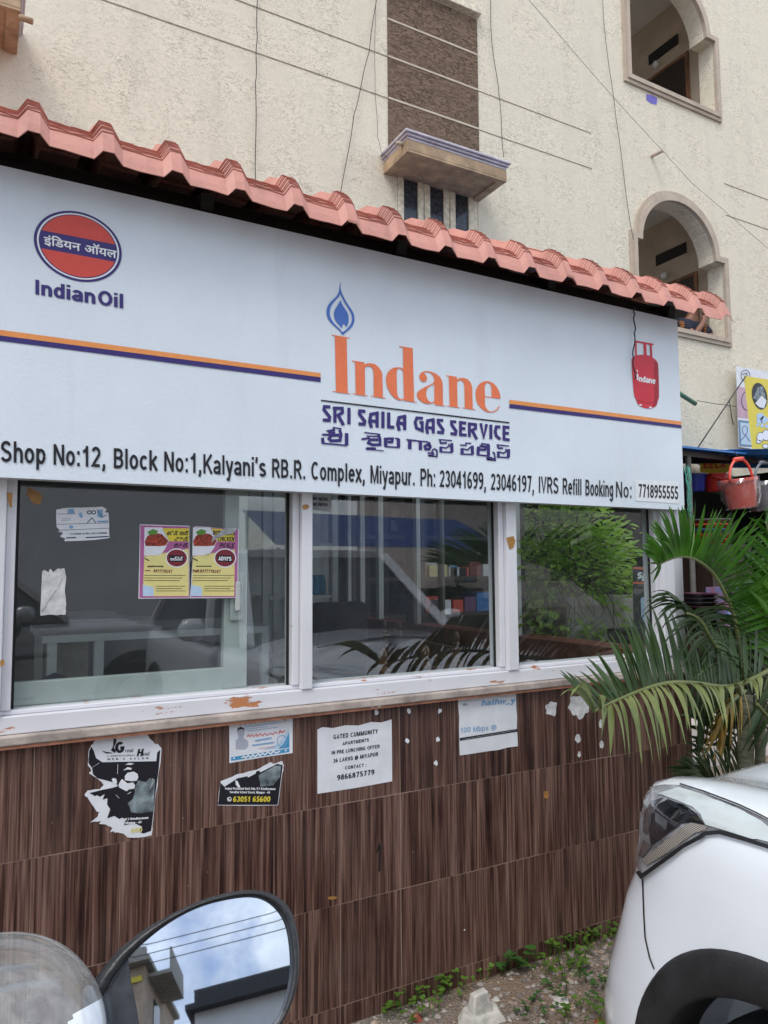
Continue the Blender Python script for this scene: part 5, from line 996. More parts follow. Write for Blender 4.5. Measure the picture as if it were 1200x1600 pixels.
for (x, y, rx, ry) in ((1188, 650, 6, 5), (1194, 656, 6, 6), (1187, 657, 5, 5), (1184, 664, 2.5, 2.5), (1191, 665, 3, 3), (1198, 666, 3, 3)): prt('vessel_print', 'paleblue', [(x + rx * math.cos(R(a)), y + ry * math.sin(R(a))) for a in range(0, 360, 30)], .002)
for (x, y, rx, ry) in ((1188, 683, 5, 7), (1197, 680, 6, 8), (1186, 690, 4, 2.5), (1196, 697, 4, 3)): prt('vessel_rim', 'cable_grey', [(x + (rx + 1) * math.cos(R(a)), y + (ry + 1) * math.sin(R(a))) for a in range(0, 360, 30)], .002); prt('vessel_print', 'ink_white', [(x + rx * math.cos(R(a)), y + ry * math.sin(R(a))) for a in range(0, 360, 30)], .003)
q = MB(); q.tube([PY(1090, 700, 4.5), PY(1165, 588, 4.74)], .006, 6); tag(q.build('stay_rope', M['cable'], smooth=True), 'dark stay rope running from the blue awning up to the yellow board', 'rope')
q = MB(); q.tube([PY(1089, 626, 5.9), PY(1118, 631, 5.95), PY(1150, 635, 5.98)], .004, 6); tag(q.build('tie_wire', M['cable'], smooth=True), 'thin wire from the green pipe to the pale board', 'wire')
q = MB(); q.tube([PY(1139, 625, 6.07), PY(1142, 640, 6.05), PY(1143, 650, 6.05), PY(1146, 664, 6.06)], .006, 6); tag(q.build('loose_cord', M['cable'], smooth=True), 'short black cord dangling on the plaster left of the pale board', 'cord')
q = MB(); c_ = PY(1133, 699, 4.7)
for k in range(5): q.lathe((c_.x - .12 + .06 * k, 4.7 + .03 * (k % 2), zf + .03), [(0, 0), (.07, 0), (.06, .03), (.03, .05 + .01 * (k % 3)), (0, .055)], 8)
tag(q.build('cloth_rag', M['paper'], smooth=True, base=c_), 'crumpled white rag lying on the blue awning', 'rag')
def bucket(c, r, h, m, label, tilt=0, handle=True, wrap=False, hang=False, group=None):
    t = thing('bucket', c, label, 'bucket', group); rot = Matrix.Rotation(tilt, 3, 'Y')
    def tf(mb): mb.v = [Vector(c) + rot @ (v - Vector(c)) for v in mb.v]; return mb
    cx, cy, cz = c; q = MB(); q.lathe(c, [(0, .004), (r * .74, 0), (r * .76, .01), (r * .95, h * .9), (r * 1.04, h * .91), (r * 1.05, h), (r * .98, h), (r * .93, h * .9), (r * .72, .02), (0, .02)], 28); tf(q).build('body', M[m], t, smooth=False); autosmooth(t.children[0], 40)
    if handle:
        q = MB(); pts = [(cx + r * 1.04 * math.cos(R(a)), cy - .03 - .08 * math.sin(R(a)) * (0 if hang else 1.2), cz + h * .95 + (r * 1.25 * math.sin(R(a)) if hang else -r * .5 * math.sin(R(a)))) for a in range(0, 181, 12)]; q.tube(pts, .012, 8); tf(q).build('handle', M[m], t, smooth=True)
        if hang: q = MB(); q.tube([(cx - .06, cy - .03, cz + h * .95 + r * 1.22), (cx + .06, cy - .03, cz + h * .95 + r * 1.22)], .02, 10); tf(q).build('handle_grip', M[m], t, smooth=True)
    if wrap:
        q = MB(); rnd = random.Random(3); n = 28; b = 0; L = [(.80, -.03), (.86, .1), (1.0, .35), (1.03, .6), (1.1, .86), (1.08, 1.02)]
        for (rr, hh) in L:
            for k in range(n): a = 2 * math.pi * k / n; j = rnd.uniform(.97, 1.10); q.v.append(Vector((cx + r * rr * j * math.cos(a), cy + r * rr * j * math.sin(a), cz + h * hh)))
        for i in range(len(L) - 1):
            for k in range(n): k2 = (k + 1) % n; q.f.append([i * n + k, i * n + k2, (i + 1) * n + k2, (i + 1) * n + k]); q.mi.append(0)
        tf(q).build('plastic_wrap', M['wrap'], t)
    return t
Yh = 4.25
pb1 = PY(1160, 793, Yh); bucket((pb1.x, Yh, pb1.z), .155, .26, 'coral_plastic', 'coral red bucket in clear plastic hanging under the blue awning', R(-9), True, True, True)
q = MB(); q.tube([(pb1.x - .07, Yh - .03, pb1.z + .44), (pb1.x - .07, Yh, zf - .02)], .004, 6); tag(q.build('hook_cord', M['cable'], smooth=True), 'short cord that carries the coral red bucket', 'cord')
pb2 = PY(1196, 797, Yh); bucket((pb2.x, Yh, pb2.z), .155, .26, 'grey_plastic', 'dark grey bucket in clear plastic hanging at the right edge', R(-4), True, True, True)
q = MB(); q.tube([(pb2.x - .03, Yh - .03, pb2.z + .44), (pb2.x - .03, Yh, zf - .02)], .004, 6); tag(q.build('hook_cord', M['cable'], smooth=True), 'short cord that carries the dark grey bucket', 'cord')
for px, m, lb, r_ in ((1087, 'blue_plastic', 'blue bucket on the shelf under the awning, beside the shop sign', .105), (1105, 'red_plastic', 'bright red bucket between the blue and the teal bucket on the shelf', .115), (1129, 'teal_plastic', 'teal bucket on the shelf right of the bright red one', .105)):
    p = PY(px, 768, 4.78); bucket((p.x, 4.78 - (.1 if m == 'red_plastic' else 0), sz), r_, .165, m, lb, 0, m == 'red_plastic')
def basin_stack(px, pyb, Yp, r, n, mats, step, label, name='basin_stack'):
    p = PY(px, pyb, Yp); t = thing(name, (p.x, Yp, p.z), label, 'basins')
    for k in range(n):
        q = MB(); q.lathe((p.x, Yp, p.z + k * step), [(r * .7, 0), (r * .98, step * .8), (r * 1.03, step * .82), (r * 1.03, step * .97), (r * .9, step * .97), (r * .65, 0)], 24); o = q.build('basin', M[mats[k % len(mats)]], t); autosmooth(o, 40)
basin_stack(1110, 850, 4.5, .19, 5, ['orange_plastic', 'red_plastic', 'blue_sheet', 'orange_plastic', 'grey_plastic'], .045, 'stack of orange, red and blue basins in the shade behind the big palm frond')
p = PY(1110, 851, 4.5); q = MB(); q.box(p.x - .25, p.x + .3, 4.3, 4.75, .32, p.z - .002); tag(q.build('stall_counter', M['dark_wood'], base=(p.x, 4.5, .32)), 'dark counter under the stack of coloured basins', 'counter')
basin_stack(1094, 985, 4.1, .155, 9, ['dark_plastic', 'dark_plastic', 'maroon_plastic'], .034, 'tall stack of black tubs in plastic behind the inner curve of the big palm frond', 'tub_stack')
p = PY(1094, 986, 4.1); q = MB(); q.box(p.x - .2, p.x + .35, 3.9, 4.28, .32, p.z - .002); tag(q.build('crate', M['dark_wood'], base=(p.x, 4.1, .32)), 'dark crate under the stack of black tubs', 'crate')
p = PY(1122, 985, 4.12); q = MB(); q.box(p.x - .03, p.x + .12, 4.0, 4.2, p.z, p.z + .36); o = q.build('colour_box', mat('coloured_carton', (.08, .20, .42), .4, var=.9, scale=14, col2=(.45, .08, .05)), base=(p.x, 4.1, p.z)); tag(o, 'blue and red carton beside the stack of black tubs', 'carton')
q = MB(); rnd = random.Random(5)
for s_ in range(6):
    pts = [PY(1069 + 1.6 * s_ + k * 1.1 * (1.2 - .1 * s_) + rnd.uniform(-3, 3), 733 + k * 10.5 - (s_ % 3) * 3, 2.9 + .03 * s_) for k in range(11 - s_)]; q.tube(pts, .0026, 6)
tag(q.build('rope_bundle', M['rope'], smooth=True, base=PY(1075, 735, 2.9)), 'teal rope hanging beside the right end of the shop sign', 'rope')
# cartons on the shelves seen through both panes of glass
cols = {'ink_red': 'red', 'cyan': 'blue', 'bowl': 'white', 'ink_maroon': 'maroon', 'yellow2': 'yellow', 'purple': 'purple', 'tape': 'brown', 'blue_sheet': 'bright blue'}
boxes = [(640, 668, 862, 884, 'tape', 5.5), (641, 664, 925, 952, 'cyan', 5.5), (666, 690, 928, 955, 'ink_red', 5.5), (703, 731, 910, 925, 'bowl', 5.5), (735, 753, 890, 913, 'ink_maroon', 5.5), (709, 725, 940, 960, 'ink_red', 5.5), (727, 745, 938, 962, 'purple', 5.5), (746, 766, 930, 960, 'blue_sheet', 5.5), (768, 790, 925, 955, 'bowl', 5.5), (704, 716, 890, 908, 'cyan', 5.5), (672, 700, 893, 912, 'yellow2', 5.5), (718, 734, 893, 908, 'ink_red', 5.5), (756, 776, 893, 912, 'bowl', 5.5), (648, 684, 860, 882, 'bowl', 5.8), (692, 706, 935, 958, 'bowl', 5.3)]
shelf_z = [1.07, 1.39, 1.751]
LBL = ['brown carton on the middle shelf behind the glass, leftmost there', 'blue carton on the lower shelf behind the glass, leftmost there', 'red carton beside the leftmost blue carton on the lower shelf', 'white carton standing highest behind the middle pane', 'maroon carton on the middle shelf behind the glass, rightmost there', 'red carton right of the dark inner post on the lower shelf', 'purple carton on the lower shelf between a red and a bright blue carton', 'bright blue carton right of the purple one on the lower shelf', 'white carton at the right end of the lower shelf', 'small blue carton on the middle shelf left of the maroon one', 'pale yellow carton on the middle shelf left of a small blue one', 'red carton on the middle shelf beside a small blue one', 'white carton on the middle shelf at its right end', 'white carton farthest back above the brown carton', 'small white carton standing forward on the lower shelf between two red ones']
for i, (x0, x1, y0, y1, m, Yb) in enumerate(boxes):
    a = PY(x0, (y0 + y1) / 2, Yb); b = PY(x1, (y0 + y1) / 2, Yb); zc = (PY(x0, y1, Yb).z); zs = min(shelf_z, key=lambda s: abs(s - zc)); h_ = PY(x0, y0, Yb).z - PY(x0, y1, Yb).z
    q = MB(); q.box(a.x, b.x, Yb + .01, Yb + .25, zs + .001, zs + h_); o = q.build('carton', M[m], base=(a.x, Yb, zs)); bevel(o, .004)
    tag(o, LBL[i], 'carton', 'cartons on the neighbouring shelves')
sp2 = lambda x, y, l=0.0: PY(x, y, 3.0 - l)
t = thing('shop_board', sp2(1010, 960), 'dark board lettered in white seen through the right pane beside the shrub', 'signboard')
q = MB(); q.prism2([(988, 884), (1034, 886), (1036, 985), (990, 985)], sp2, lambda x, y: sp2(x, y, -.02)); q.build('board', M['dark_plastic'], t)
q = MB(); px_poly(q, [(989, 886), (1034, 888), (1034, 891), (989, 889)], (0, 0), 1, lambda x, y, l=0: sp2(x, y, .002)); px_poly(q, [(989, 909), (1034, 911), (1034, 914), (989, 912)], (0, 0), 1, lambda x, y, l=0: sp2(x, y, .002)); q.build('stripe', M['ink_orange'], t, fix=False)
q = MB(); px_text(q, 'spar', lambda x, y, l=0: sp2(x, y, .003 + l), (995, 904), (1027, 904), 13, t=.24, shear=.15); q.build('lettering', M['ink_white'], t, fix=False)
q = MB(); px_poly(q, [(1001, 935), (1014, 928), (1018, 955), (1010, 975), (1002, 965)], (0, 0), 1, lambda x, y, l=0: sp2(x, y, .003)); q.build('badge', M['paleblue'], t, fix=False)
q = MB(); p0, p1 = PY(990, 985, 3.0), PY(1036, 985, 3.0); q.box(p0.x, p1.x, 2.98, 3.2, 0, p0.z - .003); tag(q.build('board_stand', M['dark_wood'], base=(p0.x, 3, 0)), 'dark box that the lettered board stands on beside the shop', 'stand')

# ------------------------------------------------------------------ shrub in a planter beyond the side glass
def shrub():
    Yp = 3.5; c = PY(905, 930, Yp); t = thing('leafy_shrub', (c.x, Yp, 0), 'bright green leafy shrub in a pale square planter seen through the right pane', 'shrub')
    zp = PY(900, 930, Yp).z; xa, xb = PY(852, 930, Yp).x, PY(958, 930, Yp).x
    q = MB(); q.box(max(xa, 2.86), xb, Yp - .18, Yp + .22, 0, zp); o = q.build('planter', M['concrete'], t); bevel(o, .01)
    rnd = random.Random(11); lv = MB(); tw = MB()
    cl = [(880, 815, 34, 26), (915, 850, 40, 30), (860, 860, 28, 34), (940, 890, 36, 22), (985, 905, 30, 14), (885, 900, 40, 28), (860, 935, 26, 26), (925, 930, 34, 18), (905, 800, 30, 16), (945, 830, 26, 16), (865, 790, 24, 24), (900, 770, 36, 20), (830, 905, 22, 30), (838, 960, 22, 26), (880, 975, 30, 20), (930, 985, 34, 14), (985, 950, 22, 22), (822, 840, 16, 34), (960, 860, 34, 18), (1000, 925, 18, 10)]
    root = Vector((c.x, Yp, zp))
    for (px, py, rx, ry) in cl:
        cc = PY(px, py, Yp + rnd.uniform(-.15, .2)); mid = root.lerp(cc, .5) + Vector((rnd.uniform(-.05, .05), rnd.uniform(-.1, .1), .08)); tw.tube([root + Vector((rnd.uniform(-.05, .05), 0, 0)), mid, cc], [.012, .008, .003], 6)
        for _ in range(int(rx * ry * .24)):
            u, v = rnd.gauss(0, .6), rnd.gauss(0, .6)
            p = PY(px + u * rx, py + v * ry, Yp + rnd.gauss(0, .14))
            d = (p - root); d.z *= .3; d.normalize(); d = (d + Vector((rnd.uniform(-.7, .7), rnd.uniform(-.9, .5), rnd.uniform(-.9, .1)))).normalized(); s = d.cross(Vector((0, 0, 1))).normalized(); s = (s + Vector((0, 0, rnd.uniform(-.5, .5)))).normalized()
            l = rnd.uniform(.04, .085); w = l * .26; nn = d.cross(s) * l * .12
            lv.add([p, p + d * l * .35 + s * w - nn, p + d * l * .75 + s * w * .7 - nn, p + d * l, p + d * l * .75 - s * w * .7 - nn, p + d * l * .35 - s * w - nn, p + d * l * .5], [(0, 6, 1), (1, 6, 2), (2, 6, 3), (3, 6, 4), (4, 6, 5), (5, 6, 0)])
    # long dry stems drooping over the planter
    for _ in range(16):
        a = PY(rnd.uniform(870, 950), rnd.uniform(890, 925), Yp - .2); tw.tube([a, a + Vector((rnd.uniform(-.06, .06), -.05, -.10)), a + Vector((rnd.uniform(-.1, .1), -.08, -.26))], [.003, .003, .001], 5)
    lv.build('foliage', M['shrub'], t, fix=False); tw.build('stem', M['twig'], t, smooth=True)
shrub()

# ------------------------------------------------------------------ palms
def bez(a, b, c, t): return a * (1 - t) ** 2 + b * 2 * t * (1 - t) + c * t * t
def interp(lst, t):
    n = len(lst) - 1; x = min(max(t * n, 0), n - 1e-6); i = int(x); f = x - i
    p0 = lst[max(i - 1, 0)]; p1, p2 = lst[i], lst[i + 1]; p3 = lst[min(i + 2, n)]
    return .5 * ((2 * p1) + (p2 - p0) * f + (2 * p0 - 5 * p1 + 4 * p2 - p3) * f * f + (3 * p1 - p0 - 3 * p2 + p3) * f ** 3)
def frond(root, name, r, A, B, n, m, lift=.06, width=.016, seg=7, t0=.08, rr=(.010, .003), seed=1, jit=.012, depthB=0.0):
    rnd = random.Random(seed)
    Rk = [PY(*p) for p in r]; Ak = [PY(*p) for p in A]; Bk = [PY(*p) for p in B] if B else None
    mid = MB(); pts = [interp(Rk, i / 24) for i in range(25)]; mid.tube(pts, [rr[0] + (rr[1] - rr[0]) * i / 24 for i in range(25)], 7)
    q = MB()
    for side, K in ((1, Ak), (-1, Bk)):
        if K is None: continue
        for k in range(n):
            t = t0 + (1 - t0) * (k + rnd.uniform(-.25, .25)) / (n - 1); t = min(max(t, 0), 1)
            b = interp(Rk, t); e = interp(K, t) + Vector((rnd.gauss(0, jit), rnd.gauss(0, jit * 1.5), rnd.gauss(0, jit)))
            ln = (e - b).length; sc_ = rnd.uniform(.9, 1.05); e = b + (e - b) * sc_
            if rnd.random() < .06: e = b.lerp(e, .75) + Vector((0, 0, -.05))
            ctl = b.lerp(e, .55) + Vector((0, -.012, lift * (ln / .3) * rnd.uniform(.7, 1.3)))
            T = (interp(Rk, min(t + .02, 1)) - interp(Rk, max(t - .02, 0))).normalized()
            base = len(q.v); roll = rnd.gauss(0, .35)
            for s in range(seg + 1):
                u = s / seg; p = bez(b, ctl, e, u); d = (bez(b, ctl, e, min(u + .05, 1)) - bez(b, ctl, e, max(u - .05, 0))).normalized()
                wv = (T - d * T.dot(d)); wv = wv.normalized() if wv.length > 1e-4 else d.orthogonal(); nv = d.cross(wv)
                wv2 = wv * math.cos(roll) + nv * math.sin(roll); nv2 = d.cross(wv2)
                w = width * (math.sin(math.pi * min(1, (u * .93 + .07)) ** .8) * .5 + .06) * (1 if u < .99 else .15)
                q.v += [p + wv2 * w, p - nv2 * w * .32, p - wv2 * w]
            for s in range(seg):
                o = base + 3 * s; q.f += [[o, o + 1, o + 4, o + 3], [o + 1, o + 2, o + 5, o + 4]]; q.mi += [0, 0]
    fo = q.build(name, M[m], root, fix=False, smooth=True); mo = mid.build('midrib', M['rachis'], fo, smooth=True); return fo
palm = thing('areca_palm', (3.02, 2.1, 0), 'areca palm with long arching fronds at the right corner of the shop front', 'palm')
def stem(px, pts, r, Yp):
    q = MB(); P = []; Rr = []
    K = [PY(x, y, Yp) for x, y in pts]; K[0] = Vector((K[1].x, Yp, 0))
    for i in range(31):
        p = interp(K, i / 30); P.append(p); Rr.append(r * (1.12 - .3 * i / 30) * (1.08 if i % 3 == 0 else 1))
    q.tube(P, Rr, 14); return q
stem(0, [(1165, 1400), (1166, 1190), (1164, 1130), (1166, 1085)], .032, 2.1).build('stem', M['stem'], palm, smooth=True)
stem(0, [(1190, 1400), (1188, 1190), (1192, 1080), (1200, 1040)], .022, 2.2).build('stem', M['stem'], palm, smooth=True)
Y1 = [1.98, 1.95, 1.92, 1.88, 1.84, 1.80, 1.77, 1.74]
pz = lambda xy, ys: [(a, b, y) for (a, b), y in zip(xy, ys)]
frond(palm, 'frond', pz([(1165, 1065), (1149, 972), (1137, 937), (1116, 898), (1092, 877), (1071, 870), (1052, 872), (1028, 883)], Y1),
      pz([(1290, 1010), (1272, 940), (1246, 872), (1180, 800), (1126, 796), (1070, 786), (1018, 806), (1004, 868)], [y - .12 for y in Y1]),
      pz([(1260, 1120), (1270, 1050), (1262, 975), (1215, 850), (1150, 800), (1060, 800), (1006, 838), (1012, 898)], [y + .06 for y in Y1]), 64, 'palm', .018, .0145, jit=.006, seed=3, rr=(.009, .003))
frond(palm, 'frond', pz([(1158, 1085), (1135, 1035), (1113, 1002), (1098, 974), (1085, 962), (1072, 958)], [1.95, 1.88, 1.82, 1.75, 1.72, 1.70]),
      pz([(1120, 1120), (1095, 1070), (1062, 1050), (1030, 1000), (1000, 972), (998, 936)], [1.9, 1.84, 1.76, 1.70, 1.68, 1.68]),
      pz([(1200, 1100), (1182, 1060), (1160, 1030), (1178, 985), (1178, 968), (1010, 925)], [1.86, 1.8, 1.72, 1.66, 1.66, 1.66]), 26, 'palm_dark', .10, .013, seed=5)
Y3 = [1.86, 1.82, 1.78, 1.75, 1.72, 1.70, 1.68, 1.66, 1.64]
frond(palm, 'frond', pz([(1215, 1040), (1165, 1066), (1130, 1073), (1088, 1067), (1052, 1066), (1020, 1072), (990, 1083), (955, 1098), (928, 1112)], Y3),
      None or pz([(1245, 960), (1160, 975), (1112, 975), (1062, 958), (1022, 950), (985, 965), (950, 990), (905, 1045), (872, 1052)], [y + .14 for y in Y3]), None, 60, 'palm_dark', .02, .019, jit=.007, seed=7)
frond(palm, 'frond', pz([(1214, 1041), (1164, 1067), (1130, 1074), (1088, 1068), (1052, 1067), (1020, 1073), (990, 1084), (955, 1099), (928, 1113)], Y3),
      pz([(1210, 1110), (1180, 1090), (1148, 1135), (1118, 1132), (1085, 1150), (1048, 1178), (1020, 1195), (968, 1182), (878, 1078)], [y - .12 for y in Y3]), None, 34, 'palm_grey', .11, .018, seed=9)
frond(palm, 'frond', pz([(1178, 1260), (1145, 1240), (1115, 1226), (1104, 1218)], [1.9, 1.85, 1.8, 1.78]), pz([(1150, 1180), (1112, 1165), (1070, 1178), (1050, 1182)], [1.8, 1.75, 1.72, 1.7]), pz([(1090, 1240), (1050, 1232), (1036, 1218), (1034, 1202)], [1.8, 1.75, 1.72, 1.7]), 13, 'palm_dark', .03, .018, seed=11)
frond(palm, 'frond', pz([(1164, 1080), (1148, 1092), (1134, 1112), (1124, 1150)], [2.05, 2.0, 1.97, 1.95]), pz([(1170, 1150), (1150, 1170), (1128, 1195), (1118, 1200)], [1.98, 1.95, 1.93, 1.92]), pz([(1120, 1110), (1105, 1150), (1100, 1185), (1108, 1195)], [2, 1.97, 1.95, 1.94]), 12, 'palm_dry', .05, .013, seed=13)
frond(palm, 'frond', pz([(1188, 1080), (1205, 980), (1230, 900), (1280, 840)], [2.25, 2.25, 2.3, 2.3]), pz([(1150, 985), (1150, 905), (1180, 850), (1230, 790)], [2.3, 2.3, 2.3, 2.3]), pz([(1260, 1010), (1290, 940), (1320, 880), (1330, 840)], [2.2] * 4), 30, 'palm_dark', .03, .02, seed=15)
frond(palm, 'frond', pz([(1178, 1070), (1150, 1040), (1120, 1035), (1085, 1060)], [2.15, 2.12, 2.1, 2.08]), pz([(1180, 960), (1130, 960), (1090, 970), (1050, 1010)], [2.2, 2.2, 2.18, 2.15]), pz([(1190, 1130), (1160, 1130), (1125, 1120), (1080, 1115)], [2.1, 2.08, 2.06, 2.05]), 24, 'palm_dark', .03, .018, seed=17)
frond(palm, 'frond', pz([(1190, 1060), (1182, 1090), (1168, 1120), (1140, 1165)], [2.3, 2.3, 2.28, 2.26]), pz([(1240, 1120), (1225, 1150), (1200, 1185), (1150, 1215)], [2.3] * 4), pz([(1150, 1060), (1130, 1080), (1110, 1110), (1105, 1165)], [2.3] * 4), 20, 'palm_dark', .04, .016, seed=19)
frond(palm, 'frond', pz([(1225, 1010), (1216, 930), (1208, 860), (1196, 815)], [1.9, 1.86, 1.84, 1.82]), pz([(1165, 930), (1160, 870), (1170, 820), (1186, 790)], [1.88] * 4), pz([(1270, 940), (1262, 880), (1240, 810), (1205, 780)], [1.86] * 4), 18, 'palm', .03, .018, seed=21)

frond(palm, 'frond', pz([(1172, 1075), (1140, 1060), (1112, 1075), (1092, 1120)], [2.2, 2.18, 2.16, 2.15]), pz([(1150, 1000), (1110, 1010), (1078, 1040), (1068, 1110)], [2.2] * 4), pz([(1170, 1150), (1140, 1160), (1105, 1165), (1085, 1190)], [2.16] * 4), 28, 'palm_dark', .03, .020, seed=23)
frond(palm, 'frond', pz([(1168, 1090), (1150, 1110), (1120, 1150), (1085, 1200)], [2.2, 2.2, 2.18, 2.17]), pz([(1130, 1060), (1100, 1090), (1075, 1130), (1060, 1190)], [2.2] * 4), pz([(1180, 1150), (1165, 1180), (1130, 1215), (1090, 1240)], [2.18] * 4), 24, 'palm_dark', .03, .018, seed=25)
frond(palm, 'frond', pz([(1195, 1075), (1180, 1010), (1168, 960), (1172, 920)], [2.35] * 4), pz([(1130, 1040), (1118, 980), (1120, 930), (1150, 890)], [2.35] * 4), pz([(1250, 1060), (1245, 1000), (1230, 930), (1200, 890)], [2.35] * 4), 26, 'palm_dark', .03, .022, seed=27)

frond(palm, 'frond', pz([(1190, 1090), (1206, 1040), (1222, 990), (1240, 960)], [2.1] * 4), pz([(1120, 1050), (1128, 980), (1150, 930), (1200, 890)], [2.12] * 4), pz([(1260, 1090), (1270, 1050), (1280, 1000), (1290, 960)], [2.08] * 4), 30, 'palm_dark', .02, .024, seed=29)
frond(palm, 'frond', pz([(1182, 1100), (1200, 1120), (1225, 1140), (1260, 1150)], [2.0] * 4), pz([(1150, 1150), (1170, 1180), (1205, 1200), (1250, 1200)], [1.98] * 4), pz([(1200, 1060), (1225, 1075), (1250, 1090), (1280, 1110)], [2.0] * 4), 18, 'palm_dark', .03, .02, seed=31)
# ------------------------------------------------------------------ cars
def smooth01(t): t = min(max(t, 0), 1); return t * t * (3 - 2 * t)
PLAN = [(.12, -3.25), (.03, -3.1), (.0, -2.6), (.0, -1.2), (.0, -.2), (.0, .0), (.012, .14), (.045, .285), (.12, .40), (.25, .46), (.45, .505), (.68, .535), (.88, .545)]
LEV = [(.20, .04, .14), (.28, .01, .18), (.38, .0, .175), (.48, -.004, .145), (.58, .0, .11), (.66, .002, .085), (.72, .004, .055), (.76, .006, .048), (.84, .012, .042), (.90, .02, .03), (.93, .032, .01), (.946, .045, -.03), (.956, .062, -.10), (.962, .08, -.18), (.966, .096, -.26), (.985, .135, -.33), (1.012, .22, -.41), (1.036, .36, -.48), (1.054, .55, -.54), (1.066, .75, -.6), (1.07, .86, -.64)]
def make_car(name, label, T, paint, cat='car', front_detail=False):
    root = thing(name, T(Vector((0, 0, 0))), label, cat)
    half = []
    pl = [Vector((a, b, 0)) for a, b in PLAN]
    for i in range(61): half.append(interp(pl, i / 60))
    ring = [(p.x - .88, p.y) for p in half] + [(.88 - p.x, p.y) for p in reversed(half[:-1])]
    q = MB(); n = len(ring)
    for (z, ins, sh) in LEV:
        for (x, y) in ring:
            k = 1 - ins / .88; f = smooth01((y + .25) / .75); rb = smooth01((-2.4 - y) / .8)
            zz = z - max(0, z - .973) * .25 * smooth01((y + .05) / .45) - .062 * smooth01((z - .78) / .18) * smooth01((.88 - abs(x) - .12) / .4) * smooth01((y - .0) / .45); q.v.append(Vector((x * k, y + sh * f + min(ins, .3) * rb * .6, zz)))
    for l in range(len(LEV) - 1):
        for i in range(n): j = (i + 1) % n; q.f.append([l * n + i, l * n + j, (l + 1) * n + j, (l + 1) * n + i]); q.mi.append(0)
    q.f.append(list(range(n))[::-1]); q.mi.append(0); q.f.append([(len(LEV) - 1) * n + i for i in range(n)]); q.mi.append(0)
    raw = [v.copy() for v in q.v]; faces = [list(f) for f in q.f]
    q.v = [T(v) for v in q.v]; body = q.build('body', paint, root, smooth=True); autosmooth(body, 50)
    cut = MB()
    for yw in (0, -2.55):
        for s in (-1, 1): cut.lathe((s * .90, yw, .331), [(.001, -.27), (.318, -.27), (.318, .27), (.001, .27)], 40, 'x', True)
    cut.v = [T(v) for v in cut.v]; co_ = cut.build('wheel_cutter', M['dark']); md = body.modifiers.new('arch', 'BOOLEAN'); md.object = co_; md.operation = 'DIFFERENCE'; md.solver = 'EXACT'
    bpy.context.view_layer.update(); dg = bpy.context.evaluated_depsgraph_get(); me2 = bpy.data.meshes.new_from_object(body.evaluated_get(dg)); body.modifiers.clear(); body.data = me2
    if len(me2.materials) == 0: me2.materials.append(paint)
    bpy.data.objects.remove(co_)
    tree = BVHTree.FromPolygons([T(v) for v in raw], faces)
    trl = BVHTree.FromPolygons(raw, faces)
    # wheels and arch claddings that follow the flank
    for yw in (0, -2.55):
        for s in (-1, 1):
            q = MB(); q.lathe((s * .74, yw, .292), [(.18, -.10 * s), (.255, -.11 * s), (.285, -.08 * s), (.29, .0), (.285, .08 * s), (.255, .105 * s), (.185, .10 * s)], 40, 'x'); q.v = [T(v) for v in q.v]; wo = q.build('wheel', M['rubber'], root, smooth=True)
            q = MB(); q.lathe((s * .74, yw, .292), [(0, .07 * s), (.06, .07 * s), (.18, .09 * s), (.195, .095 * s), (.195, -.05 * s)], 30, 'x')
            for k in range(5): a = 2 * math.pi * k / 5; q.bar((s * .74 + .095 * s, yw + .05 * math.cos(a), .292 + .05 * math.sin(a)), (s * .74 + .1 * s, yw + .18 * math.cos(a), .292 + .17 * math.sin(a)), .05, .02, (1, 0, 0))
            q.v = [T(v) for v in q.v]; q.build('rim', M['alloy'], wo, smooth=False)
            q = MB(); na = 44; prev = None
            prof_ = [(.305, -.10, 0), (.311, .004, 0), (.318, .013, 0), (.36, .015, 0), (.385, .012, 0), (.392, .006, 0), (.396, -.004, 0)]
            for i in range(na + 1):
                a = R(-12 + 204 * i / na)
                for (rr, off, _) in prof_:
                    yy, zz = yw + rr * math.cos(a), .331 + rr * math.sin(a)
                    h = trl.ray_cast(Vector((s * 2, yy, max(zz, .21))), Vector((-s, 0, 0))); x = h[0].x if h[0] else s * .86
                    q.v.append(Vector((x + s * off, yy, zz)))
            m_ = len(prof_)
            for i in range(na):
                for k in range(m_ - 1): q.f.append([i * m_ + k, i * m_ + k + 1, (i + 1) * m_ + k + 1, (i + 1) * m_ + k]); q.mi.append(0)
            q.v = [T(v) for v in q.v]; q.build('arch_cladding', M['rough_plastic'], root, smooth=True)
    # cabin
    q = MB(); b0 = [(-.74, -.62, 1.0), (.74, -.62, 1.0), (.80, -1.2, 1.0), (.80, -3.0, 1.0), (-.80, -3.0, 1.0), (-.80, -1.2, 1.0)]; t0_ = [(-.56, -1.3, 1.55), (.56, -1.3, 1.55), (.62, -1.7, 1.57), (.60, -2.75, 1.53), (-.60, -2.75, 1.53), (-.62, -1.7, 1.57)]
    q.add(b0 + t0_, [(i, (i + 1) % 6, 6 + (i + 1) % 6, 6 + i) for i in range(6)]); q.v = [T(v) for v in q.v]; q.build('window_band', M['dark_glass'], root)
    q = MB(); r0 = [Vector(p) for p in t0_]; up = [(p.x * .92, p.y * .97 - .03, p.z + .05) for p in r0]; lo = [(p.x * 1.01, p.y, p.z - .012) for p in r0]; q.add(lo + up, [(i, (i + 1) % 6, 6 + (i + 1) % 6, 6 + i) for i in range(6)] + [(6, 7, 8, 9, 10, 11)])
    for (i, k) in ((0, 6), (1, 7), (2, 8), (5, 11), (3, 9), (4, 10)):
        q.bar((Vector(b0[i]) * 1.004), Vector(t0_[i]) * 1.004, .07, .05, (0, 1, 0))
    q.v = [T(v) for v in q.v]; q.build('roof', paint, root)
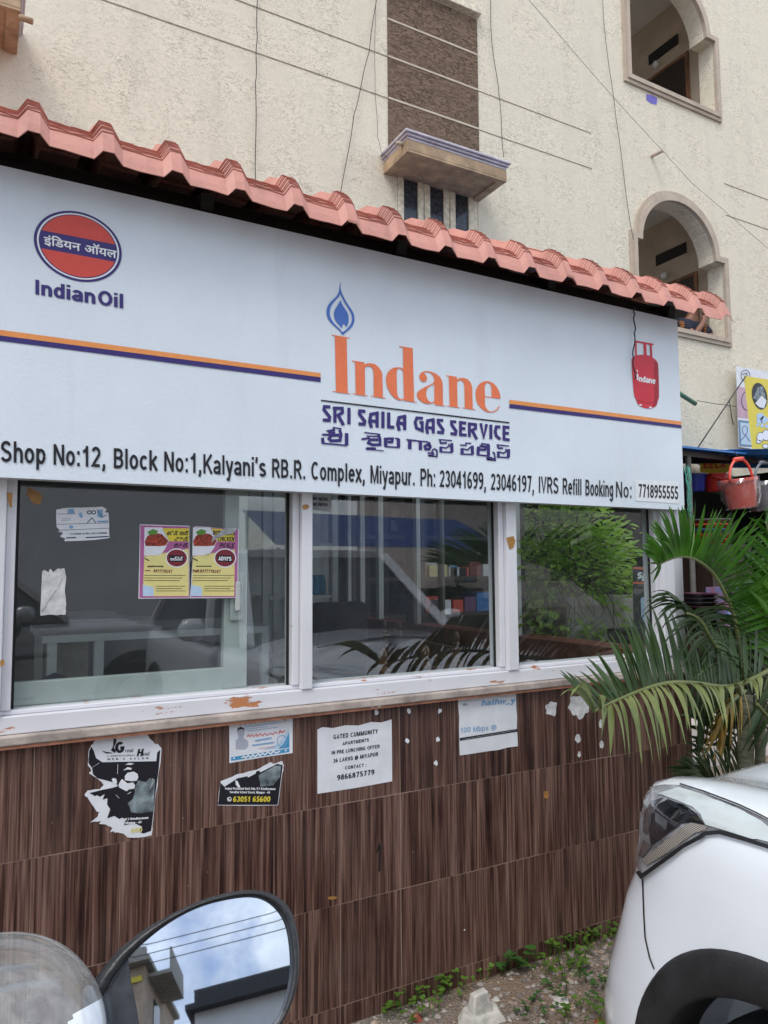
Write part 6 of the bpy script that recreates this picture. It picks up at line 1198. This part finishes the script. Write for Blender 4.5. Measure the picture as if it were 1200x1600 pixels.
    for s in (-1, 1):
        q = MB(); c = Vector((s * .98, -1.0, 1.08)); q.lathe(c, [(0, -.06), (.05, -.055), (.085, -.02), (.09, .03), (.06, .075), (0, .085)], 16); q.bar((s * .80, -1.0, 1.03), (s * .95, -1.0, 1.05), .05, .04); q.v = [T(v) for v in q.v]; q.build('door_mirror', paint, root, smooth=True)
    if not front_detail:
        for s in (-1, 1):
            q = MB()
            for (yy, zz) in ((.13, .74), (.36, .76), (.36, .88), (.0, .90)): pass
            pts = []
            for i in range(9):
                for j in range(5):
                    ang = R(35 + 45 * i / 8); zz = .72 + .16 * j / 4
                    h = trl.ray_cast(Vector((s * (1.6 * math.cos(ang) + .3), 1.6 * math.sin(ang), zz)), Vector((-s * math.cos(ang), -math.sin(ang), 0))); pts.append((h[0] + h[1] * .006) if h[0] else Vector((s * .6, .3, zz)))
            q.add(pts, [(i * 5 + j, (i + 1) * 5 + j, (i + 1) * 5 + j + 1, i * 5 + j + 1) for i in range(8) for j in range(4)]); q.v = [T(v) for v in q.v]; q.build('headlight', M['lamp_pale'], root, fix=False, smooth=True)
        for s in (-1, 1):
            q = MB(); q.box(s * .88 - .006, s * .88 + .006, -2.0, -.9, .34, .36); q.v = [T(v) for v in q.v]; q.build('side_trim', M['rough_plastic'], root)
    return root, body, tree
CX, CYW = 2.194, .888
car, cbody, ctree = make_car('white_car', 'white car parked nose in at the lower right, black cladding round its front wheel', lambda v: Vector((v.x + CX, v.y + CYW, v.z)), M['white_paint'], 'car', True)
def drape(name, m, poly, parent, off=.004, step=5, smooth=True, off_in=None, thick=0):
    n = len(poly); bnd = []
    for i in range(n):
        a, b = poly[i], poly[(i + 1) % n]; k = max(1, int(math.hypot(b[0] - a[0], b[1] - a[1]) / step))
        for j in range(k): bnd.append(Vector((a[0] + (b[0] - a[0]) * j / k, a[1] + (b[1] - a[1]) * j / k)))
    def inside(x, y):
        c = False
        for i in range(n):
            (x1, y1), (x2, y2) = poly[i], poly[(i + 1) % n]
            if (y1 > y) != (y2 > y) and x < (x2 - x1) * (y - y1) / (y2 - y1) + x1: c = not c
        return c
    pts = list(bnd); xs = [p[0] for p in poly]; ys = [p[1] for p in poly]; y = min(ys) + step / 2
    while y < max(ys):
        x = min(xs) + step / 2
        while x < max(xs):
            if inside(x, y) and min((x - b.x) ** 2 + (y - b.y) ** 2 for b in bnd) > (step * .45) ** 2: pts.append(Vector((x, y)))
            x += step
        y += step
    nb_ = len(bnd); res = delaunay_2d_cdt(pts, [(i, (i + 1) % nb_) for i in range(nb_)], [], 1, 1e-4)
    q = MB(); ok = []
    for v in res[0]:
        h = ctree.ray_cast(EYE, ray(v.x, v.y).normalized())
        if h[0] is None: ok.append(False); q.v.append(Vector()); continue
        nrm = h[1]; nrm = -nrm if nrm.dot(h[0] - EYE) > 0 else nrm; ok.append(True); q.v.append(h[0] + nrm * off)
    for f in res[2]:
        if all(ok[i] for i in f): q.f.append(list(f)); q.mi.append(0)
    used = sorted({i for f in q.f for i in f}); mp = {o: i for i, o in enumerate(used)}; q.v = [q.v[i] for i in used]; q.f = [[mp[i] for i in f] for f in q.f]
    if not q.f: return None
    return q.build(name, m, parent, fix=True, smooth=smooth)
def drape_line(name, m, pts, w, parent, off=.002):
    poly_l = []; qs = stroke2(pts, w); L_ = [q4[0] for q4 in qs] + [qs[-1][1]]; R_ = [q4[3] for q4 in qs] + [qs[-1][2]]
    return drape(name, m, [tuple(p) for p in L_] + [tuple(p) for p in reversed(R_)], parent, off, 6)
hl = drape('headlight', M['lamp_grey'], [(996, 1352), (991, 1322), (990, 1297), (994, 1265), (1004, 1240), (1017, 1231), (1040, 1228), (1063, 1229), (1100, 1241), (1155, 1262), (1185, 1276), (1215, 1292), (1240, 1310), (1240, 1335), (1200, 1320), (1160, 1309), (1127, 1299), (1108, 1300), (1080, 1313), (1036, 1345), (1006, 1368)], car, .004)
if hl:
    drape('lens_reflection', M['lamp_pale'], [(1030, 1243), (1062, 1234), (1100, 1246), (1155, 1268), (1190, 1286), (1212, 1303), (1210, 1320), (1175, 1311), (1130, 1297), (1106, 1290), (1098, 1276), (1085, 1264), (1060, 1254)], hl, .0065)  # pale patch paints the sky's reflection into the lens
    drape('lamp_bowl', M['lamp_dark'], [(1021, 1321), (1018, 1300), (1022, 1275), (1032, 1258), (1046, 1252), (1075, 1262), (1092, 1275), (1105, 1290), (1085, 1286), (1068, 1288), (1045, 1304)], hl, .0065)
    drape('ribbed_reflector', M['ribbed'], [(1007, 1343), (1030, 1325), (1068, 1294), (1084, 1287), (1108, 1292), (1106, 1298), (1085, 1304), (1050, 1330), (1015, 1352)], hl, .0065)
    drape('lamp_chrome', M['lamp_chrome'], [(1001, 1338), (1009, 1312), (1022, 1322), (1008, 1340)], hl, .006); drape('lamp_chrome', M['lamp_chrome'], [(1008, 1300), (1010, 1270), (1022, 1253), (1040, 1248), (1028, 1258), (1018, 1280), (1016, 1305)], hl, .006)
    drape_line('lamp_seal', M['black_plastic'], [(1001, 1362), (1007, 1370), (1034, 1350), (1072, 1322), (1106, 1304), (1128, 1302), (1165, 1312), (1200, 1323), (1245, 1340)], 6.5, hl, .008)
drape_line('panel_gap', M['black_plastic'], [(1063, 1229), (1100, 1241), (1155, 1262), (1185, 1276), (1215, 1292), (1240, 1308)], 2.6, car, .007)
drape_line('panel_gap', M['black_plastic'], [(1005, 1373), (1006, 1400), (1007, 1430), (1009, 1465), (1016, 1496), (1023, 1514)], 2.2, car, .002)
# ------------------------------------------------------------------ scooter in the foreground
sct = thing('scooter', (-.35, .45, 0), 'foreground scooter, only its oval mirror and clear windscreen dome in the lower left corner', 'scooter')
def PDp(px, py, dep): return EYE + ray(px, py) * dep
mc = PDp(320, 1500, .5); vdir = ray(320, 1500).normalized(); RT = Vector((-.10, -.90, .43)).normalized(); mn = (RT - vdir).normalized()
def onm(px, py, off=0.0, bulge=True, shrink=1.0):
    d = ray(px, py); p = EYE + d * ((mc - EYE).dot(mn) / d.dot(mn))
    p = mc + (p - mc) * shrink
    return p + mn * (off - ((p - mc).length_squared / 2.4 if bulge else 0))
outer = [(125, 1578), (145, 1530), (185, 1482), (230, 1448), (290, 1415), (345, 1395), (395, 1388), (430, 1395), (455, 1415), (467, 1450), (471, 1490), (469, 1530), (458, 1570), (436, 1612), (395, 1650), (300, 1690), (190, 1700), (135, 1650)]
inner = [(150, 1582), (166, 1545), (203, 1491), (258, 1444), (312, 1415), (367, 1402), (402, 1400), (427, 1412), (446, 1436), (454, 1468), (457, 1518), (450, 1555), (440, 1585), (420, 1612), (385, 1636), (300, 1668), (205, 1676), (160, 1640)]
outer = smooth_loop(outer, 2); inner = smooth_loop(inner, 2); nO = len(outer)
q = MB(); K_ = 14; cx_, cy_ = 310, 1545
for k in range(K_ + 1):
    for (x, y) in inner: q.v.append(onm(cx_ + (x - cx_) * k / K_, cy_ + (y - cy_) * k / K_, -.001))
for k in range(K_):
    for i in range(nO): j = (i + 1) % nO; q.f.append([k * nO + i, k * nO + j, (k + 1) * nO + j, (k + 1) * nO + i]); q.mi.append(0)
mo = q.build('mirror', M['mirror'], sct, smooth=True)
q = MB(); rings = []
for lp, off, sh in ((inner, -.0015, 1), (inner, .003, 1.005)): rings.append([onm(x, y, off) for x, y in lp])
def lerp_l(t): return [(a[0] + (b[0] - a[0]) * t, a[1] + (b[1] - a[1]) * t) for a, b in zip(inner, outer)]
for t_, off in ((.35, .0065), (.7, .005), (.92, .0), (1.0, -.006)): rings.append([onm(x, y, off) for x, y in lerp_l(t_)])
for sh, off in ((1.0, -.014), (.98, -.03), (.9, -.05), (.7, -.065), (.3, -.072)): rings.append([onm(x, y, off, False, sh) for x, y in outer])
for r_ in rings: q.v += r_
for k in range(len(rings) - 1):
    for i in range(nO): j = (i + 1) % nO; q.f.append([k * nO + i, k * nO + j, (k + 1) * nO + j, (k + 1) * nO + i]); q.mi.append(0)
q.build('housing', M['black_plastic'], mo, smooth=True)
q = MB(); lp = [(151, 1583), (167, 1546), (200, 1496), (204, 1530), (214, 1580), (224, 1650), (210, 1674), (165, 1640)]; q.poly2([lp], lambda x, y: onm(x, y, .0006)); q.build('dark_reflection', M['dark_glass'], mo, fix=False)  # opaque dark panel laid on the glass to paint a dark reflection
q = MB(); q.tube([onm(300, 1690, -.03, False), onm(260, 1800, -.03, False), Vector((-.12, .62, .95))], .006, 10); q.build('mirror_stem', M['black_plastic'], mo, smooth=True)
# clear dome screen with a white cowl edge
dc = PDp(-22, 1660, .43); rd = 178 / F * .43
q = MB(); q2 = MB(); nu, nv = 120, 70; V = []
fwd_ = (dc - EYE).normalized(); sx_ = fwd_.cross(Vector((0, 0, 1))).normalized(); sy_ = sx_.cross(fwd_)
for j in range(nv + 1):
    th = R(89 * j / nv)
    for i in range(nu): a = 2 * math.pi * i / nu; V.append(dc + (-fwd_ * math.cos(th) + (sx_ * math.cos(a) + sy_ * math.sin(a)) * math.sin(th)) * rd)
def pxof(p):
    d = p - EYE; z = d.dot(CW); return 600 + F * d.dot(CR) / z, 800 - F * d.dot(CU) / z
q.v = list(V); q2.v = list(V)
for j in range(nv):
    for i in range(nu):
        k = (i + 1) % nu; f = [j * nu + i, j * nu + k, (j + 1) * nu + k, (j + 1) * nu + i]; cpx = pxof(sum((V[t] for t in f), Vector()) / 4)
        dst = math.hypot(cpx[0] - 167, cpx[1] - 1628); tgt = q2 if dst < 66 or cpx[1] > 1680 else q
        tgt.f.append(f); tgt.mi.append(0)
for qq, nm, mm in ((q, 'windscreen', 'screen'), (q2, 'cowl', 'white_paint')):
    used = sorted({i for f in qq.f for i in f}); mpp = {o: i for i, o in enumerate(used)}; qq.v = [qq.v[i] for i in used]; qq.f = [[mpp[i] for i in f] for f in qq.f]; qq.build(nm, M[mm], sct, smooth=True)
q = MB(); q.tube([PDp(-40, 1562, .44), PDp(20, 1542, .44), PDp(60, 1536, .44), PDp(92, 1535, .44)], .0018, 8); q.tube([PDp(-40, 1520, .44), PDp(20, 1512, .44), PDp(60, 1507, .44)], .0014, 8); q.build('reflected_streak', M['grey_plastic'], sct, smooth=True)  # thin tubes added in place of light streaks reflected in the dome
q = MB(); c = dc + Vector((0, .02, -.08)); q.box(c.x - .12, c.x + .10, c.y - .05, c.y + .10, c.z - .16, c.z - .005); o = q.build('front_cover', M['white_paint'], sct); bevel(o, .03, 4)
q = MB(); q.tube([c + Vector((-.33, -.06, -.05)), c + Vector((-.12, .0, -.06)), c + Vector((.12, .0, -.06)), c + Vector((.33, -.06, -.05))], .014, 12); q.build('handlebar', M['black_plastic'], sct, smooth=True)
q = MB(); q.box(c.x - .17, c.x + .15, c.y + .06, c.y + .14, .25, c.z - .165); o = q.build('leg_shield', M['white_paint'], sct); bevel(o, .03, 4)
q = MB(); q.lathe((c.x, c.y + .32, .22), [(.12, -.05), (.20, -.05), (.22, 0), (.20, .05), (.12, .05)], 30, 'x'); q.build('wheel', M['rubber'], sct, smooth=True)
q = MB(); q.tube([(c.x, c.y + .1, c.z - .2), (c.x, c.y + .32, .22)], .025, 10); q.build('fork', M['cable_grey'], sct, smooth=True)
q = MB(); q.box(c.x - .16, c.x + .14, c.y - .42, c.y + .1, .24, .30); o = q.build('footboard', M['rough_plastic'], sct); bevel(o, .02, 3)

# ------------------------------------------------------------------ person leaning on the lower balcony sill
pr_ = thing('person', (8.0, 6.5, 3.6), 'person in navy shirt and striped shawl leaning on the lower balcony sill', 'person')
def skin_obj(name, verts, edges, radii, m, parent, sub=2):
    me = bpy.data.meshes.new(name); off = wloc(parent); me.from_pydata([Vector(v) - off for v in verts], edges, []); o = bpy.data.objects.new(name, me); COL.objects.link(o); o.parent = parent
    sk = o.modifiers.new('skin', 'SKIN'); sv = me.skin_vertices[0].data
    for i, r in enumerate(radii): sv[i].radius = (r, r) if not isinstance(r, tuple) else r
    sv[0].use_root = True; o.modifiers.new('sub', 'SUBSURF').levels = sub; o.modifiers['sub'].render_levels = sub
    bpy.context.view_layer.update(); dg = bpy.context.evaluated_depsgraph_get(); m2 = bpy.data.meshes.new_from_object(o.evaluated_get(dg)); o.modifiers.clear(); o.data = m2; m2.materials.clear(); m2.materials.append(m)
    for p in m2.polygons: p.use_smooth = True
    return o
X0 = 8.18; ZS = 4.52
J = [(X0, 6.62, 3.95), (X0, 6.56, 4.25), (X0, 6.46, 4.50), (X0, 6.42, 4.70), (X0 + .01, 6.38, 4.83), (X0 + .01, 6.34, 4.96),            # pelvis..head
     (X0 - .20, 6.42, 4.68), (X0 - .16, 6.22, 4.49), (X0 - .01, 6.20, 4.68), (X0 + .02, 6.22, 4.77),                                      # right arm: shoulder, elbow, wrist, hand
     (X0 + .20, 6.42, 4.68), (X0 + .26, 6.25, 4.49), (X0 + .06, 6.14, 4.465), (X0 - .02, 6.12, 4.46),                                      # left arm along the sill
     (X0 - .09, 6.62, 3.9), (X0 - .10, 6.6, 3.65), (X0 + .09, 6.62, 3.9), (X0 + .10, 6.6, 3.65)]
Eg = [(0, 1), (1, 2), (2, 3), (3, 4), (4, 5), (3, 6), (6, 7), (7, 8), (8, 9), (3, 10), (10, 11), (11, 12), (12, 13), (0, 14), (14, 15), (0, 16), (16, 17)]
Rr = [.13, .12, .125, .11, .05, .095, .058, .045, .032, .036, .058, .045, .033, .034, .085, .06, .085, .06]
pb = skin_obj('body', J, Eg, Rr, M['skin'], pr_)
skin_obj('shirt', [J[0], J[1], J[2], J[3], J[6], tuple(Vector(J[6]).lerp(Vector(J[7]), .75)), J[10], tuple(Vector(J[10]).lerp(Vector(J[11]), .7))], [(0, 1), (1, 2), (2, 3), (3, 4), (4, 5), (3, 6), (6, 7)], [.19, .19, .19, .17, .10, .08, .10, .08], M['navy_cloth'], pr_)
def shawl_mat():
    m, nt, b = new_mat('striped_shawl'); t = N(nt, 'ShaderNodeTexCoord'); w_ = N(nt, 'ShaderNodeTexWave', Scale=14.0, Distortion=2.0); w_.bands_direction = 'Z'; nt.links.new(t.outputs['Object'], w_.inputs['Vector']); r = N(nt, 'ShaderNodeValToRGB'); r.color_ramp.elements[0].position = .4; r.color_ramp.elements[1].position = .6; r.color_ramp.elements[0].color = (.012, .01, .012, 1); r.color_ramp.elements[1].color = (.36, .13, .03, 1); nt.links.new(w_.outputs['Fac'], r.inputs['Fac']); nt.links.new(r.outputs['Color'], b.inputs['Base Color']); b.inputs['Roughness'].default_value = .9; return m
M['shawl'] = shawl_mat()
q = MB()
for x0_, x1_, top in ((X0 - .38, X0 - .20, 4.66), (X0 + .07, X0 + .18, 4.70)):
    b = len(q.v)
    for i in range(7):
        for j in range(9):
            u, v = i / 6, j / 8; x = x0_ + (x1_ - x0_) * u + .02 * math.sin(v * 5 + u * 3); z = top - (top - 4.44) * v if x0_ < X0 - .1 else top - (top - 4.48) * v
            q.v.append(Vector((x, 6.30 - .03 * math.sin(u * 6) - .06 * v * (1 - v), z)))
    for i in range(6):
        for j in range(8): a = b + i * 9 + j; q.f.append([a, a + 9, a + 10, a + 1]); q.mi.append(0)
o = q.build('shawl', M['shawl'], pr_, smooth=True); md = o.modifiers.new('t', 'SOLIDIFY'); md.thickness = .01
hc = Vector((X0 + .01, 6.34, 4.97)); q = MB(); q.lathe((0, 0, 0), [(.0001, -1)] + [(math.cos(R(a)), math.sin(R(a))) for a in range(-75, 76, 15)] + [(.0001, 1)], 20); V_ = [v.copy() for v in q.v]
q.v = [hc + Vector((v.x * .078, v.y * .095 + .0, v.z * .115)) for v in V_]; hd = q.build('head', M['skin'], pr_, smooth=True)
q = MB(); q.v = [hc + Vector((v.x * .086, v.y * .104 + .014, v.z * .118 + .018)) for v in V_]; L = MB().lathe((0, 0, 0), [(.0001, -1)] + [(math.cos(R(a)), math.sin(R(a))) for a in range(-75, 76, 15)] + [(.0001, 1)], 20)
q.f = [f for f in L.f if sum(V_[i].z for i in f) / 4 > .25 or (sum(V_[i].y for i in f) / 4 > .1 and sum(V_[i].z for i in f) / 4 > -.4)]; q.mi = [0] * len(q.f); q.build('hair', M['hair'], pr_, smooth=True, fix=False)
for sx in (-1, 1):
    q = MB(); q.lathe(hc + Vector((sx * .032, -.086, .01)), [(0, -.009), (.011, -.005), (.013, 0), (.011, .005), (0, .009)], 10); q.build('eye', M['ink_white'], hd, smooth=True)
    q = MB(); q.lathe(hc + Vector((sx * .032, -.0975, .01)), [(0, -.005), (.005, 0), (0, .005)], 8); q.build('iris', M['dark'], hd, smooth=True)
    q = MB(); q.lathe(hc + Vector((sx * .08, .0, .0)), [(0, -.03), (.013, -.015), (.016, .01), (.008, .03), (0, .032)], 10); q.build('ear', M['skin'], hd, smooth=True)
q = MB(); q.add([hc + Vector(p) for p in ((-.014, -.09, -.022), (.014, -.09, -.022), (0, -.118, -.022), (0, -.092, .02))], [(0, 1, 2), (0, 2, 3), (1, 3, 2), (0, 3, 1)]); q.build('nose', M['skin'], hd, smooth=True)
q = MB(); q.tube([hc + Vector((-.022, -.082, -.05)), hc + Vector((0, -.09, -.048)), hc + Vector((.022, -.082, -.05))], [.003, .006, .003], 8); q.build('mouth', mat('lips', (.22, .07, .06), .5), hd, smooth=True)
def hand(base, fdir, side, parent):
    fdir = Vector(fdir).normalized(); side = Vector(side).normalized(); nrm = fdir.cross(side)
    vs, es, rs = [tuple(base), tuple(base + fdir * .045)], [(0, 1)], [.022, .026]
    for k, (s, l) in enumerate(((-.024, .05), (-.008, .06), (.008, .056), (.024, .044))):
        b = base + fdir * .06 + side * s; i = len(vs); vs += [tuple(b), tuple(b + fdir * l * .5 - nrm * .004), tuple(b + fdir * l * .85 - nrm * .018)]; es += [(1, i), (i, i + 1), (i + 1, i + 2)]; rs += [.009, .008, .007]
    i = len(vs); b = base + side * .028 + fdir * .015; vs += [tuple(b), tuple(b + side * .018 + fdir * .03)]; es += [(0, i), (i, i + 1)]; rs += [.01, .008]
    return skin_obj('hand', vs, es, rs, M['skin'], parent, 1)
hand(Vector(J[9]), (0.05, .15, 1), (1, 0, 0), pr_); hand(Vector(J[13]), (-1, -.1, -.05), (0, 1, .0), pr_)

pr_.location = pr_.location + Vector((.0, -.03, -.05))
# ------------------------------------------------------------------ ground details near the wall
rnd = random.Random(21)
q = MB()
def pebble(mb, c, r):
    a = rnd.uniform(0, 6.28); sx, sy, sz = r * rnd.uniform(.7, 1.3), r * rnd.uniform(.7, 1.3), r * rnd.uniform(.45, .8); ca, sa = math.cos(a), math.sin(a); b = []
    for (x, y, z) in ((1, 0, 0), (.5, .85, .1), (-.5, .8, 0), (-1, .05, .1), (-.5, -.85, 0), (.55, -.8, .1), (.15, .1, 1), (-.2, -.1, .95)): x *= sx * rnd.uniform(.8, 1.15); y *= sy * rnd.uniform(.8, 1.15); b.append((c.x + x * ca - y * sa, c.y + x * sa + y * ca, c.z + z * sz))
    mb.add(b, [(0, 1, 6), (1, 2, 6), (2, 7, 6), (2, 3, 7), (3, 4, 7), (4, 5, 7), (5, 6, 7), (5, 0, 6)])
mats_ = []
for i, c_ in enumerate(((.36, .32, .29), (.25, .22, .2), (.40, .30, .22), (.17, .145, .13))): mats_.append(mat('gravel_%d' % i, c_, .9, var=.3, scale=60, bump=.2))
for _ in range(14000):
    x, y = rnd.uniform(.3, 3.0), rnd.uniform(.9, 2.24)
    d = mnoise.noise(Vector((x * 1.7, y * 1.7, 3)))
    if rnd.random() > .55 + d * 1.1: continue
    q.cur = rnd.choice((0, 0, 1, 2, 3)); pebble(q, Vector((x, y, .001)), rnd.choice((.004, .005, .006, .008, .010, .013)))
o = q.build('gravel', mats_, fix=False); tag(o, 'loose gravel scattered on the soil below the tiled wall', 'gravel', kind='stuff')
def weed(px, py, r, n, label, m='weed', ls=.016, hgt=.07, name='weed'):
    c = PZ(px, py, 0); t = thing(name, c, label, 'weed', 'weeds along the foot of the tiled wall'); q = MB(); st = MB(); rd_ = random.Random(int(px * 7 + py))
    for k in range(int(n * .4)):
        a = rd_.uniform(0, 6.28); d = r * math.sqrt(rd_.random()); b = c + Vector((d * math.cos(a), d * math.sin(a) * .7, 0))
        if b.y > D - .01: b.y = D - .012
        top = b + Vector((rd_.gauss(0, .012), rd_.gauss(0, .012) - .01, rd_.uniform(.25, 1) * hgt)); top.y = min(top.y, D - .012); st.tube([b, (b + top) / 2 + Vector((.004, 0, 0)), top], .0012, 4)
        for lf_ in range(3):
            an = rd_.uniform(0, 6.28); dv = Vector((math.cos(an), math.sin(an), rd_.uniform(-.2, .5))).normalized(); sv = dv.cross(Vector((0, 0, 1))).normalized(); l = ls * rd_.uniform(.7, 1.3); w = l * .42
            q.add([top, top + dv * l * .4 + sv * w, top + dv * l * .85 + sv * w * .7, top + dv * l, top + dv * l * .85 - sv * w * .7, top + dv * l * .4 - sv * w], [(0, 1, 2, 3), (0, 3, 4, 5)])
    q.build('leaves', M[m], t, fix=False); st.build('stalks', M[m], t, fix=False)
for a in ((650, 1572, .13, 70, 'bright clover clump left of the white rubble block'), (700, 1548, .09, 36, 'clover sprigs against the wall between the clump and the rubble block'), (785, 1508, .06, 26, 'dark spiky weed at the wall foot right of the clover', 'weed_dark', .03, .10), (880, 1488, .10, 44, 'leafy weed at the wall foot near the white bumper'), (925, 1475, .12, 60, 'low weeds at the wall foot beside the white bumper'), (868, 1520, .11, 46, 'weed patch in the gravel midway between rubble block and car'), (905, 1545, .14, 60, 'spreading dark weeds left of the car wheel', 'weed_dark', .016, .05), (925, 1590, .11, 50, 'weed patch at the bottom edge beside the car'), (850, 1575, .12, 44, 'thin weeds around the small pale stone', 'weed_dark', .014, .04), (735, 1525, .05, 12, 'small weed sprouting between clover and spiky weed'), (890, 1512, .08, 30, 'weed tuft right above the gravel patch')): weed(*a)
# rubble block and stones
c = PZ(752, 1590, 0); t = thing('rubble_block', c, 'white broken rubble block with a stub on top lying on the gravel', 'rubble')
def blocky(mb, c, pts0, pts1): n = len(pts0); mb.add([c + Vector(p) for p in pts0] + [c + Vector(p) for p in pts1], [(i, (i + 1) % n, n + (i + 1) % n, n + i) for i in range(n)] + [tuple(range(n, 2 * n))])
q = MB(); blocky(q, c, [(-.075, -.05, 0), (.06, -.055, 0), (.078, .0, 0), (.05, .05, 0), (-.06, .045, 0), (-.085, .01, 0)], [(-.06, -.035, .03), (.045, -.04, .026), (.06, .0, .03), (.04, .035, .035), (-.05, .03, .034), (-.068, .005, .028)]); blocky(q, c + Vector((-.005, .0, .028)), [(-.042, -.025, 0), (.035, -.028, 0), (.04, .02, 0), (-.038, .024, 0)], [(-.03, -.016, .055), (.022, -.018, .06), (.026, .014, .058), (-.028, .016, .05)])
M['rubble'] = mat('white_rubble', (.55, .53, .48), .9, var=.25, scale=20, bump=.5); o = q.build('block', M['rubble'], t); bevel(o, .005, 2)
for px, py, r_, m, lb in ((877, 1568, .032, 'rubble', 'pale angular stone in the weeds between rubble block and car'), (651, 1592, .022, 'red_ledge', 'small orange brick chip at the bottom edge left of the rubble block'), (936, 1598, .02, 'red_ledge', 'small brick chip beside the car at the bottom edge'), (775, 1563, .015, 'rubble', 'small pale pebble behind the rubble block')):
    c = PZ(px, py, 0); q = MB(); pebble(q, c, r_); pebble(q, c + Vector((.004, .004, r_ * .3)), r_ * .8); o = q.build('stone', M[m], base=c); tag(o, lb, 'stone'); bevel(o, .003, 2)
# dry litter on the gravel
# ------------------------------------------------------------------ across the street (reflected in glass and mirror)
M['pale_wall2'] = mat('white_wall', (.78, .79, .80), .8, var=.06, scale=2); M['dark_roof'] = mat('dark_roof_edge', (.05, .05, .055), .7, var=.2)
def street_block(name, x0, x1, y, dep, h, m, label, floors):
    t = thing(name, ((x0 + x1) / 2, y, 0), label, 'building'); q = MB(); q.box(x0, x1, y - dep, y, 0, h); q.build('wall', m, t)
    q = MB(); q.box(x0 - .25, x1 + .25, y - dep - .2, y + .45, h, h + .18); q.box(x0, x1, y - .2, y, h + .181, h + .75); q.build('parapet', M['dark_roof'] if m is M['pale_wall2'] else M['concrete'], t)
    for f in range(floors):
        for k in range(int((x1 - x0) / 2.2)):
            xa = x0 + .6 + 2.2 * k; z0 = .9 + 3 * f
            q = MB(); q.box(xa, xa + 1.2, y - .02, y + .03, z0, z0 + 1.4); w_ = q.build('window', M['win_cream'], t); q = MB(); q.box(xa + .08, xa + 1.12, y + .031, y + .04, z0 + .08, z0 + 1.32); q.build('pane', M['dark_glass'], w_)
    for f in range(floors):
        q = MB(); q.box(x1 + .001, x1 + .95, y - 3.2, y - .4, 3.0 * f + 2.7, 3.0 * f + 2.85); q.box(x1 + .88, x1 + .95, y - 3.2, y - .4, 3.0 * f + 2.851, 3.0 * f + 3.7); q.build('balcony', M['concrete'], t)
        q = MB(); q.box(x1 + .001, x1 + .03, y - 2.6, y - 1.5, 3.0 * f + .8, 3.0 * f + 2.3); q.build('window', M['dark_glass'], t)
        q = MB(); q.box(x1 - 1.6, x1 - .1, y + .032, y + .08, 3.0 * f + 2.42, 3.0 * f + 2.62); q.build('wall_sign', M[('blue_sheet', 'ink_orange', 'yellow')[f % 3]], t)
    return t
M['far_brown'] = mat('far_brown', (.50, .39, .29), .85, var=.2, scale=2)
street_block('street_building', -12, -3.9, -15, 6, 9.0, M['far_brown'], 'brown three storey building across the street, left behind the viewer', 3)
street_block('street_building', -1.9, 6, -14, 4, 6.45, M['pale_wall2'], 'unseen white building with a dark roof edge, shaped for the reflection in the scooter mirror', 0)  # unseen; shaped so the mirror reflects white under a dark band
street_block('street_building', 14, 26, -17, 6, 9.2, M['pale_wall'], 'pale three storey building across the street, right behind the viewer', 3)
t = thing('street_stall', (10, -13.5, 0), 'market stall under a blue tarpaulin across the street, reflected in the middle pane', 'stall')
q = MB(); q.add([(6.4, -12.4, 2.05), (13.5, -12.4, 2.0), (13.5, -15, 3.0), (6.4, -15, 3.1)], [[0, 1, 2, 3]]); o = q.build('tarpaulin', M['blue_tarp'], t, fix=False); md = o.modifiers.new('t', 'SOLIDIFY'); md.thickness = .01
for x, y in ((6.5, -12.5), (13.4, -12.5), (6.5, -14.9), (13.4, -14.9)): q = MB(); q.tube([(x, y, 0), (x, y, 2.0 if y > -13 else 2.98)], .04, 8); q.build('pole', M['cable_grey'], t)
q = MB(); q.box(6.8, 13.2, -14.6, -13.2, 0, .9); q.build('counter', M['dark_wood'], t)
for k in range(3):
    q = MB(); q.tube([(-14 + i * 1.4, -9.5, 6.6 + .25 * k - .35 * math.sin(math.pi * i / 20)) for i in range(21)], .012, 5); tag(q.build('power_line', M['cable'], smooth=True), ['lowest', 'middle', 'highest'][k] + ' power line across the street, reflected in the mirror', 'power line', 'power lines across the street')
make_car('parked_car', 'silver car parked in the street, reflected in the left pane', lambda v: Vector((v.y * 1 + 1.4, -3.6 - v.x, v.z)), M['silver_paint'])
